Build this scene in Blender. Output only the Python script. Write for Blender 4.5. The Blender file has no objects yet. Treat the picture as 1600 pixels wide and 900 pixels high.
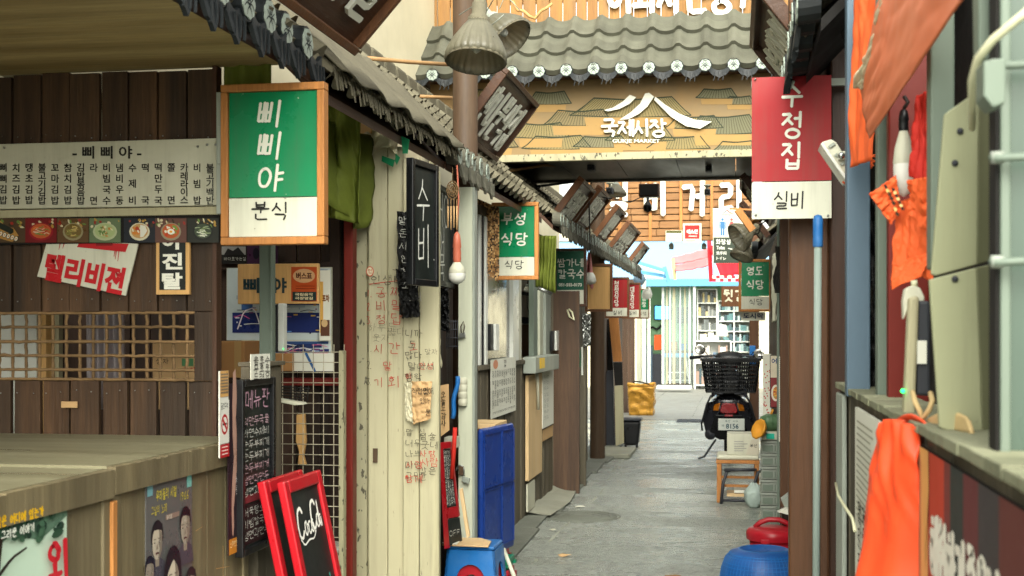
import bpy, bmesh, math, random
from mathutils import Vector, Matrix, Euler, noise as mnoise
random.seed(11)
R = math.radians
sc = bpy.context.scene
COL = sc.collection
# ------------------------------------------------------------------ camera
FPX, HOR, VPX, EYE = 2000.0, 518.0, 1150.0, 1.4
TH = math.atan((VPX-800)/FPX)
cam = bpy.data.cameras.new('camera'); camo = bpy.data.objects.new('camera', cam); COL.objects.link(camo)
camo.location = (0, 0, EYE); camo.rotation_euler = (R(90), 0, TH)
cam.sensor_width = 36; cam.lens = 36*FPX/1600; cam.shift_y = (HOR-450)/1600
cam.clip_start = 0.05; cam.clip_end = 400
cam.dof.use_dof = True; cam.dof.focus_distance = 6.2; cam.dof.aperture_fstop = 7.0
sc.camera = camo
# ------------------------------------------------------------------ light
SUN_EL, SUN_AZ = 38, 172      # degrees; azimuth measured from +Y towards +X
w = bpy.data.worlds.new('World'); sc.world = w; w.use_nodes = True
nt = w.node_tree; nt.nodes.clear()
out = nt.nodes.new('ShaderNodeOutputWorld'); bg = nt.nodes.new('ShaderNodeBackground')
sky = nt.nodes.new('ShaderNodeTexSky'); sky.sky_type = 'NISHITA'; sky.sun_disc = False
sky.sun_elevation = R(SUN_EL); sky.sun_rotation = R(SUN_AZ); sky.dust_density = 4; sky.air_density = 1.2
hs = nt.nodes.new('ShaderNodeHueSaturation'); hs.inputs['Saturation'].default_value = 0.12   # overcast: cloud takes the blue out
mx = nt.nodes.new('ShaderNodeMix'); mx.data_type = 'RGBA'; mx.blend_type = 'MULTIPLY'; mx.inputs[0].default_value = 1
mx.inputs[7].default_value = (1.0, 1.0, 0.91, 1)
nt.links.new(sky.outputs[0], hs.inputs['Color']); nt.links.new(hs.outputs[0], mx.inputs[6])
nt.links.new(mx.outputs[2], bg.inputs[0]); nt.links.new(bg.outputs[0], out.inputs[0])
bg.inputs[1].default_value = 0.15
sl = bpy.data.lights.new('sun', 'SUN'); so = bpy.data.objects.new('sun', sl); COL.objects.link(so)
sl.energy = .8; sl.angle = R(45); sl.color = (1, .98, .88)
sd = Vector((math.sin(R(SUN_AZ))*math.cos(R(SUN_EL)), math.cos(R(SUN_AZ))*math.cos(R(SUN_EL)), math.sin(R(SUN_EL))))
so.rotation_euler = (-sd).to_track_quat('-Z', 'Y').to_euler()
sc.view_settings.view_transform = 'Standard'; sc.view_settings.look = 'None'
sc.view_settings.exposure = 1.78; sc.view_settings.gamma = 1.0
sc.render.engine = 'CYCLES'
sc.cycles.max_bounces = 8; sc.cycles.diffuse_bounces = 5; sc.cycles.glossy_bounces = 4
sc.cycles.transmission_bounces = 6; sc.cycles.transparent_max_bounces = 8
sc.cycles.caustics_reflective = False; sc.cycles.caustics_refractive = False
sc.cycles.sample_clamp_indirect = 6
sc.cycles.use_denoising = True; sc.cycles.denoiser = 'OPENIMAGEDENOISE'; sc.cycles.denoising_input_passes = 'RGB_ALBEDO_NORMAL'; sc.cycles.denoising_prefilter = 'NONE'
# ------------------------------------------------------------------ picture -> place
CT, ST = math.cos(TH), math.sin(TH)
def ray(u, v):
    a = (u-800)/FPX; b = (HOR-v)/FPX
    return Vector((-ST + CT*a, CT + ST*a, b))
EYEV = Vector((0, 0, EYE))
def PX(u, v, X): d = ray(u, v); return EYEV + d*(X/d.x)
def PY(u, v, Y): d = ray(u, v); return EYEV + d*(Y/d.y)
def PZ(u, v, Z): d = ray(u, v); return EYEV + d*((Z-EYE)/d.z)
def PD(u, v, D): return EYEV + ray(u, v)*D
V = Vector
# ------------------------------------------------------------------ colour
def hx(s):
    s = s.lstrip('#'); c = [int(s[i:i+2], 16)/255 for i in (0, 2, 4)]
    return tuple(x/12.92 if x <= .04045 else ((x+.055)/1.055)**2.4 for x in c)
# ------------------------------------------------------------------ materials
MATS = {}
def mat(name, col, rough=.6, var=.18, scale=5, bump=.15, stretch=(1, 1, 1), dirt=None, dirt_amt=.4, dirt_scale=2.2, metal=0,
        attr=False, spots=None, trans=0, ior=1.45, alpha=1, emit=0, coat=0, fine=0, rvar=.15, col2=None, streak=0, spec=.28, spot_scale=55, spot_th=.68):
    if isinstance(col, str): col = hx(col)
    m = bpy.data.materials.new(name); m.use_nodes = True; n = m.node_tree.nodes; l = m.node_tree.links
    p = n['Principled BSDF']
    tc = n.new('ShaderNodeTexCoord'); mp = n.new('ShaderNodeMapping'); mp.inputs['Scale'].default_value = stretch
    l.new(tc.outputs['Object'], mp.inputs['Vector'])
    def nz(sca, det=6, ro=.62, src=mp):
        t = n.new('ShaderNodeTexNoise'); t.inputs['Scale'].default_value = sca; t.inputs['Detail'].default_value = det
        t.inputs['Roughness'].default_value = ro; l.new(src.outputs[0], t.inputs['Vector']); return t
    def rng(s, a, b, c, d):
        r = n.new('ShaderNodeMapRange'); r.inputs[1].default_value = a; r.inputs[2].default_value = b
        r.inputs[3].default_value = c; r.inputs[4].default_value = d; l.new(s, r.inputs[0]); return r.outputs[0]
    def mixc(fac, a, b, mode='MIX'):
        x = n.new('ShaderNodeMix'); x.data_type = 'RGBA'; x.blend_type = mode
        for k, s in ((0, fac), (6, a), (7, b)):
            if hasattr(s, 'is_linked'): l.new(s, x.inputs[k])
            elif k == 0: x.inputs[0].default_value = s
            else: x.inputs[k].default_value = (*s[:3], 1)
        return x.outputs[2]
    n1 = nz(scale)
    if attr:
        at = n.new('ShaderNodeAttribute'); at.attribute_name = 'col'; base = at.outputs['Color']
    else: base = col
    if col2 is not None:
        n6 = nz(scale*.45, 5, .6); base = mixc(rng(n6.outputs[0], .38, .62, 0, 1), col, hx(col2) if isinstance(col2, str) else col2)
    # brightness variation: noise and the per-face value 'var'
    va = n.new('ShaderNodeAttribute'); va.attribute_name = 'var'
    f = rng(n1.outputs[0], .3, .7, 1-var, 1+var)
    ad = n.new('ShaderNodeMath'); ad.operation = 'ADD'; l.new(f, ad.inputs[0]); l.new(va.outputs['Fac'], ad.inputs[1])
    cb = n.new('ShaderNodeCombineColor')
    for i in range(3): l.new(ad.outputs[0], cb.inputs[i])
    c = mixc(1.0, base, cb.outputs[0], 'MULTIPLY')
    if fine:
        n3 = nz(scale*9, 4, .7); c = mixc(rng(n3.outputs[0], .45, .75, 0, fine), c, tuple(x*.35 for x in col))
    if dirt is not None:
        dcol = hx(dirt) if isinstance(dirt, str) else dirt
        n2 = nz(dirt_scale, 8, .7, tc) if False else nz(dirt_scale, 8, .7)
        c = mixc(rng(n2.outputs[0], .45, .72, 0, dirt_amt), c, dcol)
    if streak:                                    # rain and grime running down
        ms = n.new('ShaderNodeMapping'); ms.inputs['Scale'].default_value = (22, 22, 1.3); l.new(tc.outputs['Object'], ms.inputs[0])
        ns = nz(1.0, 6, .7, ms); nb = nz(3.5, 4, .6)
        mm = n.new('ShaderNodeMath'); mm.operation = 'MULTIPLY'; l.new(rng(ns.outputs[0], .48, .72, 0, streak), mm.inputs[0]); l.new(rng(nb.outputs[0], .35, .65, .2, 1), mm.inputs[1])
        c = mixc(mm.outputs[0], c, (.09, .08, .05))
    if spots is not None:
        scol = hx(spots) if isinstance(spots, str) else spots
        n4 = nz(spot_scale, 3, .5); c = mixc(rng(n4.outputs[0], spot_th, spot_th+.05, 0, .85), c, scol)
    l.new(c, p.inputs['Base Color'])
    l.new(rng(n1.outputs[0], .3, .7, max(.02, rough-rvar), min(1, rough+rvar)), p.inputs['Roughness'])
    p.inputs['Metallic'].default_value = metal; p.inputs['Specular IOR Level'].default_value = .5 if (trans or coat or metal) else spec
    if trans: p.inputs['Transmission Weight'].default_value = trans; p.inputs['IOR'].default_value = ior
    if alpha < 1: p.inputs['Alpha'].default_value = alpha
    if coat: p.inputs['Coat Weight'].default_value = coat; p.inputs['Coat Roughness'].default_value = .15
    if emit: l.new(c, p.inputs['Emission Color']); p.inputs['Emission Strength'].default_value = emit
    if bump:
        b = n.new('ShaderNodeBump'); b.inputs['Strength'].default_value = bump; b.inputs['Distance'].default_value = .01
        n5 = nz(scale*3, 5, .7); l.new(n5.outputs[0], b.inputs['Height'])
        l.new(b.outputs[0], p.inputs['Normal'])
    MATS[name] = m; return m
def wood(name, col, axis='Z', var=.3, rough=.65, dirt='2a2018', dirt_amt=.5, sc_=1.0, fine=.5, bump=.35, col2=None):
    st = {'X': (.06, 1, 1), 'Y': (1, .06, 1), 'Z': (1, 1, .06)}[axis]
    return mat(name, col, rough, var, 14*sc_, bump, st, dirt, dirt_amt, 5*sc_, fine=fine, col2=col2)
# ------------------------------------------------------------------ mesh builder
def origin(o):
    p = V((0, 0, 0))
    while o is not None: p = p + o.location; o = o.parent
    return p
class MB:
    def __init__(s): s.v = []; s.f = []; s.mi = []; s.va = []; s.co = []; s.sm = []; s.m = 0; s.var = 0.0; s.col = (1, 1, 1); s.smooth = False; s.lift = 0
    def add(s, vs, fs):
        b = len(s.v); s.v += [tuple(x) for x in vs]
        for f in fs:
            s.f.append([b+i for i in f]); s.mi.append(s.m); s.va.append(s.var); s.co.append(s.col); s.sm.append(s.smooth)
        return s
    def rv(s, a): s.var = random.uniform(-a, a); return s
    def box(s, a, b):
        x0, y0, z0 = [min(a[i], b[i]) for i in range(3)]; x1, y1, z1 = [max(a[i], b[i]) for i in range(3)]
        return s.add([(x0,y0,z0),(x1,y0,z0),(x1,y1,z0),(x0,y1,z0),(x0,y0,z1),(x1,y0,z1),(x1,y1,z1),(x0,y1,z1)],
              [(3,2,1,0),(4,5,6,7),(0,1,5,4),(1,2,6,5),(2,3,7,6),(3,0,4,7)])
    def obox(s, c, a, b, n):
        c, a, b, n = V(c), V(a), V(b), V(n); vs = []
        for k in (-1, 1):
            for (i, j) in ((-1,-1),(1,-1),(1,1),(-1,1)): vs.append(c+a*i+b*j+n*k)
        return s.add(vs, [(3,2,1,0),(4,5,6,7),(0,1,5,4),(1,2,6,5),(2,3,7,6),(3,0,4,7)])
    def bar(s, p, q, w, d=None, up=(0, 0, 1)):
        p, q = V(p), V(q); d = d or w; t = (q-p); L = t.length; t.normalize(); u = V(up)
        a = t.cross(u)
        if a.length < 1e-4: a = t.cross(V((1, 0, 0)))
        a.normalize(); b = a.cross(t)
        return s.obox((p+q)/2, a*w/2, b*d/2, t*L/2)
    def poly(s, pts): return s.add(pts, [tuple(range(len(pts)))])
    def prism(s, pts, ext):
        e = V(ext); n = len(pts); vs = [V(p) for p in pts]+[V(p)+e for p in pts]
        return s.add(vs, [tuple(range(n)), tuple(range(2*n-1, n-1, -1))]+[(i, (i+1) % n, n+(i+1) % n, n+i) for i in range(n)])
    def tube(s, pts, r, n=8, caps=True, radii=None):
        pts = [V(p) for p in pts]; vs = []; fs = []; o = s.smooth; s.smooth = True; prev = None
        for i, p in enumerate(pts):
            t = (pts[min(i+1, len(pts)-1)]-pts[max(i-1, 0)])
            if t.length < 1e-9: t = V((0, 0, 1))
            t.normalize()
            a = prev if prev is not None else (V((0, 0, 1)) if abs(t.z) < .9 else V((1, 0, 0)))
            a = (a - t*a.dot(t)); a.normalize(); prev = a; b = t.cross(a); rr = radii[i] if radii else r
            vs += [p+(a*math.cos(2*math.pi*k/n)+b*math.sin(2*math.pi*k/n))*rr for k in range(n)]
        for i in range(len(pts)-1):
            for k in range(n): fs.append((i*n+k, i*n+(k+1) % n, (i+1)*n+(k+1) % n, (i+1)*n+k))
        if caps: fs += [tuple(range(n-1, -1, -1)), tuple(range((len(pts)-1)*n, len(pts)*n))]
        s.add(vs, fs); s.smooth = o; return s
    def lathe(s, prof, c, n=24, ax=(0, 0, 1), caps=False, flute=0, nf=0):
        ax = V(ax).normalized(); a = ax.orthogonal().normalized() if abs(ax.z) < .99 else V((1, 0, 0)); b = ax.cross(a); c = V(c)
        vs = []; fs = []; o = s.smooth; s.smooth = True
        for (r, h) in prof:
            for k in range(n):
                t = 2*math.pi*k/n; rr = r*(1+flute*math.cos(nf*t)) if nf else r
                vs.append(c+ax*h+(a*math.cos(t)+b*math.sin(t))*rr)
        for i in range(len(prof)-1):
            for k in range(n): fs.append((i*n+k, i*n+(k+1) % n, (i+1)*n+(k+1) % n, (i+1)*n+k))
        if caps: fs += [tuple(range(n-1, -1, -1)), tuple(range((len(prof)-1)*n, len(prof)*n))]
        s.add(vs, fs); s.smooth = o; return s
    def grid(s, fn, nu, nv):
        vs = [fn(i/nu, j/nv) for j in range(nv+1) for i in range(nu+1)]; o = s.smooth; s.smooth = True
        s.add(vs, [(j*(nu+1)+i, j*(nu+1)+i+1, (j+1)*(nu+1)+i+1, (j+1)*(nu+1)+i) for j in range(nv) for i in range(nu)]); s.smooth = o; return s
    def build(s, name, m, parent=None, bevel=0, solid=0, seg=2, base=None, recalc=True, sub=0):
        me = bpy.data.meshes.new(name); o = bpy.data.objects.new(name, me); COL.objects.link(o)
        if parent is not None: o.parent = parent; off = origin(parent)
        else:
            if base is None and s.v:
                xs = [p[0] for p in s.v]; ys = [p[1] for p in s.v]; zs = [p[2] for p in s.v]
                base = ((min(xs)+max(xs))/2, (min(ys)+max(ys))/2, min(zs))
            off = V(base); o.location = off
        me.from_pydata([(p[0]-off[0], p[1]-off[1], p[2]-off[2]) for p in s.v], [], s.f)
        for k in (m if isinstance(m, (list, tuple)) else [m]): me.materials.append(MATS[k] if isinstance(k, str) else k)
        me.polygons.foreach_set('material_index', s.mi); me.polygons.foreach_set('use_smooth', s.sm)
        if any(s.va):
            a = me.attributes.new('var', 'FLOAT', 'FACE'); a.data.foreach_set('value', s.va)
        if any(c != (1, 1, 1) for c in s.co):
            a = me.attributes.new('col', 'FLOAT_COLOR', 'FACE'); a.data.foreach_set('color', [x for c in s.co for x in (*c[:3], 1.0)])
        me.update()
        if recalc:
            bm = bmesh.new(); bm.from_mesh(me); bmesh.ops.recalc_face_normals(bm, faces=bm.faces); bm.to_mesh(me); bm.free()
        if solid:
            q = o.modifiers.new('solid', 'SOLIDIFY'); q.thickness = solid; q.offset = 0
        if sub:
            q = o.modifiers.new('sub', 'SUBSURF'); q.levels = sub; q.render_levels = sub
        if bevel:
            q = o.modifiers.new('bevel', 'BEVEL'); q.width = bevel; q.segments = seg; q.limit_method = 'ANGLE'; q.angle_limit = R(40)
        return o
def tag(o, label=None, cat=None, group=None, kind=None):
    if label: o['label'] = label
    if cat: o['category'] = cat
    if group: o['group'] = group
    if kind: o['kind'] = kind
    return o
def T(name, label, cat, loc, group=None, rz=0):
    o = bpy.data.objects.new(name, None); COL.objects.link(o); o.location = V(loc); o.rotation_euler = (0, 0, rz)
    o.empty_display_size = .1
    return tag(o, label, cat, group)
def copy_tree(o, parent=None):
    c = o.copy(); COL.objects.link(c)
    if parent is not None: c.parent = parent
    for ch in list(o.children): copy_tree(ch, c)
    return c
# ------------------------------------------------------------------ drawing frames: 2D -> place
class Fr:      # metric frame: origin, right, up; lift goes along the normal towards the viewer
    def __init__(s, o, r, u): s.o = V(o); s.r = V(r); s.u = V(u); s.n = s.r.cross(s.u).normalized(); s.px = False
    def __call__(s, x, y, l=0): return s.o+s.r*x+s.u*y+s.n*l
class FY:      # picture coordinates (v down) on a plane facing the camera at Y
    def __init__(s, Y): s.Y = Y; s.px = True
    def __call__(s, u, v, l=0): return PY(u, v, s.Y-l)
def FL(X): return Fr((X, 0, 0), (0, 1, 0), (0, 0, 1))        # left-hand wall, seen from the alley: x = Y, y = Z
def FRt(X): return Fr((X, 0, 0), (0, -1, 0), (0, 0, 1))      # right-hand wall: x = -Y
LSTEP = .00012
def p2(mb, F, pts, l=.001, depth=0, col=None):
    if col is not None: mb.col = hx(col) if isinstance(col, str) else col
    mb.lift += LSTEP; l = max(l, .001)+mb.lift
    if depth:
        a = [F(x, y, l) for x, y in pts]; b = [F(x, y, l+depth) for x, y in pts]; n = len(pts)
        mb.add(a+b, [tuple(range(n)), tuple(range(2*n-1, n-1, -1))]+[(i, (i+1) % n, n+(i+1) % n, n+i) for i in range(n)])
    else: mb.poly([F(x, y, l) for x, y in pts])
def rect(mb, F, x0, y0, x1, y1, col=None, l=.001, depth=0): p2(mb, F, [(x0, y0), (x1, y0), (x1, y1), (x0, y1)], l, depth, col)
def ell(mb, F, cx, cy, rx, ry, col=None, rot=0, n=16, l=.001, a0=0, a1=360, depth=0):
    c, s_ = math.cos(R(rot)), math.sin(R(rot)); pts = []
    k = n if a1-a0 >= 360 else n+1
    for i in range(k):
        t = R(a0+(a1-a0)*i/n); x, y = rx*math.cos(t), ry*math.sin(t); pts.append((cx+x*c-y*s_, cy+x*s_+y*c))
    p2(mb, F, pts, l, depth, col)
def stroke(mb, F, pts, w, taper=0, l=.001, depth=0, col=None, w0=1.0, w1=None):
    """a brush or pen stroke: ribbon with round ends"""
    if col is not None: mb.col = hx(col) if isinstance(col, str) else col
    P = [V((x, y)) for x, y in pts]; l = max(l, .001)
    if len(P) > 2:                                        # round the corners a little
        Q = [P[0]]
        for i in range(1, len(P)-1):
            Q += [P[i].lerp(P[i-1], .18), P[i].lerp(P[i+1], .18)]
        P = Q+[P[-1]]
    N = len(P); w1 = (1-taper) if w1 is None else w1
    Lf, Rt = [], []
    for i, p in enumerate(P):
        t = P[min(i+1, N-1)]-P[max(i-1, 0)]
        if t.length < 1e-9: t = V((1, 0))
        t.normalize(); nrm = V((-t.y, t.x)); k = i/(N-1) if N > 1 else 0; h = w*.5*(w0+(w1-w0)*k)
        Lf.append(p+nrm*h); Rt.append(p-nrm*h)
    t0 = (P[0]-P[1]).normalized(); t1 = (P[-1]-P[-2]).normalized()
    c0 = P[0]+t0*w*.28*w0; c1 = P[-1]+t1*w*.28*max(w1, .2)
    mb.lift += LSTEP; ll = l+mb.lift
    loop2 = [c0]+Lf+[c1]+Rt[::-1]; n = len(loop2)
    fs = [(0, 1, n-1)]
    for i in range(N-1): fs.append((1+i, 2+i, n-2-i, n-1-i))
    fs.append((N, N+1, N+2))
    if depth:
        a = [F(q.x, q.y, l) for q in loop2]; b = [F(q.x, q.y, ll+depth) for q in loop2]
        mb.add(a+b, [tuple(n+i for i in f) for f in fs]+[(i, (i+1) % n, n+(i+1) % n, n+i) for i in range(n)])
    else: mb.add([F(q.x, q.y, ll) for q in loop2], fs)
# ------------------------------------------------------------------ Hangul by hand: strokes per letter in a unit box, y down
def _c(cx, cy, rx, ry, n=14): return [(cx+rx*math.cos(-1.9+2*math.pi*i/n), cy+ry*math.sin(-1.9+2*math.pi*i/n)) for i in range(n+1)]
CONS = {
 'ㄱ': [[(.02,.12),(.9,.08),(.72,.98)]], 'ㄴ': [[(.1,.02),(.1,.9),(.98,.82)]], 'ㄷ': [[(.06,.1),(.92,.06)],[(.12,.1),(.1,.92),(.98,.86)]],
 'ㄹ': [[(.05,.06),(.9,.04),(.86,.46),(.08,.52),(.08,.96),(.98,.9)]], 'ㅁ': [[(.1,.06),(.12,.95)],[(.1,.08),(.92,.05),(.9,.95)],[(.12,.92),(.9,.9)]],
 'ㅂ': [[(.12,.02),(.14,.95)],[(.88,0),(.86,.95)],[(.14,.5),(.86,.46)],[(.14,.93),(.86,.9)]], 'ㅅ': [[(.52,.02),(.42,.45),(.0,.96)],[(.46,.4),(1,.94)]],
 'ㅇ': [_c(.5,.52,.44,.44)], 'ㅈ': [[(.04,.12),(.88,.08),(.5,.5),(.0,.98)],[(.5,.5),(1,.96)]], 'ㅊ': [[(.36,0),(.62,.04)],[(.04,.26),(.9,.22),(.5,.58),(.0,1)],[(.5,.58),(1,.98)]],
 'ㅋ': [[(.02,.1),(.9,.06),(.72,.98)],[(.08,.52),(.8,.46)]], 'ㅌ': [[(.06,.06),(.92,.04)],[(.12,.06),(.1,.94),(.98,.9)],[(.12,.5),(.88,.46)]],
 'ㅍ': [[(.02,.1),(.98,.06)],[(.3,.1),(.34,.88)],[(.7,.1),(.66,.88)],[(0,.94),(1,.88)]], 'ㅎ': [[(.38,0),(.64,.03)],[(.05,.26),(.95,.22)],_c(.5,.68,.34,.3)]}
for a, b in (('ㄲ','ㄱ'),('ㄸ','ㄷ'),('ㅃ','ㅂ'),('ㅆ','ㅅ'),('ㅉ','ㅈ')):
    CONS[a] = [[(x*.46+k, y) for x, y in st] for k in (0, .54) for st in CONS[b]]
for a, b, c in (('ㅄ','ㅂ','ㅅ'),('ㄳ','ㄱ','ㅅ'),('ㄶ','ㄴ','ㅎ'),('ㄺ','ㄹ','ㄱ'),('ㄼ','ㄹ','ㅂ'),('ㄵ','ㄴ','ㅈ'),('ㅀ','ㄹ','ㅎ'),('ㄻ','ㄹ','ㅁ')):
    CONS[a] = [[(x*.46, y) for x, y in st] for st in CONS[b]]+[[(x*.46+.54, y) for x, y in st] for st in CONS[c]]
VV = {'ㅏ': [[(.3,0),(.36,1)],[(.36,.45),(1,.42)]], 'ㅑ': [[(.3,0),(.36,1)],[(.36,.34),(1,.3)],[(.36,.58),(1,.55)]],
 'ㅓ': [[(.7,0),(.7,1)],[(.0,.46),(.7,.43)]], 'ㅕ': [[(.7,0),(.7,1)],[(0,.34),(.7,.3)],[(0,.58),(.7,.55)]], 'ㅣ': [[(.5,0),(.54,1)]],
 'ㅐ': [[(.2,.04),(.22,.95)],[(.8,0),(.82,1)],[(.22,.48),(.8,.45)]], 'ㅔ': [[(.45,.04),(.45,.95)],[(.9,0),(.9,1)],[(0,.48),(.45,.45)]],
 'ㅖ': [[(.45,.04),(.45,.95)],[(.9,0),(.9,1)],[(0,.36),(.45,.33)],[(0,.6),(.45,.57)]], 'ㅒ': [[(.2,.04),(.22,.95)],[(.8,0),(.82,1)],[(.22,.36),(.8,.33)],[(.22,.6),(.8,.57)]]}
HV = {'ㅗ': [[(.5,.05),(.5,.8)],[(0,.88),(1,.82)]], 'ㅛ': [[(.33,.05),(.34,.8)],[(.67,.05),(.66,.8)],[(0,.88),(1,.82)]],
 'ㅜ': [[(0,.2),(1,.12)],[(.52,.18),(.5,1)]], 'ㅠ': [[(0,.2),(1,.12)],[(.34,.2),(.3,1)],[(.68,.16),(.68,1)]], 'ㅡ': [[(0,.5),(1,.42)]]}
CV = {'ㅘ': 'ㅗㅏ', 'ㅙ': 'ㅗㅐ', 'ㅚ': 'ㅗㅣ', 'ㅝ': 'ㅜㅓ', 'ㅞ': 'ㅜㅔ', 'ㅟ': 'ㅜㅣ', 'ㅢ': 'ㅡㅣ'}
LL = 'ㄱㄲㄴㄷㄸㄹㅁㅂㅃㅅㅆㅇㅈㅉㅊㅋㅌㅍㅎ'; VVV = 'ㅏㅐㅑㅒㅓㅔㅕㅖㅗㅘㅙㅚㅛㅜㅝㅞㅟㅠㅡㅢㅣ'
TT = ['']+list('ㄱㄲㄳㄴㄵㄶㄷㄹㄺㄻㄼㄽㄾㄿㅀㅁㅂㅄㅅㅆㅇㅈㅊㅋㅌㅍㅎ')
DIG = {'1': [[(.5,0),(.5,1)]], '2': [[(.1,.2),(.5,0),(.85,.25),(.1,1),(.95,.95)]], '3': [[(.1,.05),(.85,.1),(.4,.45),(.9,.7),(.5,1),(.05,.9)]],
 '.': [[(.1,.92),(.16,.98)]], '-': [[(.1,.5),(.9,.5)]], 'o': [_c(.5,.5,.4,.4)], '/': [[(.8,0),(.2,1)]], 'H': [[(.1,0),(.1,1)],[(.9,0),(.9,1)],[(.1,.5),(.9,.5)]],
 'O': [_c(.5,.5,.42,.48)], 'F': [[(.1,1),(.1,0),(.9,0)],[(.1,.5),(.7,.5)]], '5': [[(.9,0),(.15,0),(.1,.45),(.8,.5),(.8,.9),(.1,1)]], '0': [_c(.5,.5,.35,.48)],
 '4': [[(.6,0),(.05,.65),(.95,.65)],[(.65,.3),(.65,1)]], '9': [[(.85,.45),(.2,.45),(.2,.05),(.85,.05),(.8,.5),(.4,1)]], '6': [[(.8,0),(.2,.5),(.2,.9),(.8,.9),(.8,.55),(.25,.55)]], '8': [_c(.5,.26,.3,.24), _c(.5,.74,.38,.26)], ',': [[(.2,.9),(.05,1.1)]]}
def glyph_strokes(ch):
    if ch in DIG: return DIG[ch]
    k = ord(ch)-0xAC00
    if not 0 <= k < 11172: return []
    L, vo, t = LL[k//588], VVV[(k % 588)//28], TT[k % 28]; o = []
    def put(sts, x0, y0, x1, y1): o.extend([[(x0+x*(x1-x0), y0+y*(y1-y0)) for x, y in st] for st in sts])
    fin = .6 if t else 1.0
    if vo in VV:
        put(CONS[L], .0, .1*fin, .52, .86*fin); put(VV[vo], .6, 0, 1, fin*1.0 if not t else .6)
    elif vo in HV:
        if t: put(CONS[L], .16, 0, .84, .32); put(HV[vo], 0, .36, 1, .62)
        else: put(CONS[L], .14, 0, .86, .5); put(HV[vo], 0, .54, 1, 1)
    else:
        a, b = CV[vo]; put(CONS[L], .06, .02, .56, .46*fin); put(HV[a], 0, .48*fin, .62, .86*fin); put(VV[b], .68, 0, 1, fin)
    if t: put(CONS[t], .16, .66, .9, 1.02)
    return o
def hand(mb, F, text, x, y, size, w=.1, sx=1.0, step=None, vert=False, jit=.02, taper=.25, depth=0, l=.001, slant=0, rot=0, col=None, w0=1.0):
    """hand-lettered text: x, y is the top left of the first letter. Works in picture frames (y down) and metric frames (y up)."""
    sg = 1 if F.px else -1; cx, cy = x, y
    step = step if step is not None else 1.18
    for ch in text:
        if ch == '\n':
            if vert: cx += size*1.25; cy = y
            else: cx = x; cy += sg*size*1.35
            continue
        ws = sx*(.42 if ch in '123.,-' else 1)
        if ch != ' ':
            ang = R(rot+random.uniform(-1, 1)*jit*120); ca, sa = math.cos(ang), math.sin(ang); k = 1+random.uniform(-1, 1)*jit*2
            lf = mb.lift
            for st in glyph_strokes(ch):
                q = []
                for (a, b) in st:
                    a2 = (a-.5)*ws*k+random.uniform(-1, 1)*jit-slant*(b-.5); b2 = (b-.5)*k+random.uniform(-1, 1)*jit
                    q.append((cx+(.5*ws+a2*ca-b2*sa)*size, cy+sg*(.5+a2*sa+b2*ca)*size))
                stroke(mb, F, q, w*size, taper, l, depth, col, w0)
            mb.lift = lf
        if vert: cy += sg*size*step*(.5 if ch == ' ' else 1)
        else: cx += size*step*ws*(.55 if ch == ' ' else 1)
# ------------------------------------------------------------------ printed text (Blender's own font)
_tc = {}
def tmesh(body, bold=0, align='LEFT', spacing=1.0):
    key = (body, bold, align, spacing)
    if key in _tc: return _tc[key]
    cu = bpy.data.curves.new('t', 'FONT'); cu.body = body; cu.size = 1; cu.offset = bold; cu.align_x = align; cu.resolution_u = 3; cu.space_character = spacing
    ob = bpy.data.objects.new('t', cu); COL.objects.link(ob); bpy.context.view_layer.update()
    me = bpy.data.meshes.new_from_object(ob.evaluated_get(bpy.context.evaluated_depsgraph_get()))
    r = ([tuple(q.co[:2]) for q in me.vertices], [tuple(p.vertices) for p in me.polygons])
    bpy.data.objects.remove(ob); bpy.data.curves.remove(cu); bpy.data.meshes.remove(me); _tc[key] = r; return r
def ptext(mb, F, body, cx, cy, h, w=None, bold=0, rot=0, l=.001, col=None, slant=0):
    """printed text fitted so its bounding box is h tall (and w wide) round the centre cx, cy"""
    if col is not None: mb.col = hx(col) if isinstance(col, str) else col
    vs, fs = tmesh(body, bold)
    if not vs: return
    x0 = min(p[0] for p in vs); x1 = max(p[0] for p in vs); y0 = min(p[1] for p in vs); y1 = max(p[1] for p in vs)
    sy = h/(y1-y0); sx = (w/(x1-x0)) if w else sy; sg = -1 if F.px else 1; c, s_ = math.cos(R(rot)), math.sin(R(rot))
    mb.lift += LSTEP; q = []
    for (a, b) in vs:
        X = (a-(x0+x1)/2)*sx; Y = (b-(y0+y1)/2)*sy*sg; X += slant*Y*sg; q.append(F(cx+X*c-Y*s_, cy+X*s_+Y*c, l+mb.lift))
    mb.add(q, fs)
def glyph(mb, F, ch, cx, cy, size, bold=0, l=.001, sx=1):
    vs, fs = tmesh(ch, bold); sg = -1 if F.px else 1
    mb.add([F(cx+(a-.46)*size*sx, cy+(b-.37)*size*sg, l+mb.lift) for a, b in vs], fs)
# ================================================================== materials
wood('plank_dark', '5e442e', 'Z', .5, .6, '1c140e', .65, fine=.7, col2='34281d')
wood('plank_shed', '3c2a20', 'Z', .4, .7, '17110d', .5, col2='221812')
wood('plank_grey', '6a6252', 'Z', .3, .7, '39342a', .5, col2='4c4638')
wood('plank_brown', '604835', 'Z', .35, .65, '2a2019', .5, col2='41332a')
wood('plywood_ceiling', 'b8a478', 'X', .25, .7, '6a5634', .6, .6, .6, .35, '927c52')
wood('counter_panel', '7f7356', 'Z', .22, .55, '4a4230', .55, .8, .45, .25, '6b614a')
wood('counter_top', '8f8a70', 'X', .14, .4, '5c583f', .5, .5, .35, .2, '7c785f')
wood('counter_edge', '9a7c50', 'Y', .2, .6, '5a4528', .4)
wood('pine', 'b0763f', 'Z', .22, .55, '5e3a1c', .35, .8)
wood('pine_x', 'b0763f', 'X', .22, .55, '5e3a1c', .35, .8)
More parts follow.
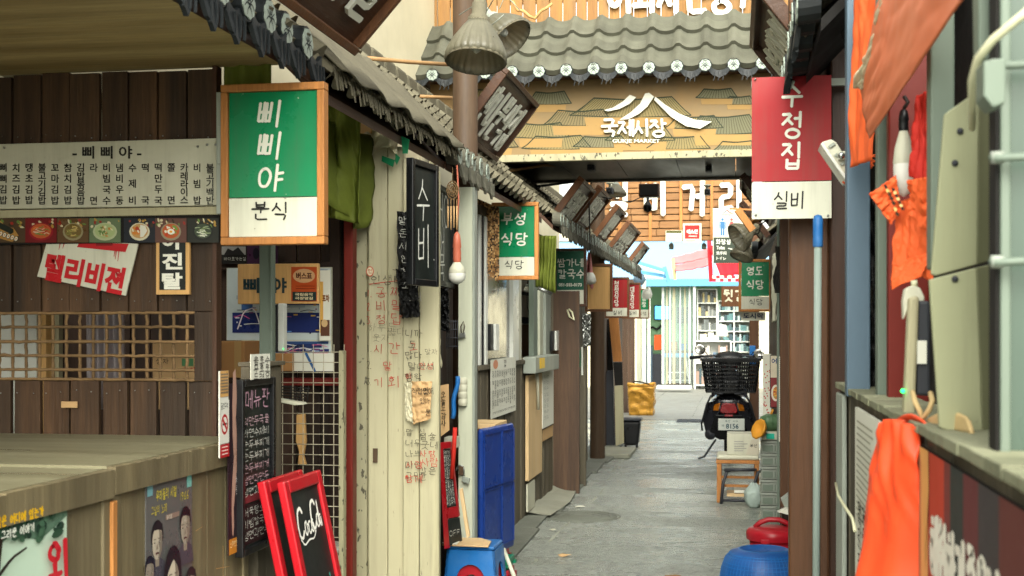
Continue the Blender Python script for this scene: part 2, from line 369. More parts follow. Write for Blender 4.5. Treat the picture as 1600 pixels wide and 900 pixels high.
wood('pine_pale', 'd0a468', 'Z', .14, .6, 'a07038', .4, .7, .3)
wood('pine_fence', '906a3a', 'Z', .18, .6, '7a4a1e', .45, .8)
wood('pine_slat', '926a42', 'X', .22, .6, '7a4820', .4, .8)
wood('walnut', '4a3020', 'Y', .3, .5, '22150d', .5)
wood('walnut_z', '4a3020', 'Z', .3, .5, '22150d', .5)
wood('frame_brown', '6b452a', 'Z', .25, .55, '38220f', .4)
wood('plywood_pale', 'cdb084', 'Z', .1, .65, '9a7c50', .3, .6, .2)
mat('brown_steel', '4c3a2a', .65, .25, 9, .15, (1, 1, .12), '261b13', .6, fine=.5, streak=.4)
mat('cream_metal', 'a8a284', .5, .07, 3, .06, (2, 2, .2), '8f8768', .4, 3, spots='3a3424', spot_scale=60, spot_th=.70, streak=.5)
mat('cream_chipped', '9a9578', .5, .08, 3, .1, (1, 1, .5), '8f8768', .4, 3, spots='2a241a', spot_scale=48, spot_th=.60, streak=.5)
mat('white_post', 'b9bca8', .45, .08, 3, .05, (1, 1, .3), '85836a', .4, spots='3a3424', spot_scale=60, spot_th=.73, streak=.35)
mat('white_frame', 'cccec6', .35, .04, 3, .02)
mat('alu', 'b8bab0', .32, .06, 6, .03, (1, 1, .1), metal=.7)
mat('steel', '9a9c98', .3, .1, 8, .05, metal=.9)
mat('galv', '8e948a', .45, .12, 8, .08, (1, 1, .3), '5c6058', .4)
mat('grey_green_post', '6a766a', .5, .1, 4, .06, (1, 1, .3), '55604f', .35)
mat('blue_grey_post', '526574', .5, .12, 5, .1, (1, 1, .3), '3f4c55', .35)
mat('red_paint', '64190f', .5, .14, 5, .1, (1, 1, .4), '3a120c', .35)
mat('red_gloss', 'a81620', .34, .06, 4, .03)
mat('sign_green', '04784a', .3, .06, 3, .02, dirt='035a38', dirt_amt=.25, streak=.35, spots='c8c8b0', spot_scale=55, spot_th=.77)
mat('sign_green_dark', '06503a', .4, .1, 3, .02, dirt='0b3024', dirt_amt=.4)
mat('sign_red', '94131a', .5, .07, 3, .02, dirt='7a1014', dirt_amt=.3, streak=.4)
mat('sign_white', 'cacab8', .4, .04, 3, .02, dirt='a8a68e', dirt_amt=.25, spots='6a6450', spot_scale=60, spot_th=.72, streak=.4)
mat('ink', '14120f', .5, .1, 6, 0); mat('ink_white', 'd4d4c6', .5, .03, 6, 0); mat('ink_red', 'b0241c', .5, .1, 6, 0)
mat('chalk', 'cfcfc6', .9, .2, 40, 0); mat('print', (1, 1, 1), .35, .05, 5, .02, attr=True); mat('print_matt', (1, 1, 1), .8, .08, 6, .04, attr=True)
mat('foam_white', 'bdbca9', .6, .06, 5, .04, dirt='9a957c', dirt_amt=.4, streak=.3, spots='6a6450', spot_scale=50, spot_th=.74)
mat('slate', '1c211f', .45, .12, 4, .03, dirt='3a403c', dirt_amt=.5)
mat('black_plastic', '121315', .35, .15, 6, .05); mat('black_matt', '161412', .8, .2, 6, .1); mat('dark_grey', '33353a', .5, .15, 6, .06)
mat('rubber', '17171a', .75, .1, 10, .2)
mat('wrap_black', '101010', .22, .2, 14, .9)
mat('tarp_olive', '646e26', .75, .2, 5, .25, dirt='3a4018', dirt_amt=.6)
mat('tile_dusty', '666150', .85, .2, 10, .45, dirt='5c5646', dirt_amt=.5, spots='d9d2b4', spot_scale=38, spot_th=.74, fine=.4)
mat('tile_cross', '56564a', .75, .2, 7, .35, dirt='3b3b30', dirt_amt=.55, spots='2f2e24', spot_scale=45, spot_th=.72)
mat('tile_dark', '14191c', .6, .25, 12, .2, dirt='3a3a34', dirt_amt=.3)
mat('tile_end_dusty', '57554a', .85, .25, 12, .3, dirt='2c2d28', dirt_amt=.5)
mat('relief', '98a398', .6, .1, 20, .1, dirt='7d8680', dirt_amt=.4)
mat('dust_sheet', '5f5a4a', .95, .14, 12, .4, dirt='5e594a', dirt_amt=.55, spots='34302a', spot_scale=42, spot_th=.69, fine=.5)
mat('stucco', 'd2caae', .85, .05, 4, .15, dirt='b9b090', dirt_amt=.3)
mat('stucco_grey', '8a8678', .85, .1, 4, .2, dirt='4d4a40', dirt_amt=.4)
mat('soffit_metal', '5a564e', .4, .14, 2.5, .05, (1, .3, 1), '2a2824', .5)
mat('mural_base', '7f6a48', .6, .08, 2.5, .03, dirt='9a6c34', dirt_amt=.5, dirt_scale=1.3)
mat('cardboard', '9a7044', .8, .08, 8, .06); mat('kraft', 'b8966a', .75, .08, 7, .2)
mat('paper', 'd5d4c6', .75, .04, 6, .05, dirt='aaa890', dirt_amt=.25); mat('brown_box', '7a5a38', .8, .1, 8, .06)
mat('blue_plastic', '1a62a4', .42, .1, 5, .05, dirt='7f94a4', dirt_amt=.3, spots='c0c8cc', spot_scale=40, spot_th=.75); mat('blue_table', '18357c', .32, .06, 4, .03, dirt='2d4a90', dirt_amt=.2)
mat('blue_basket', '1a4a88', .4, .14, 6, .05, dirt='6a80a0', dirt_amt=.3); mat('red_plastic', 'a01824', .42, .1, 4, .04, dirt='8a5a56', dirt_amt=.3)
mat('green_plastic', '0c7050', .4, .1, 5, .05); mat('crate_red', '9a1a28', .4, .1, 5, .05); mat('lime_plastic', '7aa025', .4, .1, 5, .05)
mat('orange_cloth', 'e0602e', .7, .08, 3, .2, dirt='b84a22', dirt_amt=.35); mat('orange_vinyl', 'd4734c', .5, .07, 2.5, .06, dirt='c06038', dirt_amt=.4)
mat('orange_bag', 'e8502a', .42, .06, 4, .08); mat('red_cloth', 'b8281c', .7, .1, 4, .2)
mat('cream_panel', '969878', .5, .05, 2.5, .03, dirt='a2a284', dirt_amt=.35, spots='77745c', spot_scale=30, spot_th=.74, streak=.35)
mat('beige', 'c2a878', .7, .1, 8, .15); mat('bulb_white', 'e8e8de', .35, .03, 5, 0, trans=.25); mat('salmon_plastic', 'b0604a', .4, .1, 6, .04)
mat('glass', 'dfe8e2', .04, .02, 4, 0, trans=1, rvar=.02); mat('dust_glass', '8a8570', .4, .2, 14, .3, trans=.55, dirt='5a543f', dirt_amt=.8)
mat('dim_glass', '6e6e64', .12, .1, 2, 0, dirt='85806e', dirt_amt=.4)
mat('gold_foil', 'a87a28', .32, .3, 7, .8, dirt='5c3c12', dirt_amt=.6, metal=.5)
mat('rope', 'b08a58', .8, .2, 30, .3); mat('bamboo', '9a7850', .6, .15, 10, .1); mat('cable', '24221f', .6, .1, 8, 0); mat('cable_cream', 'c9c7a6', .5, .06, 6, 0)
mat('lattice_wood', '7a6142', .85, .3, 14, .4, dirt='3a2c1a', dirt_amt=.6)
mat('pumpkin', '4d6a4a', .5, .2, 6, .1, dirt='2d4a2e', dirt_amt=.5); mat('pumpkin_flesh', 'd09030', .5, .1, 8, .1)
mat('concrete', '8f8f80', .7, .12, 5, .3, dirt='5f6054', dirt_amt=.5)
mat('amber', 'b86a18', .2, .06, 10, 0, coat=.5); mat('tail_red', '9a0814', .15, .1, 30, .3, coat=.6); mat('plate_white', 'dfe4dc', .4, .03, 5, 0)
mat('scooter_body', '22232a', .3, .1, 5, .03, coat=.4); mat('chrome', 'c8c8c4', .18, .05, 5, 0, metal=1)
mat('awning_blue', '5590b8', .6, .06, 4, .05); mat('awning_pink', 'd07a7c', .65, .08, 4, .08); mat('awning_red', 'c01c28', .6, .08, 4, .08)
mat('pale_blue', '7fa8c8', .6, .03, 2, .02); mat('wall_mint', '8ab48c', .6, .04, 2, .02); mat('curtain_clear', 'b8ccc6', .2, .06, 4, .05, alpha=.3)
mat('tv_screen', '4aa0d8', .3, .1, 3, 0, emit=1.4); mat('led_green', '20e060', .3, 0, 3, 0, emit=2)
mat('leaf', '5a7a2a', .6, .2, 8, 0)
# ------------------------------------------------------------------ ground material: worn wet concrete
def ground_mat():
    m = mat('alley_floor', '959b91', .5, .16, 6, .0, (1, 1, 1), '5c625a', .4, 1.6, fine=0)
    n = m.node_tree.nodes; l = m.node_tree.links; p = n['Principled BSDF']; p.inputs['Specular IOR Level'].default_value = .6
    tc = n.new('ShaderNodeTexCoord')
    def nz(sc_, det, ro, st=(1, 1, 1)):
        a = n.new('ShaderNodeTexNoise'); a.inputs['Scale'].default_value = sc_; a.inputs['Detail'].default_value = det; a.inputs['Roughness'].default_value = ro
        mp = n.new('ShaderNodeMapping'); mp.inputs['Scale'].default_value = st; l.new(tc.outputs['Object'], mp.inputs[0]); l.new(mp.outputs[0], a.inputs[0]); return a.outputs[0]
    def rng(s, a, b, c, d):
        r = n.new('ShaderNodeMapRange'); r.inputs[1].default_value = a; r.inputs[2].default_value = b; r.inputs[3].default_value = c; r.inputs[4].default_value = d; l.new(s, r.inputs[0]); return r.outputs[0]
    def mul(a, b, op='MULTIPLY'):
        q = n.new('ShaderNodeMath'); q.operation = op; l.new(a, q.inputs[0]); l.new(b, q.inputs[1]); return q.outputs[0]
    wet = rng(nz(1.1, 8, .72, (.8, 1.5, 1)), .44, .60, 1, 0)           # 1 = wet film
    grain = nz(48, 4, .8); peb = nz(17, 8, .8)
    l.new(rng(wet, 0, 1, .55, .13), p.inputs['Roughness'])
    h = mul(rng(grain, .3, .7, 0, .6), rng(peb, .3, .7, 0, 1), 'ADD')
    b = n.new('ShaderNodeBump'); b.inputs['Distance'].default_value = .012; l.new(rng(wet, 0, 1, .9, .34), b.inputs['Strength']); l.new(h, b.inputs['Height']); l.new(b.outputs[0], p.inputs['Normal'])
    for lk in list(p.inputs['Base Color'].links): src = lk.from_socket
    x = n.new('ShaderNodeMix'); x.data_type = 'RGBA'; l.new(rng(grain, .5, .58, 0, .8), x.inputs[0]); l.new(src, x.inputs[6]); x.inputs[7].default_value = (.45, .46, .42, 1)
    y = n.new('ShaderNodeMix'); y.data_type = 'RGBA'; l.new(rng(peb, .5, .6, 0, .62), y.inputs[0]); l.new(x.outputs[2], y.inputs[6]); y.inputs[7].default_value = (.06, .065, .055, 1)
    z = n.new('ShaderNodeMix'); z.data_type = 'RGBA'; z.blend_type = 'MULTIPLY'; l.new(rng(wet, 0, 1, 0, .55), z.inputs[0]); l.new(y.outputs[2], z.inputs[6]); z.inputs[7].default_value = (.66, .68, .66, 1)
    l.new(z.outputs[2], p.inputs['Base Color'])
ground_mat()
mat('kerb_concrete', '6f7268', .65, .2, 7, .4, dirt='4a4d45', dirt_amt=.6, fine=.4)
mat('paving', '7a7972', .55, .08, 3, .1, dirt='6e6d66', dirt_amt=.4)
# ================================================================== setting
tag(MB().poly([(-40, -15, 0), (40, -15, 0), (40, 90, 0), (-40, 90, 0)]).build('ground', 'alley_floor', base=(0, 0, 0)), kind='structure')
m = MB()
for i in range(-8, 9):
    for j in range(0, 24):
        m.rv(.06); m.box((i*.9+.004+.2, 20.35+j*.55+.003, .0), ((i+1)*.9-.004+.2, 20.35+(j+1)*.55-.003, .006))
tag(m.build('pavement', 'paving', base=(0, 20, 0)), kind='structure')
m = MB()
y = 5.0
while y < 17.5:
    d = random.uniform(.7, 1.2); m.rv(.08); e = -1.36+random.uniform(-.03, .03)
    m.prism([(-1.75, y, 0), (e, y, 0), (e+random.uniform(-.02, .02), y+d-.006, 0), (-1.75, y+d-.006, 0)], (0, 0, .022)); y += d
tag(m.build('kerb', 'kerb_concrete', base=(-1.5, 10, 0), bevel=.006), kind='structure')
# manhole and drain
m = MB(); c = PZ(908, 807, 0)
m.lathe([(.30, .0005), (.30, .005), (.285, .005), (.285, .0005)], c, 40); m.lathe([(.275, .0005), (.275, .004), (.0, .004)], c, 40)
for rr in (.24, .17, .1): m.lathe([(rr, .004), (rr-.004, .008), (rr-.016, .008), (rr-.02, .004)], c, 40)
tag(m.build('manhole_cover', 'kerb_concrete', base=c), 'worn ringed manhole cover set in the wet alley floor', 'manhole cover')
m = MB(); c = PZ(1085, 658, 0)
for k in range(9): m.box((c.x-.26, c.y-.3+k*.07, .003), (c.x+.26, c.y-.27+k*.07, .012))
m.box((c.x-.28, c.y-.32, .001), (c.x+.28, c.y+.32, .006))
tag(m.build('drain_grate', 'dark_grey', base=c), 'dark rectangular drain grate where alley meets paving', 'drain')
# walls that close the place
def wallbox(name, label, a, b, mt, cat='wall', bevel=0): return tag(MB().box(a, b).build(name, mt, bevel=bevel), label, cat)
wallbox('building_wall', 'tall cream plastered wall rising behind the left tiled roof', (-2.55, 2.0, 2.3), (-2.35, 9.9, 4.3), 'stucco')
wallbox('building_wall', 'cream plastered upper wall beyond the hanging market board, above left stalls', (-2.75, 10.2, 2.6), (-2.55, 18.6, 4.6), 'stucco')
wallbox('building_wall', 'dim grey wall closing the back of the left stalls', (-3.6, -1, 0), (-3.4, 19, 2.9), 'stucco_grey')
wallbox('building_wall', 'unseen grey wall added behind the right stalls to darken the alley', (1.55, -.5, 0), (1.75, 19, 3.1), 'stucco_grey')  # out of view, added to cut down light reaching the alley
# ------------------------------------------------------------------ tiled roofs
def tile_h(t):                                   # cross-section of a pantile row, t in 0..1
    t = t % 1.0
    if t < .40: return .034*math.sin(math.pi*t/.40)**.8
    return -.012*math.sin(math.pi*(t-.40)/.60)
def tile_sheet(m, o, along, down, nrm, length, slope, period, course, k=8, drop=.022, wob=.004):
    o, along, down, nrm = V(o), V(along), V(down), V(nrm); nc = max(1, round(slope/course)); course = slope/nc
    cols = int(length/period*k); old = m.smooth; m.smooth = True
    for r in range(nc):
        rows = []
        for (q, lf) in ((0, 0.0), (.5, drop*.5), (1.0, drop), (1.0, -.012)):
            row = []
            for i in range(cols+1):
                x = i*period/k; h = tile_h(i/k)
                row.append(o+along*x+down*(r*course+q*course+(.012 if q == 1 else 0))+nrm*(h+lf+wob*mnoise.noise((x*2.1, r*3.7, q))))
            rows.append(row)
        for j in range(3):
            m.rv(.07); b = len(m.v); m.v += [tuple(p) for p in rows[j]+rows[j+1]]; n = cols+1
            for i in range(cols):
                if i % k == 0: m.rv(.17)
                m.f.append([b+i, b+i+1, b+n+i+1, b+n+i]); m.mi.append(m.m); m.va.append(m.var); m.co.append((1, 1, 1)); m.sm.append(j < 2)
    m.smooth = old
def make_tile_end(parent, loc, facing, sideways, r=.054, hang=.105, half=.085, body='tile_dark'):
    """round end tile with a flower relief, and half of the curved drip tile on each side"""
    f, s_ = V(facing).normalized(), V(sideways).normalized(); u = V((0, 0, 1)); o = V(loc); m = MB()
    m.m = 0; n = 16
    ring = [o+(s_*math.cos(2*math.pi*i/n)+u*math.sin(2*math.pi*i/n))*r for i in range(n)]
    m.prism([p-f*.05 for p in ring], f*.062)
    F = Fr(o+f*.0125, s_, u)
    m.m = 1; m.prism([F(r*.84*math.cos(R(a))*(1+.05*math.cos(R(9*a))), r*.84*math.sin(R(a))*(1+.05*math.cos(R(9*a))), 0) for a in range(0, 360, 10)], f*.004)
    m.m = 0
    for a in (30, 60, 90, 120, 150): stroke(m, F, [(math.cos(R(a))*r*.16, -r*.12+math.sin(R(a))*r*.2), (math.cos(R(a))*r*.6, -r*.1+math.sin(R(a))*r*.72)], r*.085, .3, l=.0046)
    for sg_ in (-1, 1):
        stroke(m, F, [(0, -r*.12), (sg_*r*.35, -r*.05), (sg_*r*.66, -r*.3)], r*.09, .3, l=.0046); stroke(m, F, [(0, -r*.2), (sg_*r*.25, -r*.4), (sg_*r*.3, -r*.68)], r*.085, .3, l=.0046)
    ell(m, F, 0, -r*.12, r*.12, r*.1, l=.005)
    # drip tile: curved apron beside the disc
    w0 = half*2; N = 10; top = []; bot = []
    for i in range(N+1):
        t = i/N; x = r*.55+(w0-r*1.1)*t; dip = math.sin(math.pi*t)
        top.append(o+s_*x+u*(-.012-.028*dip)); bot.append(o+s_*x+u*(-.03-hang*(.35+.65*dip)+.012*abs(math.cos(3*math.pi*t)))+f*(.012*dip))
    for i in range(N):
        m.prism([top[i], top[i+1], bot[i+1], bot[i]], f*.014)
    for kx in range(3): stroke(m, Fr(o+f*.016, s_, u), [(r+.015+kx*.03, -.05), (r+.02+kx*.03, -.09), (r+.01+kx*.033, -.115)], .006, l=.002+kx*.0006, depth=.006)
    return m.build('tile_end', [body, 'relief'], parent)
def tile_roof_right(label, y0, y1, period=.17, xe=.2, ze=2.3, xr=.8, zr=2.9):
    root = T('tiled_roof', label, 'roof', ((xe+xr)/2, (y0+y1)/2, ze))
    dn = V((xe-xr, 0, ze-zr)); sl_ = dn.length; dn.normalize(); nr = V((-dn.z, 0, dn.x)); nr = nr if nr.z > 0 else -nr
    m = MB(); tile_sheet(m, (xr, y0, zr), (0, 1, 0), dn, nr, y1-y0, sl_, period, .155); m.build('tiles', 'tile_dusty', root, recalc=False)
    m = MB(); m.prism([V((xr, y0+.01, zr-.05)), V((xe+.03, y0+.01, ze-.04)), V((xe+.03, y0+.01, ze-.075)), V((xr, y0+.01, zr-.1))], (0, y1-y0-.02, 0)); m.build('roof_board', 'black_matt', root)
    proto = None; y = y0+.2*period
    while y < y1-.12:
        if proto is None: proto = make_tile_end(root, (xe-.02, y, ze+.005), (-1, 0, -.12), (0, 1, 0)); py = y
        else: c = proto.copy(); COL.objects.link(c); c.parent = root; c.location = (random.uniform(-.006, .006), y-py, random.uniform(-.008, .008))
        y += period
    return root
def tile_roof_left(label, y0, y1, ends=True, period=.17, dust=False, yend=99, body='tile_dark', xe=-1.36, ze=2.26, xr=-1.97, zr=2.86):
    root = T('tiled_roof', label, 'roof', ((xe+xr)/2, (y0+y1)/2, ze))
    dn = V((xe-xr, 0, ze-zr)); sl_ = dn.length; dn.normalize(); nr = V((-dn.z, 0, dn.x)); nr = nr if nr.z > 0 else -nr
    m = MB(); tile_sheet(m, (xr, y0, zr), (0, 1, 0), dn, nr, y1-y0, sl_, period, .155); m.build('tiles', 'tile_dusty', root, recalc=False)
    m = MB(); m.tube([V((xr, y0+.01, zr+.03)), V((xr, y1-.01, zr+.03))], .055, 10)
    y = y0
    while y < y1-.1: m.box((xr-.07, y+.005, zr-.05), (xr+.07, min(y+.24, y1)-.006, zr+.06)); y += .25
    m.build('ridge', 'tile_dusty', root, bevel=.02)
    m = MB(); m.prism([V((xr, y0+.01, zr-.05)), V((xe-.03, y0+.01, ze-.04)), V((xe-.03, y0+.01, ze-.075)), V((xr, y0+.01, zr-.1))], (0, y1-y0-.02, 0))
    m.build('roof_board', 'walnut', root)
    if ends:
        proto = None; y = y0+.2*period; n = 0
        while y < min(yend, y1-.12):
            loc = V((xe+.02, y, ze+.005))
            if proto is None: proto = make_tile_end(root, loc, (1, 0, -.12), (0, 1, 0), body=body); py = y
            else:
                c = proto.copy(); COL.objects.link(c); c.parent = root; c.location = (random.uniform(-.006, .006), y-py, random.uniform(-.008, .008)); c.rotation_euler = (0, 0, 0)
            y += period
    if dust:
        m = MB(); Lq = y1-y0
        def fn(a, b):
            p = V((xr, y0, zr))+dn*(sl_*(.42+.62*b)); p.y = y0+Lq*a
            return p+nr*(.055+.012*math.sin(a*Lq*17)+.012*mnoise.noise((a*9, b*4, 1)))
        m.grid(fn, 90, 12)
        m.build('dust_cover', 'dust_sheet', root, solid=.006)
        m = MB(); y = y0
        while y < y1:
            p = V((xe+.03, y, ze+.03)); L_ = random.uniform(.03, .1); wd = random.uniform(.012, .03)
            m.rv(.15); m.prism([p, p+V((0, wd, 0)), p+V((.012, wd*.6, -L_)), p+V((.012, wd*.3, -L_))], (.004, 0, 0)); y += wd+random.uniform(.0, .015)
        m.build('fringe', 'dust_sheet', root)
    return root
tile_roof_left('grey tiled eave with flower end tiles over the board-walled stall', 2.35, 4.1, period=.165, xe=-1.37, ze=2.31, zr=2.92)
tile_roof_left('dust-caked tiled roof with ragged fringe behind the large green sign', 4.12, 6.05, ends=False, dust=True)
tile_roof_left('dusty tiled roof with end tiles just left of brown pole', 6.07, 9.2, yend=6.85, body='tile_end_dusty')
tile_roof_left('long tiled eave running down the alley beyond the hanging market board', 9.75, 18.3, body='tile_end_dusty')
# plywood ceiling under the near roof
m = MB(); m.box((-3.4, 1.2, 2.262), (-1.42, 3.95, 2.285)); tag(m.build('ceiling', 'plywood_ceiling'), kind='structure')
# ------------------------------------------------------------------ board, tiled pent roof and fence across the alley
Yb = 9.5
x0 = PY(640, 100, Yb).x; x1 = 1.2
root = T('tiled_roof', 'grey-green pantile pent roof across alley above the painted market board', 'roof', ((x0+x1)/2, 9.5, PY(975, 120, 9.3).z))
zt = PY(975, 27, 9.8).z; zb = PY(975, 108, 9.28).z
dn = V((0, 9.28-9.8, zb-zt)); sl_ = dn.length; dn.normalize(); nr = V((0, -dn.z*-1, dn.y*-1)); nr = V((0, dn.z, -dn.y)); nr = nr if nr.z > 0 else -nr
m = MB(); tile_sheet(m, (x0, 9.8, zt), (1, 0, 0), dn, nr, x1-x0, sl_, .2, .235, drop=.03); m.build('tiles', 'tile_cross', root, recalc=False)
proto = None; x = x0+.04
while x < x1-.1:
    if proto is None: proto = make_tile_end(root, (x, 9.25, zb-.0), (0, -1, 0), (1, 0, 0), r=.048, hang=.07, half=.1); px_ = x
    else:
        c = proto.copy(); COL.objects.link(c); c.parent = root; c.location = (x-px_, 0, random.uniform(-.004, .004))
    x += .2
m = MB(); m.prism([V((x0+.02, 9.3, zb-.02)), V((x0+.02, 9.85, zb-.02)), V((x0+.02, 9.85, zt-.03))], (x1-x0-.04, 0, 0)); m.build('roof_board', 'walnut', root)
# fence of pine boards above it, with cut-out letters
m = MB(); x = PY(648, 20, 9.86).x
zf0 = PY(900, 40, 9.86).z
while x < 1.3:
    wd = random.choice((.085, .1, .105)); m.rv(.16); m.box((x, 9.86+random.uniform(0, .006), zf0-.12), (x+wd-.006, 9.885, zf0+1.0)); x += wd
fence = T('board_fence', 'pine board fence above the pent roof with white letters cut off above', 'fence', (-.5, 9.87, zf0-.12))
m.build('boards', 'pine_fence', fence, bevel=.003)
m = MB(); F = FY(9.85)
hand(m, F, '이화자인광거구', 950, -42, 62, .15, .62, 1.02, jit=.012, taper=.1, depth=.02, l=.004); m.build('lettering', 'ink_white', fence)
m = MB(); m.box((-2.3, 9.9, zf0+.2), (1.4, 9.94, zf0+.28)); m.build('rail', 'pine_slat', fence)
# rope garland hanging in front of the fence
m = MB(); m.tube([PY(800+i*9, 2+24*math.sin(math.pi*min(1, i/7.))+4*math.sin(i*2.1), 9.6) for i in range(8)], .012, 6); tag(m.build('rope', 'rope'), 'short twisted rope looped before the pine board fence', 'rope')
# painted market board
bz0 = PY(975, 238, Yb).z; bz1 = PY(975, 118, Yb).z; bx0 = PY(672, 180, Yb).x; bx1 = 1.25
board = T('market_board', 'ochre painted board of old tiled houses with white market name', 'signboard', ((bx0+bx1)/2, Yb, bz0))
m = MB(); m.box((bx0, Yb, bz0), (bx1, Yb+.05, bz1)); m.build('panel', 'mural_base', board)
m = MB(); m.box((bx0, Yb-.03, bz0-.055), (bx1, Yb+.05, bz0-.003)); m.build('lower_rail', 'cream_chipped', board)
m = MB(); F = FY(Yb)
hk = [0]
def hanok(cx, cy, W, H, dr=1, body=True):
    hk[0] += 1; m.lift = hk[0]*.0001
    g1 = random.choice(('75684a', '6c6750', '7d704c', '66644e')); ln = '3a3a24'
    eL = (cx-W*.5, cy+H*.1); eR = (cx+W*.5, cy+H*.1); rL = (cx-W*.3, cy-H*.42); rR = (cx+W*.34, cy-H*.46)
    up = [eL, (cx-W*.42, cy-H*.05), rL, (cx, cy-H*.36), rR, (cx+W*.44, cy-H*.08), eR, (cx+W*.2, cy+H*.17), (cx-W*.2, cy+H*.17)]
    p2(m, F, up, .001, 0, g1); l0_ = m.lift
    n = max(6, int(W/5))
    for i in range(n+1):
        t = i/n; a = (rL[0]+(rR[0]-rL[0])*t, rL[1]+(rR[1]-rL[1])*t+H*.08*math.sin(math.pi*t)); b = (eL[0]+(eR[0]-eL[0])*t, eL[1]+H*.07*math.sin(math.pi*t))
        m.lift = l0_+.00005; stroke(m, F, [a, (a[0]*.5+b[0]*.5, a[1]*.45+b[1]*.55), b], .75, .2, col=ln)
    stroke(m, F, [rL, (cx, cy-H*.36), rR], 2.2, .1, col='2c3324'); stroke(m, F, [eL, (cx, cy+H*.17), eR], 1.5, .1, col='2c3324')
    stroke(m, F, [rL, (cx-W*.42, cy-H*.05), eL], 1.8, .1, col='2c3324'); stroke(m, F, [rR, (cx+W*.44, cy-H*.08), eR], 1.6, .1, col='2c3324')
    if body:
        p2(m, F, [(cx-W*.38, cy+H*.16), (cx+W*.38, cy+H*.16), (cx+W*.36, cy+H*.5), (cx-W*.36, cy+H*.5)], .001, 0, '97794a')
        for i in range(7): x = cx-W*.36+W*.72*i/6; m.lift = l0_+.0006; stroke(m, F, [(x, cy+H*.15), (x, cy+H*.5)], .8, .1, col='5a3e20')
for args in ((858, 158, 70, 34), (1120, 150, 66, 26), (1155, 160, 50, 22), (760, 152, 60, 30), (722, 190, 70, 34), (985, 175, 190, 52), (905, 190, 110, 42), (845, 210, 90, 40), (1085, 196, 90, 34),
             (1130, 202, 120, 50), (1000, 215, 110, 40), (870, 228, 110, 36), (940, 226, 90, 30), (1060, 228, 100, 34), (1150, 232, 70, 26), (770, 226, 80, 34)):
    hanok(*args)
m.build('painting', 'print_matt', board)
m = MB(); F = FY(Yb-.012)
dz = .018
p2(m, F, [(944, 172), (958, 168), (974, 158), (984, 148), (994, 152), (984, 162), (968, 170), (950, 174)], .002, dz)
p2(m, F, [(968, 187), (985, 176), (1000, 162), (1008, 146), (1014, 145), (1022, 151), (1012, 166), (998, 178), (982, 186)], .002, dz)
p2(m, F, [(1024, 151), (1040, 164), (1062, 178), (1085, 187), (1112, 190), (1094, 201), (1072, 197), (1048, 182), (1034, 168), (1022, 156)], .002, dz)
m.build('emblem', 'ink_white', board); m = MB(); hand(m, F, '국제시장', 940, 186, 27, .15, .92, 1.02, jit=.01, taper=.1, depth=.012, l=.003)
m.build('lettering', 'ink_white', board); m = MB(); ptext(m, F, 'GUKJE MARKET', 994, 221, 7, 74, .02, l=.004); m.build('lettering', 'ink_white', board)
# soffit behind the board
m = MB(); zz = bz0+.012
for i in range(8):
    xa = -2.3+i*.46; m.rv(.12); m.box((xa, Yb+.055, zz), (xa+.455, 11.25, zz+.03))
m.box((-2.3, 11.252, zz-.02), (1.4, 11.32, zz+.05))
tag(m.build('soffit', 'soffit_metal'), 'dark grey metal soffit panels under the market board', 'soffit')
# orange slatted board with white letters, further down
Yc = 17.0
sb = T('slatted_board', 'orange pine slat board with large white letters further down alley', 'signboard', (PY(1050, 378, Yc).x, Yc, PY(1050, 378, Yc).z))
a = PY(905, 378, Yc); b = PY(1172, 378, Yc); m = MB(); z = a.z; zt = a.z+1.35
while z < zt:
    h = random.choice((.07, .085, .1)); x = a.x
    while x < b.x+.02:
        L_ = min(random.uniform(.5, 1.1), b.x+.03-x); m.rv(.15); m.box((x, Yc+random.uniform(0, .02), z), (x+L_-.006, Yc+.05, z+h-.012)); x += L_
    z += h
m.build('slats', 'pine_slat', sb, bevel=.004)
m = MB(); m.box((a.x, Yc+.055, a.z), (b.x, Yc+.08, zt)); m.build('backing', 'walnut', sb)
m = MB()
for u in (968, 1016, 1064, 1112): q = PY(u, 378, Yc); m.box((q.x-.02, Yc-.022, a.z), (q.x+.02, Yc-.003, zt))
m.build('batten', 'pine', sb, bevel=.003)
m = MB(); hand(m, FY(Yc-.03), '실비거리', 948, 282, 54, .15, .66, 1.66, jit=.008, taper=.05, depth=.03, l=.003); m.build('lettering', 'ink_white', sb)

tile_roof_right('dark tiled eave of the right stalls above the red sign', 3.6, 9.1)
tile_roof_right('tiled eave of the right stalls beyond the hanging market board', 13.8, 18.0)
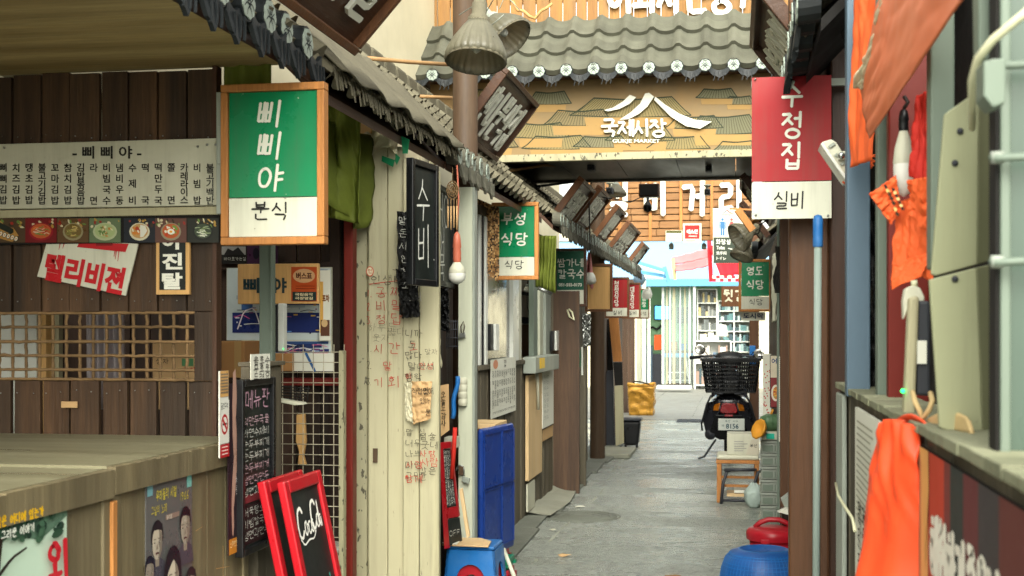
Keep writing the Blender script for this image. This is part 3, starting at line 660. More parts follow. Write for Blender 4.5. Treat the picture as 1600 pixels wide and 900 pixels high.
# ================================================================== shared builders
def panel_between(mb, A, B, z0, z1, th):
    """upright board from A to B (plan points), front face towards the camera side; returns its drawing frame (x from A, y = z)"""
    A = V((A[0], A[1], 0)); B = V((B[0], B[1], 0)); r = (B-A); L = r.length; r.normalize(); n = r.cross(V((0, 0, 1)))
    mb.prism([A+V((0, 0, z0)), B+V((0, 0, z0)), B+V((0, 0, z1)), A+V((0, 0, z1))], -n*th)
    return Fr(A, r, (0, 0, 1)), L
def sign_board(label, px, Y, fw, split, topm, framem, draw=None, drawb=None, thick=.03, group='hanging shop signs', name='shop_sign', hang=None, ext=0):
    u0, v0, u1, v1 = px; um, vm = (u0+u1)/2, (v0+v1)/2
    x0, x1 = PY(u0, vm, Y).x, PY(u1, vm, Y).x; z0, z1 = PY(um, v1, Y).z, PY(um, v0, Y).z
    k = Y/ray(um, vm).y; f = fw/FPX*k
    root = T(name, label, 'sign', ((x0+x1)/2, Y, z0), group)
    if framem:
        m = MB()
        for (a, b) in (((x0, z1-f), (x1, z1)), ((x0, z0), (x1, z0+f)), ((x0, z0+f+.0008), (x0+f, z1-f-.0008)), ((x1-f, z0+f+.0008), (x1, z1-f-.0008))):
            m.rv(.1); m.box((a[0], Y-.004, a[1]), (b[0], Y+thick+.01, b[1]))
        m.build('frame', framem, root, bevel=.003)
    else: f = 0
    zs = PY(um, split, Y).z if split else z0+f
    e = .0015
    m = MB(); m.box((x0+f+e, Y+.006, zs+e), (x1-f-e, Y+thick, z1-f-e)); m.build('colour_panel', topm, root)
    if split: m = MB(); m.box((x0+f+e, Y+.005, z0+f+e), (x1-f-e, Y+thick, zs-e)); m.build('name_panel', 'sign_white', root)
    F = FY(Y+.004)
    if draw: m = MB(); draw(m, F); m.build('lettering', 'ink_white', root)
    if drawb: m = MB(); drawb(m, F); m.build('lettering', 'ink', root)
    # steel bar that carries it
    if hang: m = MB(); [m.box(a, b) for a, b in hang(x0, x1, z0, z1)]; m.build('bracket', 'galv', root, bevel=.002)
    return root
YW = 3.92
# ================================================================== stall A: board wall with lattice window
E = [-150, -95, -40, 17, 62, 107, 156, 199, 245, 290, 339]
def xw(u): return PY(u, 400, YW).x
zt, za, zb, zc = 2.262, PY(150, 487, YW).z, PY(150, 595, YW).z, .4
wall = T('plank_wall', 'dark brown plank wall with lattice window closing the end of the counter stall', 'wall', (xw(150), YW, 0))
m = MB()
for i in range(len(E)-1):
    a, b = xw(E[i])+.003, xw(E[i+1])-.003; j = random.uniform(0, .012)
    m.rv(.3); m.box((a, YW+j, za), (b, YW+.02+j, zt-.002-random.uniform(0, .012)))
    if E[i+1] <= 302 or True:
        sh = random.uniform(-4, 4); m.rv(.3); m.box((a+.002, YW+.004+j, zc), (b-.004, YW+.024+j, zb))
m.rv(.2); m.box((xw(303), YW+.002, zb+.002), (xw(339)-.003, YW+.022, za-.002))
m.build('boards', 'plank_dark', wall, bevel=.002)
m = MB()
for i in range(2, len(E)-1):
    for v in (95, 213, 470, 612, 688):
        for du in (.25, .75): m.lathe([(0, -.002), (.0022, -.0015), (.0022, .002)], PY(E[i]+(E[i+1]-E[i])*du+random.uniform(-2, 2), v+random.uniform(-3, 3), YW-.0005), 6, (0, 1, 0))
o = m.build('nail_heads', 'steel', wall); o['kind'] = 'stuff'
m = MB()
for u in range(-54, 303, 21):
    x = xw(u+8); n_ = 14; pts = [V((x+.004*mnoise.noise((u, k*.8, 0)), YW+.012, zb+(za-zb)*k/n_)) for k in range(n_+1)]
    m.rv(.25); m.tube(pts, .005, 6, radii=[.0052+.0028*abs(mnoise.noise((u*1.7, k*1.9, 3))) for k in range(n_+1)])
for v in (489, 511, 534, 556, 578, 593):
    z = PY(150, v, YW).z; n_ = 60
    m.rv(.25); m.tube([V((xw(-60)+(xw(303)-xw(-60))*k/n_, YW+.006, z+.003*mnoise.noise((k*.5, v, 1)))) for k in range(n_+1)], .005, 6, radii=[.0045+.003*abs(mnoise.noise((k*1.3, v*2.1, 5))) for k in range(n_+1)])
m.build('lattice', 'lattice_wood', wall)
m = MB(); m.box((xw(334), YW-.012, .4), (xw(340.5), YW+.03, zt-.003)); m.build('edge_post', 'walnut_z', wall)
m = MB(); m.box((xw(98), YW-.004, PY(100, 637, YW).z), (xw(123), YW-.012, PY(100, 627, YW).z)); m.build('pull_handle', 'kraft', wall, bevel=.002)
# what shows through the lattice
def panelY(name, label, cat, px, Y, mt, th=.02, bevel=0, draw=None, mt2='print', group=None, floor=False):
    u0, v0, u1, v1 = px; vm, um = (v0+v1)/2, (u0+u1)/2
    x0, x1 = PY(u0, vm, Y).x, PY(u1, vm, Y).x; z0, z1 = PY(um, v1, Y).z, PY(um, v0, Y).z
    if floor: z0 = 0
    m = MB(); m.box((x0, Y, z0), (x1, Y+th, z1))
    if draw is None: return tag(m.build(name, mt, bevel=bevel), label, cat, group)
    r = T(name, label, cat, ((x0+x1)/2, Y, z0), group); m.build('sheet' if th < .012 else 'board', mt, r, bevel=bevel)
    m = MB(); draw(m, FY(Y)); m.build('print', mt2, r); return r
panelY('white_board', 'pale white board glimpsed through left end of the lattice', 'board', (-140, 470, 57, 640), 4.6, 'white_frame', floor=True)
panelY('timber_post', 'tan timber post seen behind the lattice window', 'post', (58, 440, 72, 640), 4.62, 'pine_pale', .05, floor=True)
panelY('cream_board', 'narrow cream board standing behind the lattice beside tan post', 'board', (74, 440, 92, 640), 4.66, 'cream_metal', .03, floor=True)
def curtain(name, label, u0, u1, v0, v1, Y, mt, folds=7, amp=.02, cat='curtain'):
    def fn(a, b):
        p = PY(u0+(u1-u0)*a, v0+(v1-v0)*b, Y); p.y += amp*math.sin(a*folds*6.283)+amp*.5*math.sin(a*17+b*2); return p
    m = MB(); m.grid(fn, folds*10, 8); return tag(m.build(name, mt, solid=.003), label, cat)
mat('mauve_cloth', 'a39a9c', .8, .06, 4, .1); 
curtain('curtain', 'mauve grey curtain hanging behind the lattice window', 134, 196, 440, 640, 4.7, 'mauve_cloth', 5)
panelY('cardboard_box', 'yellowish cardboard box behind right end of the lattice', 'box', (238, 536, 306, 640), 4.5, 'kraft', .2, .003,
       lambda m, F: ([rect(m, F, 284, 560, 302, 572, '4a7a50'), hand(m, F, '감자', 288, 574, 8, .16, col='a03020'), hand(m, F, '상자', 244, 560, 9, .14, col='4a3a20')]), 'print_matt')
# ================================================================== counter along the alley
def ycnt(u): return PX(u, 700, -1.55).y
def counter(label, y0, y1, ztop, group='wooden stall counters', leftpost=True):
    r = T('stall_counter', label, 'counter', (-1.8, (y0+y1)/2, 0), group)
    m = MB(); m.prism([V((-2.9, y0, ztop-.006)), V((-1.558, y0, ztop-.006)), V((-1.558, y1, ztop-.006)), V((-2.9, y1, ztop-.006))], (0, 0, .016)); m.build('top', 'counter_top', r)
    m = MB(); n_ = 40; pts = []
    for k in range(n_+1):
        y = y0+(y1-y0)*k/n_; m.rv(.12); 
        if k < n_: m.box((-1.557, y+.0003, ztop-.062), (-1.533, y+(y1-y0)/n_, ztop+.008-.003*abs(mnoise.noise((y*14, 1, 2)))-(.003 if random.random() < .15 else 0)))
    m.build('front_rail', 'counter_panel', r)
    m = MB(); n_ = 6; dy = (y1-y0-.09)/n_
    for k in range(n_): m.rv(.06); m.box((-1.565, y0+.05+dy*k+.001, .06), (-1.548, y0+.05+dy*(k+1)-.001, ztop-.063))
    m.build('front_panel', 'counter_panel', r, bevel=.0015)
    for y in (y0+.002, y1-.042):
        m = MB(); m.box((-1.575, y, 0), (-1.541, y+.04, ztop-.063)); m.build('corner_post', 'counter_panel', r, bevel=.003)
    m = MB(); FF = FL(-1.547)
    for k in range(9):
        a, z = random.uniform(y0+.1, y1-.2), random.uniform(.45, .95); stroke(m, FF, [(a, z), (a+random.uniform(.03, .12), z+random.uniform(-.02, .03))] if k % 2 else [(a, z), (a+random.uniform(-.004, .004), z-random.uniform(.05, .2))], random.uniform(.0015, .003), .5)
    o = m.build('scratch_marks', 'pine_pale', r); o['kind'] = 'stuff'
    m = MB(); m.box((-2.88, y0+.02, .0), (-2.85, y1-.02, ztop-.008)); m.build('back_panel', 'counter_panel', r)
    return r
ym = ycnt(170)
counter('brown wooden counter section nearest the camera with splintered front edge', 1.5, ym-.002, 1.046)
counter('brown wooden counter section running up to the plank wall', ym+.004, YW-.016, 1.052)
m = MB(); m.box((-1.556, ym-.012, .02), (-1.532, ym+.012, .975)); tag(m.build('cover_strip', 'pine', bevel=.003), 'orange-brown timber strip covering the joint of the two counters', 'trim')
# posters on the counter fronts (metric frame on the wall plane: x = Y, y = Z)
F = FL(-1.5465)
def posterX(name, label, u0, v0, v1a, u1, X, draw, bg, mt='print', cat='poster'):
    a = PX(u0, v0, X); y0, z1 = a.y, a.z; z0 = PX(u0, v1a, X).z; y1 = PX(u1, 600, X).y
    r = T(name, label, cat, (X, (y0+y1)/2, z0)); m = MB(); m.col = hx(bg); m.box((X-.001, y0, z0), (X+.002, y1, z1)); m.build('sheet', mt, r)
    m = MB(); W, H = y1-y0, z1-z0; FF = Fr((X+.002, y0, z1), (0, W, 0), (0, 0, -H)); FF.n = V((1, 0, 0)); FF.px = True
    draw(m, FF); m.build('print', mt, r); return r
def tree_poster(m, F):
    p2(m, F, [(0, 0), (1, 0), (1, .22), (.72, .34), (.4, .26), (.1, .4), (0, .44)], 0, 0, '5d7a66')
    for k in range(70):
        x = random.uniform(0, .92); y = random.uniform(0, .3)*(.7+.4*x); ell(m, F, x, y+.03, random.uniform(.02, .07), random.uniform(.015, .05), random.choice(('2f4a38', '41604a', '5d7f66', '263c30')), random.uniform(-60, 60), 8)
    stroke(m, F, [(.12, 1.1), (.16, .75), (.26, .5), (.3, .25)], .07, .5, 0, col='2a241c'); stroke(m, F, [(.16, .72), (.04, .5), (.0, .36)], .045, .5, 0, col='2a241c')
    stroke(m, F, [(.14, .95), (.34, .78), (.5, .62), (.6, .68)], .035, .5, 0, col='2a241c'); stroke(m, F, [(.24, .52), (.4, .4), (.54, .36)], .03, .5, 0, col='2a241c'); stroke(m, F, [(.4, .72), (.46, .84)], .025, .5, 0, col='2a241c')
    hand(m, F, '봄날은 어디에 있는가', .2, .1, .07, .2, .62, col='e0b020'); hand(m, F, '그리운 이야기', .3, .2, .06, .18, .7, col='d8dcd0')
    hand(m, F, '외출', .76, .38, .3, .17, .72, 1.2, True, col='c0202c')
posterX('film_poster', 'pale green poster with dark tree and red lettering on nearer counter', -60, 796, 1040, 103, -1.545, tree_poster, 'bfd6c2')
def face(m, F, x, y, s, skin='b9ad9a', hair='1b191e', long_=False, asp=1, dx=.0):
    A = s*asp
    if long_: ell(m, F, x, y-.1*s, .66*A, .8*s, hair); p2(m, F, [(x-.66*A, y-.1*s), (x+.66*A, y-.1*s), (x+.85*A, y+1.6*s), (x-.85*A, y+1.6*s)], 0, 0, hair)
    else: ell(m, F, x, y-.22*s, .56*A, .6*s, hair); p2(m, F, [(x-.85*A, y+1.5*s), (x-.7*A, y+.85*s), (x-.2*A, y+.62*s), (x+.2*A, y+.62*s), (x+.7*A, y+.85*s), (x+.85*A, y+1.5*s)], 0, 0, '45424a'); p2(m, F, [(x-.2*A, y+.4*s), (x+.2*A, y+.4*s), (x+.16*A, y+.95*s), (x-.16*A, y+.95*s)], 0, 0, '8e8272')
    pts = [(-.44, -.3), (-.46, .1), (-.38, .42), (-.16, .68), (.16, .68), (.38, .42), (.46, .1), (.44, -.3), (.2, -.52), (-.2, -.52)]
    p2(m, F, [(x+a*A, y+b*s) for a, b in pts], 0, 0, skin)
    p2(m, F, [(x+a*A, y+b*s) for a, b in [(.12, -.45), (.44, -.3), (.46, .1), (.38, .42), (.16, .68), (.05, .66), (.2, .3), (.1, .1), (.2, -.1)]], 0, 0, '7e7466')
    p2(m, F, [(x+a*A, y+b*s) for a, b in ([(-.5, .0), (-.46, -.5), (0, -.72), (.46, -.5), (.5, 0), (.3, -.32), (.04, -.5), (-.1, -.42), (-.36, -.2)] if long_ else [(-.5, -.1), (-.5, -.5), (-.1, -.8), (.46, -.62), (.5, -.1), (.42, -.36), (.1, -.44), (-.3, -.46), (-.43, -.28)])], 0, 0, hair)
    for k in (-1, 1):
        cx = x+(k*.2+dx)*A; ell(m, F, cx, y+.03*s, .07*A, .03*s, '3a3230'); ell(m, F, cx+.05*A, y+.03*s, .03*A, .02*s, 'c8c0b0'); rect(m, F, cx-.12*A, y-.12*s, cx+.11*A, y-.09*s, '6a5e54')
    p2(m, F, [(x+(dx-.02)*A, y+.02*s), (x+(dx+.1)*A, y+.28*s), (x+(dx-.1)*A, y+.3*s)], 0, 0, '8a7c6c'); stroke(m, F, [(x+(dx-.14)*A, y+.45*s), (x+dx*A, y+.43*s), (x+(dx+.14)*A, y+.45*s)], .08*s, .2, 0, col='4e2e2a')
def faces_poster(m, F):
    rect(m, F, .02, .02, .13, .09, '6fa0a8'); rect(m, F, .87, .01, .98, .1, '6fb0a8')
    hand(m, F, '우리들의 시절', .2, .07, .06, .16, .95, col='c0b040'); hand(m, F, '그날의 노래', .1, .155, .05, .16, col='b0a048'); hand(m, F, '1966', .72, .12, .05, .16, col='c0b040')
    rect(m, F, .4, .225, .7, .255, '8a7468'); hand(m, F, '동시상영', .42, .228, .025, .14, col='d8d0c0')
    face(m, F, .22, .36, .15, asp=1.5, dx=-.04); face(m, F, .82, .33, .15, '9e9484', asp=1.5, dx=-.05); face(m, F, .04, .52, .12, '8a8074', asp=1.5); face(m, F, .52, .60, .21, 'c4b8a4', long_=True, asp=1.35); face(m, F, .14, .74, .15, asp=1.5); face(m, F, .9, .7, .15, '948a7c', asp=1.5)
posterX('film_poster', 'grey old film poster with several portraits on farther counter', 227, 752, 1030, 299, -1.545, faces_poster, '5b5a58')
# ================================================================== menu board, food strip, placards on the plank wall
r = T('menu_board', 'long white menu board with columns of black dish names on plank wall', 'menu board', (xw(150), YW-.03, PY(150, 328, YW).z))
m = MB(); x0, x1 = PY(-120, 280, YW-.03).x, PY(345, 280, YW-.03).x
m.box((x0, YW-.03, PY(150, 324, YW-.03).z), (x1, YW-.004, PY(150, 221, YW-.03).z)); m.build('panel', 'foam_white', r, bevel=.002)
m = MB(); m.box((x0, YW-.026, PY(150, 338, YW-.03).z), (x1-.004, YW-.004, PY(150, 325.5, YW-.03).z)); m.build('lower_panel', 'cream_metal', r, bevel=.002)
m = MB(); F = FY(YW-.031); B_ = .018
ptext(m, F, '- 삐 삐 야 -', 167, 238, 20, 108, .025)
cols = ['삐삐김밥', '치즈김밥', '땡초김밥', '불고기김밥', '꼬마김밥', '참치김밥', '김밥볶음밥', '라    면', '비빔국수', '냄비우동', '수 제 비', '떡    국', '떡만두국', '쫄    면', '카레라이스', '비 빔  밥', '불고기백반']
for i, c in enumerate(cols):
    u = 5+i*20.2; chs = list(c)
    if ' ' in c:
        w_ = [x for x in chs if x != ' ']; ys = {2: [262, 313], 3: [262, 287, 313]}[len(w_)]
    else: w_ = chs; ys = [262+51*k/(len(w_)-1) for k in range(len(w_))]
    for ch, y in zip(w_, ys): glyph(m, F, ch, u, y+random.uniform(-.5, .5), 14.2, B_)
# two more columns to the left of the frame
m.build('lettering', 'ink', r)
for u, v in ((7, 231), (337, 226), (309, 229), (324, 226)):
    m = MB(); c = PY(u, v, YW-.031); m.lathe([(.0, -.004), (.004, -.003), (.004, 0)], c, 8, (0, 1, 0)); m.build('screw', 'steel', r)
# food photographs
def dish(m, F, cx, cy, kind):
    bgc = {0: '4a3826', 1: '6a1418', 2: '5a4228', 3: '5e6e50', 4: '1c2028', 5: '5a3c34', 6: '22241e'}[kind]
    rect(m, F, cx-24.5, 341, cx+24.5, 379, bgc)
    for k in range(14): ell(m, F, cx+random.uniform(-22, 22), 341+random.uniform(2, 14), random.uniform(1.5, 4), random.uniform(1, 2.5), random.choice(('a8843c', '5e7a3a', '8c2c22', 'c9bf9c', '3a2c1e')), random.uniform(0, 90), 8)
    if kind == 0:
        p2(m, F, [(cx-24, 352), (cx+6, 356), (cx+14, 368), (cx+4, 378), (cx-24, 370)], 0, 0, 'a87d3e')
        stroke(m, F, [(cx-20, 350), (cx+4, 362)], 9, 0, col='1e241c')
        for k in range(6): ell(m, F, cx-20+k*6, 363+k*2, 3.2, 4.4, '1d211a', 20, 10); ell(m, F, cx-20+k*6, 363+k*2, 2.4, 3.5, 'd6d2c0', 20, 10); ell(m, F, cx-20+k*6, 363+k*2, 1, 1.6, 'b8702c', 20, 8)
        return
    rim = {1: '8a1420', 2: '8c8464', 3: 'a9b18c', 4: 'c9c3a8', 5: '8a8068', 6: '1b1c1a'}[kind]; fill = {1: 'b4552c', 2: '6e5a30', 3: '9cab78', 4: 'b89058', 5: 'b0562c', 6: '3a4434'}[kind]
    ell(m, F, cx, 362, 19 if kind in (1, 3) else 16, 14, rim); ell(m, F, cx, 361, 16 if kind in (1, 3) else 13.4, 11.5, fill)
    pal = {1: ['d87838', 'c9a890', '5f7a3a', 'a82a1c'], 2: ['a08a4c', '7a7a3c', 'c0a868'], 3: ['c8c8a0', 'b07a3a', '5f7a40'], 4: ['c87a2c', 'd8d0b8', 'a83c20'], 5: ['d8d4c4', 'd89030', '6a8a3a', 'b83a20'], 6: ['c9ccb8', '6a7a4c', '8c9a78']}[kind]
    for k in range(22):
        a = random.uniform(0, 6.28); q = random.uniform(0, .85); x, y = cx+13*q*math.cos(a), 361+9.5*q*math.sin(a)
        if kind in (1, 2, 6): stroke(m, F, [(x-4, y+random.uniform(-2, 2)), (x, y+random.uniform(-2, 2)), (x+4, y+random.uniform(-2, 2))], 1.5, .2, col=random.choice(pal))
        else: ell(m, F, x, y, random.uniform(1.5, 3.5), random.uniform(1, 2.4), random.choice(pal), random.uniform(0, 90), 8)
    if kind == 4: p2(m, F, [(cx+1, 351), (cx+9, 353), (cx+12, 361), (cx+6, 370), (cx+1, 371)], .0004, 0, 'd5d3c6')
    if kind == 5: ell(m, F, cx, 362, 5.5, 4.4, 'e2e0d6'); ell(m, F, cx, 362, 2.4, 1.9, 'e09a20')
r = T('photo_banner', 'strip of seven food photographs below the white menu board', 'banner', (xw(170), YW-.02, PY(170, 380, YW).z))
m = MB(); m.box((PY(-120, 360, YW-.02).x, YW-.02, PY(170, 380, YW-.02).z), (PY(342, 360, YW-.02).x, YW-.006, PY(170, 336, YW-.02).z)); m.build('board', 'black_matt', r)
for k in range(7):
    m = MB(); dish(m, FY(YW-.021), [15, 64, 114, 164, 218, 267, 317][k], 361, k); m.build('food_photo', 'print', r)
# tilted placard
def placard(m, F):
    pass
r = T('placard', 'tilted white placard with red dripping block lettering under the food photos', 'placard', (xw(135), YW-.016, PY(135, 462, YW).z))
Yp = YW-.016; m = MB(); c4 = [(75, 372), (216, 381), (196, 462), (58, 432)]
m.prism([PY(u, v, Yp) for u, v in c4], (0, .006, 0)); m.build('board', 'sign_white', r)
m = MB(); F = FY(Yp)
p2(m, F, [(124, 379), (201, 381), (196, 394), (120, 386)], .001, 0, 'b01c22'); rect(m, F, 150, 380, 176, 384, '7a1216')
for u, v, L_ in ((94, 380, 10), (100, 381, 7), (182, 390, 15), (186, 391, 17), (180, 390, 11)): stroke(m, F, [(u, v), (u-2, v+L_)], 1.6, .5, col='b01c22')
ptext(m, F, '텔리비젼', 132, 428, 44, 126, .045, rot=11.5, slant=-.0, col='b81c24'); m.build('lettering', 'print', r)
r = T('name_plate', 'upright black plate with cream border and white letters on plank wall', 'sign', (xw(270), YW-.016, PY(270, 461, YW).z))
m = MB(); m.box((PY(244, 420, Yp).x, Yp, PY(270, 460, Yp).z), (PY(296, 420, Yp).x, Yp+.012, PY(270, 360, Yp).z)); m.build('board', 'pine_pale', r)
m = MB(); F = FY(Yp); rect(m, F, 249, 360, 290, 453, '141a18', .001); 
for ch, y in (('아', 377), ('진', 408), ('탈', 439)): ptext(m, F, ch, 269, y, 26, 32, .04, col='dcdccf', l=.002)
m.build('lettering', 'print', r)
# ================================================================== the large green sign
def d_(m, F):
    hand(m, F, '삐삐야', 404, 156, 42, .11, .9, 1.2, True, jit=.012, taper=.12, slant=.12)
def db_(m, F): hand(m, F, '분식', 394, 316, 27, .11, .95, 1.22, jit=.015, taper=.2)
sign_board('large green sign in pine frame with three stacked white letters, nearest on left', (345, 130, 507, 382), 3.84, 12, 308, 'sign_green', 'pine', d_, db_,
           hang=lambda a, b, c, d: [((a-.015, 3.846, d-.25), (a+.008, 3.852, d-.13)), ((a-.02, 3.85, c+.1), (a-.003, 3.9, d-.02))])
# olive tarpaulin behind it
def fn(a, b):
    y = 3.95+1.32*a; z = 2.235-b*(.36+.05*math.sin(a*9)); return V((-1.57-.02*math.sin(a*23)+.03*math.sin(a*7+b*2)+.012*mnoise.noise((a*14+b*5, b*5, 0))+.008*abs(math.sin(a*40+b*4)), y, z))
m = MB(); m.grid(fn, 60, 14)
tag(m.build('tarpaulin', 'tarp_olive', solid=.003), 'olive green tarpaulin hanging under eave behind the large green sign', 'tarpaulin')
def fn(a, b): return PY(350+75*a, 84+52*b, 3.94)+V((0, .012*math.sin(a*12), 0))
m = MB(); m.grid(fn, 20, 6); tag(m.build('tarpaulin', 'tarp_olive', solid=.003), 'scrap of olive green tarpaulin above the large green sign', 'tarpaulin')
def fn(a, b): return PY(506+56*a, 160+(178+12*a)*b, 4.9)+V((0, .03*math.sin(a*9+b)+.015*mnoise.noise((a*4-b*3, b*3, 2))+.012*(.5-abs(mnoise.noise((a*6-b*4, b*5, 7)))*2), 0))
m = MB(); m.grid(fn, 44, 36); tag(m.build('tarpaulin', 'tarp_olive', solid=.002), 'olive green tarpaulin draped to the right of the large green sign', 'tarpaulin')
# ================================================================== stall B: the recess behind the green sign
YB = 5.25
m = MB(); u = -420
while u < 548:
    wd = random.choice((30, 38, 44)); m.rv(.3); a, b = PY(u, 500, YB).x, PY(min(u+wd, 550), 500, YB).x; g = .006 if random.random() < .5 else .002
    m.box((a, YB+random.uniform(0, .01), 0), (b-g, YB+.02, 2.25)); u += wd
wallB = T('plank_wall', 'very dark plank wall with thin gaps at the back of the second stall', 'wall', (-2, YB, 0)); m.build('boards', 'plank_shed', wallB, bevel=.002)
m = MB(); m.box((PY(345, 420, YB).x, YB-.04, PY(440, 422, YB).z), (PY(528, 420, YB).x, YB-.003, PY(440, 410, YB).z)); m.box((PY(520, 500, YB).x, YB-.045, 0), (PY(536, 500, YB).x, YB-.003, 2.24))
m.build('rail', 'plank_shed', wallB, bevel=.003)
# pale sheet behind the gaps, its colour standing in for slits of light
m = MB(); m.box((-3.0, YB+.25, 0), (-1.62, YB+.27, 2.2)); tag(m.build('slit_light_sheet', 'stucco'), 'pale sheet imitating slits of light in the dark plank wall', 'panel')
m = MB(); a = PY(537, 600, 5.1); b = PY(551, 600, 5.1); m.box((a.x, 5.1, 0), (b.x, 5.16, 2.2)); tag(m.build('red_post', 'red_paint', bevel=.004), 'dark red painted post left of the cream folding door', 'post')
panelY('poster', 'dark small poster with cliff scene tucked above the wooden bus sign', 'poster', (344, 384, 385, 412), 5.19, 'black_matt', .004, 0, lambda m, F: ([rect(m, F, 345, 385, 384, 398, '8a8884'), p2(m, F, [(350, 398), (356, 388), (364, 392), (372, 386), (382, 398)], .001, 0, '1a1818'), hand(m, F, '바다로가는길', 350, 402, 5, .15, col='9a9a90')]))
panelY('poster', 'purple small poster behind the grey metal post', 'poster', (386, 384, 434, 412), 5.19, 'print', .004, 0, lambda m, F: ([rect(m, F, 386, 384, 434, 412, '3a2038'), ell(m, F, 400, 396, 5, 9, '14101c'), rect(m, F, 420, 386, 430, 410, '55305a')]))
def night(m, F, u0, v0, u1, v1, seed):
    rnd = random.Random(seed); rect(m, F, u0, v0, u1, v1, 'b9c4c4'); W, H = u1-u0, v1-v0
    rect(m, F, u0+W*.12, v0+H*.02, u1-W*.03, v0+H*.22, '2a4878')
    for k in range(14): rect(m, F, u0+W*rnd.uniform(.05, .95), v0+H*rnd.uniform(.2, .5), u0+W*rnd.uniform(.05, .95), v0+H*rnd.uniform(.3, .6), rnd.choice(('1a2c5c', '20407a', '16204a', '3a5c90', '9aa8b0')))
    rect(m, F, u0+W*.05, v0+H*.62, u1-W*.02, v0+H*.9, '1c2a62')
    for k in range(30): rect(m, F, (x := u0+W*rnd.uniform(.05, .92)), (y := v0+H*rnd.uniform(.5, .9)), x+rnd.uniform(2, 8), y+rnd.uniform(1, 2.5), rnd.choice(('c9a040', '5a88c0', 'd8dce0', '101834', '7a3a70')))
    for k in range(16):
        x = u0+W*rnd.uniform(.1, .9); y = v0+H*rnd.uniform(.35, .85); stroke(m, F, [(x-12, y+rnd.uniform(-5, 5)), (x, y+rnd.uniform(-5, 5)), (x+12, y+rnd.uniform(-5, 5))], 1.2, .2, col=rnd.choice(('dfe4e6', 'c85a90', '1a2030')))
    stroke(m, F, [(u0+W*.1, v0+H*.85), (u0+W*.16, v0+H*.6), (u0+W*.26, v0+H*.55), (u0+W*.33, v0+H*.85)], 2, .1, col='e0d8e0')
panelY('painting', 'blue night harbour painting behind the wooden bus sign', 'painting', (354, 418, 518, 532), 5.17, 'canvas' if 'canvas' in MATS else 'foam_white', .015, 0, lambda m, F: night(m, F, 355, 419, 517, 531, 3))
panelY('painting', 'narrow blue and white painting below the larger harbour painting', 'painting', (378, 532, 518, 556), 5.16, 'foam_white', .015, 0, lambda m, F: night(m, F, 379, 533, 517, 553, 9))
panelY('paper_poster', 'cream poster strip with brown lettering beside the harbour painting', 'poster', (499, 422, 516, 532), 5.13, 'paper', .004, 0, lambda m, F: ([rect(m, F, 500, 440, 505, 520, 'd0a050'), ptext(m, F, '포차', 509, 466, 12, 11, .05, col='7a4a20'), rect(m, F, 501, 500, 515, 525, '5a3a2a'), ell(m, F, 507, 505, 5, 6, 'c8a878')]))
def bus(m, F):
    ptext(m, F, '삐', 393, 446, 24, 26, .04, col='26383c'); ptext(m, F, '삐', 421, 446, 24, 22, .04, col='26383c'); ptext(m, F, '야', 437, 446, 24, 22, .04, col='26383c')
    rect(m, F, 455, 417, 495, 471, 'b04a22'); ell(m, F, 475, 431, 17.5, 11, 'c89c70'); ptext(m, F, '버스표', 475, 431, 11, 25, .04, col='4a1c10')
    for v in (447, 451): stroke(m, F, [(462, v), (492, v)], .8, 0, col='6a2412')
    rect(m, F, 457, 456, 494, 470, '1d3030'); ptext(m, F, '국립음악', 475, 460, 4.6, 28, .03, col='d8c8a0'); ptext(m, F, '극장앞길', 475, 466, 4.6, 28, .03, col='d8c8a0')
panelY('wooden_sign', 'weathered wooden plaque shaped like a bus ticket with orange panel', 'sign', (371, 412, 498, 475), 5.06, 'pine_pale', .02, .004, bus)
panelY('cardboard_box', 'brown cardboard box beside the partition under the paintings', 'box', (340, 533, 382, 590), 4.9, 'cardboard', .25, .004, lambda m, F: (rect(m, F, 366, 533, 377, 590, 'a08050')))
panelY('cardboard_box', 'flattened orange-brown carton behind the wire grid', 'box', (421, 552, 457, 580), 5.12, 'cardboard', .05, .003)
panelY('picture_card', 'white card with blue stripe behind the wire grid', 'card', (457, 552, 521, 580), 5.14, 'paper', .006, 0, lambda m, F: stroke(m, F, [(478, 552), (492, 580)], 4, 0, col='2a5a90'))
m = MB(); a, b = PY(405, 500, 4.4), PY(426, 500, 4.4); m.box((a.x, 4.4, 0), (b.x, 4.43, 2.2)); m.box((b.x-.008, 4.393, 0), (b.x, 4.3995, 2.2))
tag(m.build('steel_post', 'grey_green_post', bevel=.002), 'grey green steel post below the large green sign', 'post')
r = T('router_box', 'slim black and white device with green light beside grey green post', 'device', (PY(432, 510, 4.6).x, 4.6, PY(432, 550, 4.6).z))
m = MB(); a, b = PY(423, 550, 4.6), PY(434, 476, 4.6); m.box((a.x, 4.6, a.z), (b.x, 4.64, b.z)); m.build('body', 'black_plastic', r, bevel=.003)
m = MB(); a, b = PY(434.4, 549, 4.6), PY(443, 474, 4.6); m.box((a.x, 4.598, a.z), (b.x, 4.64, b.z)); m.build('cover', 'white_frame', r, bevel=.003)
m = MB(); c = PY(442.6, 545, 4.594); m.lathe([(0, -.002), (.002, 0), (.002, .003)], c, 8, (0, 1, 0)); m.build('light', 'led_green', r)
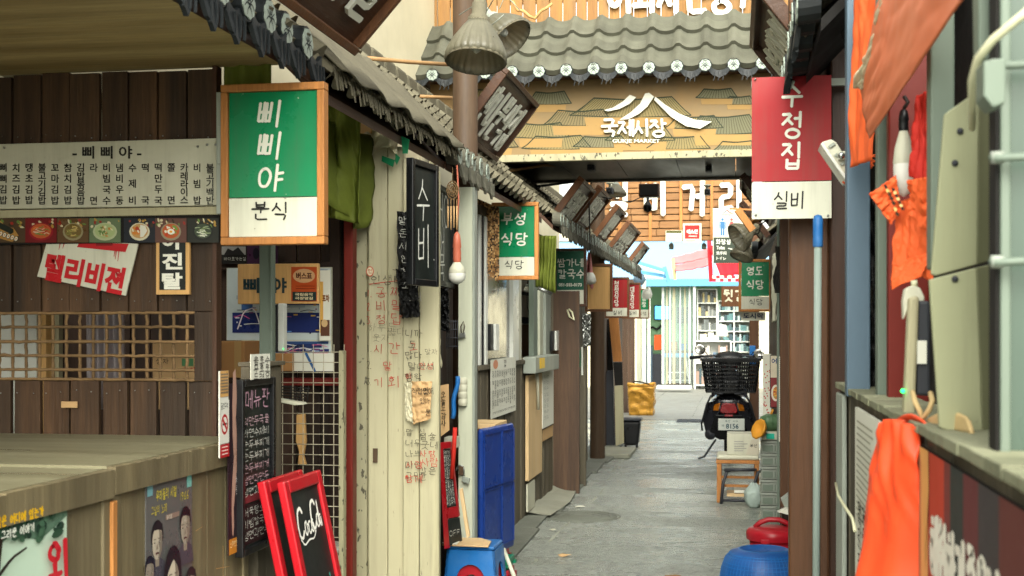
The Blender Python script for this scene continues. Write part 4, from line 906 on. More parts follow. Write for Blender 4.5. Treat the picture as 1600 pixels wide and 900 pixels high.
# wire grid
mat('grid_wire', 'a39c86', .5, .2, 20, .05, dirt='5c4a34', dirt_amt=.6)
m = MB(); Yg = 5.0
for k in range(7):
    u = 441+k*16; a, b = PY(u, 900, Yg), PY(u, 538, Yg); m.tube([V((a.x, Yg, .05)), V((a.x+.002, Yg, b.z))], .0019, 6)
for k in range(29):
    z = PY(490, 550, Yg).z-k*.0418; m.tube([V((PY(436, 600, Yg).x, Yg-.004, z)), V((PY(537, 600, Yg).x, Yg-.004, z))], .0019, 6)
tag(m.build('wire_grid', 'grid_wire'), 'white wire grid panel closing the lower half of the second stall', 'grid')
m = MB(); a, b = PY(529, 600, 4.98), PY(536.5, 600, 4.98); m.box((a.x, 4.98, 0), (b.x, 5.02, PY(532, 548, 4.98).z)); tag(m.build('door_edge', 'cream_chipped', bevel=.002), 'thin chipped cream strip between wire grid and red post', 'trim')
m = MB(); a, b = PY(440, 590, 5.18), PY(530, 603, 5.18); m.box((a.x, 5.18, b.z), (b.x, 5.21, a.z)); tag(m.build('red_rail', 'red_paint', bevel=.002), 'dark red rail crossing behind the wire grid', 'rail')
m = MB(); m.prism([PY(u, v, 5.14) for u, v in ((463, 648), (476, 647), (478, 690), (474, 712), (478, 726), (465, 726), (467, 706), (462, 690))], (0, .018, 0)); tag(m.build('wooden_paddle', 'pine_pale', bevel=.003), 'pale wooden paddle leaning behind the wire grid', 'paddle')
r = T('plastic_chest', 'white plastic chest on the floor behind the wire grid', 'chest', (PY(515, 880, 5.06).x, 5.12, 0)); m = MB()
a, b = PY(496, 960, 5.06), PY(533, 858, 5.06); m.box((a.x, 5.06, 0), (b.x, 5.2, b.z-.02)); m.build('body', 'foam_white', r, bevel=.02); m = MB(); m.box((a.x-.01, 5.055, b.z-.018), (b.x+.01, 5.205, b.z+.01)); m.build('lid', 'white_frame', r, bevel=.012)
# small wire rack
m = MB()
for k in range(5):
    z = PY(440, 603+k*5, 4.5).z
    p = [PY(428, 603+k*5, 4.5), PY(470+k*1.5, 606+k*4.4, 4.42), PY(484-k*2.4, 607+k*4.2, 4.5)]; m.tube(p, .002, 5)
for u in (430, 440, 455, 470, 482): m.tube([PY(u, 603, 4.48), PY(u-2, 627, 4.46)], .002, 5)
r = T('wire_rack', 'small white wire rack fixed beside the chalk menu', 'rack', PY(455, 630, 4.46)); m.build('wires', 'black_matt', r)
m = MB(); m.prism([PY(428, 620, 4.46), PY(478, 628, 4.46), PY(481, 631, 4.46), PY(470, 632, 4.46), PY(430, 624, 4.46)], (0, -.06, 0)); m.build('tray', 'foam_white', r, bevel=.002)
# ------------------------------------------------------------------ low partition with notices
XP = -1.53; m = MB(); y0, y1 = 3.955, PX(440, 575, XP).y
for k in range(3): m.rv(.08); dy = (y1-y0)/3; m.box((XP-.06, y0+dy*k, 0), (XP, y0+dy*(k+1)-.001, 1.285))
m.box((XP-.07, y0, 1.286), (XP+.01, y1+.01, 1.30)); part = tag(m.build('low_partition', 'plank_grey', bevel=.002), 'low grey-brown partition carrying the chalk menu and notices', 'partition')
def chalk_lines(m, F, x0, x1, ys, size, cols=('cfcfc6',), n=None):
    words = ['김밥볶음라면', '라면수제비', '비빔칼국수', '순두부찌개', '계란말이밥', '떡만두국물', '잔치국수집', '어묵탕소주', '냉면과만두']
    for k, y in enumerate(ys):
        wd = random.choice(words); hand(m, F, wd, x0, y, size, .09, (x1-x0)/size/len(wd)/1.12, 1.12, jit=.04, col=random.choice(cols), rot=random.uniform(-2, 2))
r = T('chalk_menu', 'black framed chalk menu board hanging on the low partition', 'menu board', (XP+.01, PX(400, 700, XP).y, .7)); y0, y1 = PX(375, 700, XP+.02).y, PX(427, 700, XP+.02).y; m = MB()
for a, b in (((y0, .70), (y0+.022, 1.25)), ((y1-.022, .70), (y1, 1.25)), ((y0+.0225, .70), (y1-.0225, .722)), ((y0+.0225, 1.228), (y1-.0225, 1.25))): m.box((XP+.003, a[0], a[1]), (XP+.03, b[0], b[1]))
m.build('frame', 'black_plastic', r, bevel=.003); m = MB(); m.box((XP+.004, y0+.02, .72), (XP+.016, y1-.02, 1.23)); m.build('slate', 'slate', r)
m = MB(); FF = Fr((XP+.0165, y0, 0), (0, 1, 0), (0, 0, 1)); W = y1-y0
hand(m, FF, '메뉴판', y0-y0+.05, 1.215, .06, .09, 1.0, 1.2, jit=.04, col='b890a0'); rect(m, FF, .03, .86, W-.03, .885, '7a2a30'); rect(m, FF, .03, .73, W-.03, .855, '2a0f12')
for k in range(7): chalk_lines(m, FF, .035, W-.03, [1.13-k*.037], .027, ('cfcfc6', 'cfcfc6', 'c8a8b0'))
for k in range(3): chalk_lines(m, FF, .035, W-.03, [.845-k*.037], .027)
m.build('chalk_lettering', 'print_matt', r)
def hands_poster(m, F):
    rect(m, F, 0, 0, 1, 1, '2a1c22'); stroke(m, F, [(.5, .0), (.42, .2), (.55, .45), (.3, .7), (.35, .86)], .34, .55, 0, col='b08a7a'); stroke(m, F, [(.8, .05), (.7, .3), (.62, .5)], .2, .4, 0, col='a07868')
    rect(m, F, 0, .91, 1, 1, 'c07a28'); hand(m, F, '소주한잔', .1, .925, .035, .14, 4, 1.1, col='f0d8a0'); hand(m, F, '처음', .55, .55, .05, .12, 4, 1.1, True, col='d8d0d0')
posterX('drink_poster', 'dark poster with pink arm and orange foot beside the chalk menu', 356, 600, 868, 375, XP+.006, hands_poster, '2a1c22')
def smoke(m, F):
    rect(m, F, .05, .0, .95, .3, 'cfa060'); [rect(m, F, .1, .03+k*.035, .9, .05+k*.035, '7a6a58') for k in range(7)]
    rect(m, F, .0, .34, 1, .84, 'd9d8ce'); hand(m, F, '금연구역', .1, .37, .07, .16, 2.6, 1.05, col='1a1a1a')
    ell(m, F, .5, .62, .38, .12, 'b01c22'); ell(m, F, .5, .62, .28, .088, 'd9d8ce'); rect(m, F, .28, .605, .72, .63, '222222'); stroke(m, F, [(.25, .55), (.75, .69)], .05, 0, 0, col='b01c22')
    rect(m, F, 0, .85, 1, 1, 'b01c22'); [rect(m, F, .15, .875+k*.04, .85, .888+k*.04, 'e0c8c0') for k in range(3)]
posterX('notice', 'white no-smoking notice with red ring on edge of low partition', 342, 580, 716, 356, XP+.009, smoke, 'd9d8ce', cat='notice')
r = T('paper_note', 'white handwritten paper note clipped to top of the chalk menu', 'note', PX(408, 597, XP+.035)); a, b = PX(392, 596, XP+.035), PX(422, 562, XP+.035)
m = MB(); m.box((XP+.033, a.y, a.z+.005), (XP+.035, b.y, b.z+.02)); m.build('sheet', 'paper', r); m = MB(); FF = FL(XP+.0352)
for k, t in enumerate(('음료수', '무료로', '드려요')): hand(m, FF, t, a.y+.02, b.z+.012-k*.026, .024, .12, 1.8, 1.15, jit=.03)
m.build('lettering', 'ink', r)
# ------------------------------------------------------------------ red A-board
def slab(m, c4, n, th): m.prism([V(p) for p in c4], V(n)*th)
r = T('folding_sign', 'red-framed chalk sandwich board with white drink logo leaning by partition', 'sandwich board', (-1.28, 4.0, 0), rz=0)
def ab(face_x, lean, mtop):
    ya, yb = 3.83, 4.19; p = lambda y, t: V((face_x-lean*t, y, .93*t))
    m = MB(); n = V((1, 0, lean/.93)).normalized(); fw = .038
    def bar(y0, t0, y1, t1): m.prism([p(y0, t0), p(y1, t0), p(y1, t1), p(y0, t1)], -n*.028)
    bar(ya, .0, ya+fw, 1); bar(yb-fw, .0, yb, 1); bar(ya+fw+.001, .955, yb-fw-.001, 1); bar(ya+fw+.001, .12, yb-fw-.001, .17)
    m.build('frame', 'red_gloss', r, bevel=.006)
    m = MB(); q = lambda y, t: p(y, t)-n*.012; m.prism([q(ya+fw, .17), q(yb-fw, .17), q(yb-fw, .955), q(ya+fw, .955)], -n*.006); m.build('slate', 'slate', r)
    return Fr(q(ya+fw, .955), (0, 1, 0), (-lean/math.hypot(lean, .93), 0, .93/math.hypot(lean, .93))), yb-ya-2*fw
ab(-1.26, .20, 1)
FF, W = ab(-1.2, .195, 1); FF.n = V((1, 0, .2)).normalized()
m = MB(); sx_ = W
def scr(pts, w, ox, oy, s): stroke(m, FF, [(ox+a*s*1.05, oy-b*s*1.5) for a, b in pts], w, .15, .001, col='e8e6dc')
Cc = [(.95, .2), (.75, .0), (.3, .1), (.05, .6), (.1, 1.0), (.45, 1.1), (.8, .85)]
x, y, s = .03, -.055, .06
scr(Cc, .012, x, y, s); scr([(1.3, .55), (1.05, .6), (.95, .9), (1.1, 1.05), (1.35, .9), (1.3, .6), (1.5, .7)], .008, x, y, s); scr([(1.85, .6), (1.6, .6), (1.5, .9), (1.65, 1.05), (1.9, .9)], .008, x, y, s)
scr([(2.3, .58), (2.0, .62), (1.95, .95), (2.15, 1.02), (2.3, .6), (2.35, 1.05)], .008, x, y, s); scr([(.1, 1.1), (.5, 1.35), (1.3, 1.2), (2.0, 1.25), (2.5, 1.0)], .006, x, y, s)
x2 = x+.13; scr(Cc, .012, x2, y+.01, s*.95); scr([(1.3, .55), (1.05, .6), (.95, .9), (1.1, 1.05), (1.35, .9), (1.3, .6)], .008, x2-.012, y+.01, s); scr([(1.4, 1.0), (1.5, .2), (1.6, .05), (1.55, .8), (1.7, 1.05)], .007, x2-.02, y+.01, s)
scr([(1.95, .6), (1.75, .65), (1.7, .95), (1.85, 1.02), (1.98, .62), (2.0, 1.05)], .007, x2-.03, y+.01, s)
m2 = m; hand(m2, FF, '수제비', .03, -.30, .085, .09, .85, 1.0, jit=.03, col='3fa89a', rot=-8); hand(m2, FF, '어묵', .05, -.47, .085, .08, .9, 1.2, jit=.03, col='d0d0c8'); hand(m2, FF, '국수', .05, -.6, .085, .08, .9, 1.2, jit=.03, col='d0d0c8')
m.build('chalk_lettering', 'print_matt', r)
# ================================================================== folded cream door, standing out from the wall
r = T('folding_door', 'folded cream metal door with red and black handwriting, reaching to the eave', 'door', (-1.4, 5.3, 0), )
Yd = 5.3; us = [540, 572, 577, 605, 630, 653, 690]; ztop = 2.2
def dz_top(u): return PD(u, 195+(u-563)*.74 if u > 563 else 195, Yd/ray(u, 400).y).z
pan = [(540, 548, -.01), (549, 572, .0), (573, 576, .012), (577, 605, -.012), (606, 630, .0), (631, 654, -.012), (655, 684, .004)]
for (a, b, off) in pan:
    m = MB(); m.rv(.05); x0, x1 = PY(a, 600, Yd).x, PY(b, 600, Yd).x
    m.prism([V((x0, Yd+off, 0)), V((x1, Yd+off+(.018 if b-a > 20 else 0), 0)), V((x1, Yd+off+.05, 0)), V((x0, Yd+off+.05, 0))], (0, 0, min(2.24, dz_top((a+b)/2)+.02)))
    m.build('panel', 'cream_chipped' if a in (540, 549) else 'cream_metal', r, bevel=.004)
m = MB(); F = FY(Yd-.016); K = 'ink'
def red(*a, **k): hand(m, F, *a, col='a83428', **k)
def blk(*a, **k): hand(m, F, *a, col='4a4638', **k)
J = dict(jit=.05)
ell(m, F, 578, 424, 6, 8, 'c25a48'); ell(m, F, 578, 424, 4.6, 6.6, 'd0c8a8'); hand(m, F, '인', 575, 420, 7, .14, col='a83428')
blk('인생네', 580, 430, 15, .07, **J); blk('값', 613, 420, 18, .06, **J); stroke(m, F, [(577, 444), (600, 441), (628, 438)], 1.2, .1, col='a83428')
for k, (n_, t) in enumerate((('1.', '공짜'), ('2.', '비밀'), ('3.', '정답'))):
    v = 452+k*21; red(n_, 573, v, 12, .08, **J); red(t[0], 588, v-3, 15, .07, **J); red(t[1], 611, v-5, 17, .07, **J)
blk('하루도', 575, 505, 13, .04, **J); blk('짧다', 606, 512, 12, .04, **J); blk('웃자', 582, 522, 12, .035, **J)
for k, (n_, t) in enumerate((('1.', '시간'), ('2.', '말'), ('3.', '기회'))):
    v = 538+k*26; blk(n_, 573, v, 12, .08, **J); red(t[0], 584+(14 if len(t) == 1 else 0), v, 15, .07, **J)
    if len(t) > 1: red(t[1], 607, v-2, 17, .07, **J)
for k, t in enumerate(('니까', '도', '많다', '말아서', '형락')): blk(t, 633+(k % 2)*5, 515+k*17, 12, .09, **J)
red('고', 640, 536, 11, .1, **J); red('하', 633, 582, 11, .1, **J); red('인생', 655, 567, 10, .09, **J); red('사랑', 640, 597, 12, .09, **J); blk('말자', 664, 545, 9, .07, **J)
for k, t in enumerate(('말 심', '너무', '나쁘', '미안', '그만')): blk(t, 634, 670+k*17, 11, .08, **J); 
for k, t in enumerate(('심술', '굿네', '사람', '사람', '같은')): (red if k in (2, 3) else blk)(t, 655+(k % 2)*3, 676+k*13.5, 12, .09, **J)
red('사랑', 634, 720, 12, .09, **J); red('함께', 633, 742, 12, .09, **J); blk('만', 655, 740, 11, .08, **J)
m.build('handwriting', 'print_matt', r)
m = MB(); m.box((PY(583, 705, Yd-.014).x, Yd-.017, PY(583, 722, Yd).z), (PY(590, 705, Yd-.014).x, Yd-.012, PY(583, 700, Yd).z)); m.build('latch_hole', 'brown_steel', r)
# torn plastic wrap with green tape over the top
def fn(a, b):
    p = PY(560+62*a, 188+50*b+8*math.sin(a*7)*b-12*(1-b)*a, Yd-.035); p.y += .02*mnoise.noise((a*6, b*5, 1))+.012*math.sin(a*13+b*5); return p
m = MB(); m.grid(fn, 24, 14); mat('film_cloudy', 'd8d2b4', .35, .1, 9, .5, alpha=.62); tag(m.build('plastic_wrap', 'film_cloudy', solid=.0015), 'torn cloudy plastic wrap taped over the top of the cream door', 'wrap')
def tape(label, c4, mt='green_tape'):
    m = MB(); m.prism([PY(u, v, Yd-.062) for u, v in c4], (0, .002, 0)); tag(m.build('tape', mt), label, 'tape')
mat('green_tape', '0a6a42', .4, .1, 8, .15)
tape('slanted strip of green tape on the cream door top', [(597, 243), (617, 250), (614, 261), (596, 252)])
tape('folded end of green tape right of the slanted strip', [(618, 240), (625, 246), (620, 258), (617, 252)])
tape('dark green tape hanging at the eave above the tall chalkboard', [(627, 212), (640, 218), (637, 240), (629, 240)])
m = MB(); m.prism([PY(u, v, Yd-.04) for u, v in ((557, 192), (582, 190), (580, 212), (557, 214))], (0, .08, 0)); tag(m.build('cardboard_piece', 'kraft', bevel=.004), 'crumpled cardboard piece stuffed above the cream door', 'cardboard')
def crumple(name, label, cat, outline, Y, mt, amp=.02, draw=None, seed=1, n=16, mt2='print_matt', th=.0025):
    """a sheet hanging on a plane facing the camera with a hand-drawn quad outline"""
    tl, tr, br, bl = outline
    def fn(a, b):
        u = (tl[0]*(1-a)+tr[0]*a)*(1-b)+(bl[0]*(1-a)+br[0]*a)*b; v = (tl[1]*(1-a)+tr[1]*a)*(1-b)+(bl[1]*(1-a)+br[1]*a)*b
        ed = 1.6*mnoise.noise((a*9+seed, b*7, seed)); p = PY(u+ed, v+ed, Y); p.y += amp*mnoise.noise((a*4+seed, b*9, 2))+amp*.5*mnoise.noise((a*11, b*23+seed, 4)); return p
    m = MB(); m.grid(fn, n, n*2)
    if not draw: return tag(m.build(name, mt, solid=th), label, cat)
    c = PY((bl[0]+br[0])/2, bl[1], Y); q = T(name, label, cat, c); m.build('sheet', mt, q, solid=th); m = MB(); draw(m, FY(Y-amp*1.2)); m.build('lettering', mt2, q); return q
crumple('plastic_strip', 'black crinkled plastic strip with white writing taped to the cream door', 'plastic strip', ((620, 330), (642, 332), (654, 492), (624, 492)), Yd-.05, 'wrap_black', .018,
        lambda m, F: [hand(m, F, t, 622+k*1.2, 338+k*20, 13, .08, col='b8b8b0', jit=.06) for k, t in enumerate(('말', '돈이', '사랑', '인생', '친구', '소주', '노래'))])
crumple('plastic_strip', 'lower crumpled black plastic sheet right of the red handwriting', 'plastic strip', ((618, 420), (652, 425), (656, 495), (628, 497)), Yd-.075, 'wrap_black', .03, seed=4)
crumple('kraft_paper', 'creased brown paper with black handwriting taped on the cream door', 'paper', ((643, 596), (675, 596), (672, 655), (645, 663)), Yd-.04, 'kraft', .012,
        lambda m, F: (hand(m, F, '직접은,', 644, 606, 10, .09, .8, 1.0, jit=.04, col='2a241c'), hand(m, F, '없애', 661, 606, 10, .09, .8, 1.0, jit=.04, col='2a241c'), hand(m, F, '있다', 656, 622, 9, .09, .8, 1.05, jit=.04, col='2a241c'), hand(m, F, '문', 664, 640, 10, .09, jit=.04, col='2a241c')), seed=2)
crumple('plastic_strip', 'grey cloudy plastic strip beside the brown paper', 'plastic strip', ((632, 598), (644, 597), (646, 662), (634, 655)), Yd-.03, 'film_cloudy', .01, seed=6)
# ================================================================== chalkboards and clutter between the door and the cream post
def chalkboard(label, A, B, z0, z1, fr, draw, th=.03):
    m = MB(); FF, L = panel_between(m, A, B, z0+fr, z1-fr, th*.5); c = (V((A[0], A[1], z0))+V((B[0], B[1], z0)))/2; q = T('chalkboard', label, 'chalkboard', c)
    m.build('slate', 'slate', q); n = FF.n; m = MB()
    def bar(x0, x1, a, b): m.prism([FF(x0, a, .012), FF(x1, a, .012), FF(x1, b, .012), FF(x0, b, .012)], -n*th)
    bar(0, fr, z0, z1); bar(L-fr, L, z0, z1); bar(fr+.001, L-fr-.001, z0, z0+fr); bar(fr+.001, L-fr-.001, z1-fr, z1); m.build('frame', 'black_plastic', q, bevel=.003)
    m = MB(); draw(m, FF, L); m.build('chalk_lettering', 'chalk', q); return q
def px2d(u, d): p = PD(u, 518, d); return (p.x, p.y)
d0 = 5.28
def zz(v, d): return EYE+(HOR-v)/FPX*d
chalkboard('tall framed chalkboard with large chalk letters hung beside cream door', px2d(641, 4.98), px2d(682, 5.24), zz(445, 4.98), zz(246, 4.98), .026,
           lambda m, FF, L: (hand(m, FF, '수', .06, zz(275, 5.0), .17, .055, .8, jit=.02, taper=.2), hand(m, FF, '비', .075, zz(350, 5.1), .17, .055, .75, jit=.02), hand(m, FF, '.', .24, zz(385, 5.1), .05, .14)))
chalkboard('second dark chalkboard partly hidden behind the wind chime', px2d(681, 6.2), px2d(707, 6.7), zz(446, 6.2), zz(285, 6.2), .028,
           lambda m, FF, L: (hand(m, FF, 'HO', .05, zz(300, 6.3), .16, .06, .9, jit=.02), hand(m, FF, '어', .06, zz(352, 6.3), .17, .06, 1.1, jit=.02), hand(m, FF, '묵', .1, zz(395, 6.3), .14, .06, 1.1, jit=.02)))
q = T('paper_note', 'small white printed label under the tall chalkboard', 'note', PD(664, 446, 5.2)); m = MB(); m.prism([PD(u, v, 5.2) for u, v in ((654, 418), (673, 421), (674, 447), (655, 443))], (0, .003, 0)); m.build('sheet', 'paper', q)
m = MB(); Fq = FY(PD(664, 430, 5.2).y-.004); hand(m, Fq, '영업', 656, 421, 7, .17, 1, 1.15); hand(m, Fq, '시간', 656, 431, 7, .17, 1, 1.15); m.build('lettering', 'ink', q)
# dark inside of that gap
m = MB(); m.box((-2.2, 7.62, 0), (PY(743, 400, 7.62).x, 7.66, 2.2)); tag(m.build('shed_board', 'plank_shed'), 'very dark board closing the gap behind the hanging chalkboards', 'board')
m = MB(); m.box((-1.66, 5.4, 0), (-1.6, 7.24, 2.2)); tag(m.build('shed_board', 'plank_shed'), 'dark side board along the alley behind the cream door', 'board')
crumple('plastic_strip', 'long grey plastic strip hanging below the tall chalkboard', 'plastic strip', ((673, 445), (684, 447), (690, 575), (681, 560)), 6.2, 'film_cloudy', .03, seed=8)
crumple('plastic_strip', 'black plastic hanging in the dark gap beside cream post', 'plastic strip', ((684, 450), (700, 450), (702, 520), (688, 515)), 6.3, 'wrap_black', .04, seed=9)
q = T('hanging_note', 'pair of kraft notes with black writing strung beside cream post', 'note', PD(694, 680, 6.3)); m = MB(); m.prism([PD(u, v, 6.3) for u, v in ((687, 602), (701, 600), (702, 672), (689, 682))], (0, .004, 0)); m.build('sheet', 'kraft', q)
m = MB(); Fq = FY(PD(694, 640, 6.3).y-.004); hand(m, Fq, '오늘도', 689, 612, 9, .12, .8, 1.15, True, jit=.04); hand(m, Fq, '감사', 689, 645, 10, .12, .8, 1.15, True, jit=.04); m.build('lettering', 'ink', q)
m = MB(); m.tube([PD(715-i*.8+1.5*math.sin(i*.8), 588+i*6, 6.3) for i in range(12)], .012, 6); tag(m.build('blue_rope', 'blue_plastic'), 'blue rope hanging in the gap beside cream post', 'rope')
m = MB(); m.tube([PD(706, 748, 6.3), PD(709, 705, 6.3), PD(711, 668, 6.3)], .011, 10); tag(m.build('red_stick', 'red_cloth'), 'dark red stick leaning beside the cream post', 'stick')
m = MB()
for k in range(6): m.tube([PD(698+k*3.4, 500, 6.5), PD(698+k*3.4, 545, 6.5)], .002, 5)
for k in range(4): m.tube([PD(697, 502+k*13, 6.49), PD(716, 502+k*13, 6.49)], .002, 5)
tag(m.build('wire_basket', 'dark_grey'), 'small dark wire basket hanging left of the padlocked post', 'basket')
# red-framed boards leaning at the foot
q = T('chalkboard', 'red-framed chalkboard crowded with chalk writing, left of blue stool', 'chalkboard', PD(700, 860, 6.4)); m = MB()
A = [(686, 692), (704, 690), (722, 852), (694, 858)]; P = [PD(u, v, 6.2+.25*(u-686)/36) for u, v in A]; nb = V((.0, .03, 0))
def lerp2(a, b): return (P[0].lerp(P[1], a)).lerp(P[3].lerp(P[2], a), b)
for (a0, b0, a1, b1) in ((0, 0, .28, 1), (.28, 0, 1, .06), (.28, .62, 1, .72), (.9, .06, 1, .62)): m.prism([lerp2(a0, b0), lerp2(a1, b0), lerp2(a1, b1), lerp2(a0, b1)], nb)
m.build('frame', 'red_gloss', q, bevel=.003); m = MB(); m.prism([lerp2(.29, .065)+V((0, .006, 0)), lerp2(.89, .065)+V((0, .006, 0)), lerp2(.89, .615)+V((0, .006, 0)), lerp2(.29, .615)+V((0, .006, 0))], nb*.5); m.build('slate', 'slate', q)
m = MB(); m.prism([lerp2(.3, .73), lerp2(1, .73), lerp2(1, .98), lerp2(.3, .98)], nb*.6); m.build('foot_board', 'slate', q)
class Fl:
    px = True
    def __init__(s, l0): s.l0 = l0
    def __call__(s, x, y, l=0): return lerp2(x, y)+V((0, -l+s.l0, 0))
m = MB(); F2 = Fl(.004)
for k in range(13):
    for j, ch in enumerate(random.sample('동태탕순두부김치찌개비빔밥', 4)):
        hand(m, F2, ch, .31+j*.145, .08+k*.04, .035, .16, 3.2, 1, jit=.05)
F2 = Fl(-.002); hand(m, F2, 'OFF', .34, .84, .05, .14, 4, 1.1); m.build('chalk_lettering', 'chalk', q)
m = MB(); m.prism([PD(u, v, 6.15) for u, v in ((717, 765), (722, 763), (734, 838), (729, 842))], (0, .02, 0)); tag(m.build('wooden_stick', 'plywood_pale', bevel=.002), 'thin pale stick leaning against the red-framed chalkboard', 'stick')
m = MB(); m.box((PD(686, 690, 6.35).x, 6.3, PD(690, 704, 6.35).z), (PD(705, 690, 6.35).x, 6.4, PD(690, 686, 6.35).z)); tag(m.build('marker_box', 'foam_white', bevel=.004), 'white box resting on top of the red-framed chalkboard', 'box')
# ================================================================== posts
r = T('steel_post', 'cream painted steel post with padlock and white strap left of sliding window', 'post', (-1.37, 6.5, 0))
a, b = PY(716, 600, 6.5).x, PY(738, 600, 6.5).x
m = MB(); m.box((a, 6.5, 0), (b, 6.58, zz(291, 6.6))); m.build('post', 'white_post', r, bevel=.003)
m = MB(); m.box((b+.001, 6.5, 0), (b+.012, 6.57, zz(291, 6.6))); m.build('side_strip', 'galv', r)
m = MB(); c = PY(722, 738, 6.49); s_ = .0033
m.tube([PY(719+i*0+6*math.sin(t), 735-8*math.cos(t), 6.485) for i, t in enumerate([R(x) for x in (-90, -60, -30, 0, 30, 60, 90)])]+[PY(725, 746, 6.485)], .004, 6); m.build('shackle', 'steel', r)
m = MB(); m.prism([PY(u, v, 6.47) for u, v in ((722, 744), (734, 748), (732, 757), (721, 752))], (0, .022, 0)); m.build('padlock', 'galv', r, bevel=.003)
m = MB(); m.box((PY(718, 728, 6.5).x, 6.478, PY(718, 742, 6.5).z), (PY(725, 728, 6.5).x, 6.498, PY(718, 728, 6.5).z)); m.build('hasp', 'brown_steel', r, bevel=.002)
m = MB(); m.prism([PY(u, v, 6.475) for u, v in ((717, 521), (726, 519), (727, 527), (718, 529))], (0, .02, 0)); m.build('padlock', 'steel', r, bevel=.003); m = MB(); m.tube([PY(721, 520, 6.48), PY(720, 510, 6.48), PY(724, 502, 6.48), PY(726, 510, 6.48), PY(724, 519, 6.48)], .003, 6); m.build('shackle', 'brown_steel', r)
m = MB()
for kk in range(4): m.lathe([(.021, 0), (.025, .008), (.025, .03), (.021, .038)], PY(723, 634-kk*11, 6.485), 12)
m.build('strap', 'foam_white', r)
r = T('round_post', 'thick round brown steel post rising past the hanging lamp', 'post', (PY(727, 300, 6.8).x, 6.8, 0)); c = PY(727, 300, 6.8)
m = MB(); m.lathe([(.068, 0), (.068, 2.27), (.070, 2.272), (.070, 2.285), (.068, 2.29), (.068, 4.2)], (c.x, 6.8, 0), 20); m.build('pole', 'brown_steel', r)
q = T('notice', 'narrow no-smoking notice stuck at edge of the brown post', 'notice', PD(741, 510, 6.9)); m = MB(); m.box((PY(738.5, 500, 6.7).x, 6.70, PY(741, 511, 6.7).z), (PY(745, 500, 6.7).x, 6.712, PY(741, 458, 6.7).z)); m.build('sheet', 'paper', q)
m = MB(); F = FY(6.699); ell(m, F, 742.5, 483, 2.6, 8, 'b01c22'); ell(m, F, 742.5, 483, 1.8, 6, 'd9d8ce'); rect(m, F, 739, 498, 745, 511, 'b01c22'); hand(m, F, '금연', 740, 461, 4.5, .2, 1, 1.2, True, col='222222'); m.build('print', 'print_matt', q)
# ================================================================== hanging lamp with dusty pleated glass shades
def glass_lamp(label, c, r_, h, tilt, cord_to, seed=0, dusty=True):
    q = T('pendant_lamp', label, 'lamp', c, 'glass pendant lamps')
    m = MB(); ax = V(tilt).normalized(); prof = [(r_*1.0, 0), (r_*.97, h*.12), (r_*.8, h*.3), (r_*.5, h*.52), (r_*.34, h*.62)]
    m.lathe(prof, c, 72, ax, nf=24, flute=.045); m.build('shade', 'dust_glass', q, solid=.004)
    m = MB(); m.lathe([(r_*.36, h*.6), (r_*.37, h*.68), (r_*.25, h*.75), (r_*.26, h*.92), (r_*.16, h), (0, h)], c, 20, ax); m.build('cap', 'tile_dusty' if dusty else 'galv', q)
    m = MB(); m.lathe([(r_*1.0, -.004), (r_*1.035, 0), (r_*1.0, .006)], c, 48, ax); m.build('rim', 'tile_dusty', q)
    m = MB(); m.lathe([(0, h*.12), (r_*.16, h*.18), (r_*.2, h*.32), (r_*.12, h*.5), (r_*.1, h*.62)], c, 16, ax); m.build('bulb', 'bulb_white', q)
    top = V(c)+ax*h; m = MB(); m.tube([top, top.lerp(V(cord_to), .5)+V((.03, 0, -.02)), V(cord_to)], .006, 6); m.build('cord', 'cable', q); return q
glass_lamp('bell-shaped dusty glass pendant lamp in front of the brown post', PD(743, 96, 5.6), .132, .30, (.02, .25, 1), PD(735, -60, 5.7))
glass_lamp('smaller pale glass pendant lamp tilted behind the bell-shaped lamp', PD(798, 62, 6.1), .115, .24, (-.75, .3, .8), PD(745, -40, 5.8), dusty=False)
m = MB()
for k in range(5):
    a = PD(772+random.uniform(-18, 25), 5+random.uniform(-12, 25), 5.9); m.tube([a, a+V((random.uniform(-.12, .12), .03, random.uniform(-.1, .1))), a+V((random.uniform(-.16, .16), .05, random.uniform(-.12, .1)))], .0025, 5)
tag(m.build('cable_tangle', 'galv'), 'tangle of grey-green wires above the pendant lamps', 'cable')
# bamboo sticks across the gap
m = MB(); m.tube([PD(575, 91, 6.3), PD(640, 97, 6.6), PD(704, 101, 6.9)], .011, 7); tag(m.build('bamboo_stick', 'bamboo'), 'upper bamboo stick running from tiled roof to brown post', 'stick')
m = MB(); m.tube([PD(644, 150, 7.6), PD(706, 153, 7.8)], .011, 7); tag(m.build('bamboo_stick', 'bamboo'), 'lower bamboo stick beside the brown post under pent roof', 'stick')
# wind chime and bulb
r = T('wind_chime', 'dream-catcher wind chime with bamboo tubes hanging from end tiles', 'wind chime', PD(707, 372, 6.1), )
m = MB(); c = PD(707, 297, 6.1)
Fq = FY(c.y)
for rr in (17, 12, 7): m.tube([PY(707+rr*.52*math.cos(t), 297+rr*.82*math.sin(t), c.y) for t in [2*math.pi*k/20 for k in range(21)]], .003, 5)
for k in range(10): t = 2*math.pi*k/10; m.tube([PY(707, 297, c.y), PY(707+17*.52*math.cos(t), 297+17*.82*math.sin(t), c.y)], .0018, 4)
m.tube([PY(707, 283, c.y), PY(707, 262, c.y)], .0018, 4); m.build('ring', 'lattice_wood', r)
for k in range(4):
    m = MB(); m.tube([PY(700+k*4.6, 311, c.y-.004*k), PY(700+k*4.6, 322, c.y-.004*k)], .0015, 4); m.tube([PY(700+k*4.6, 322, c.y-.004*k), PY(700+k*4.6, 356+3*(k % 2), c.y-.004*k)], .0042, 8); m.build('chime_tube', 'kraft', r)
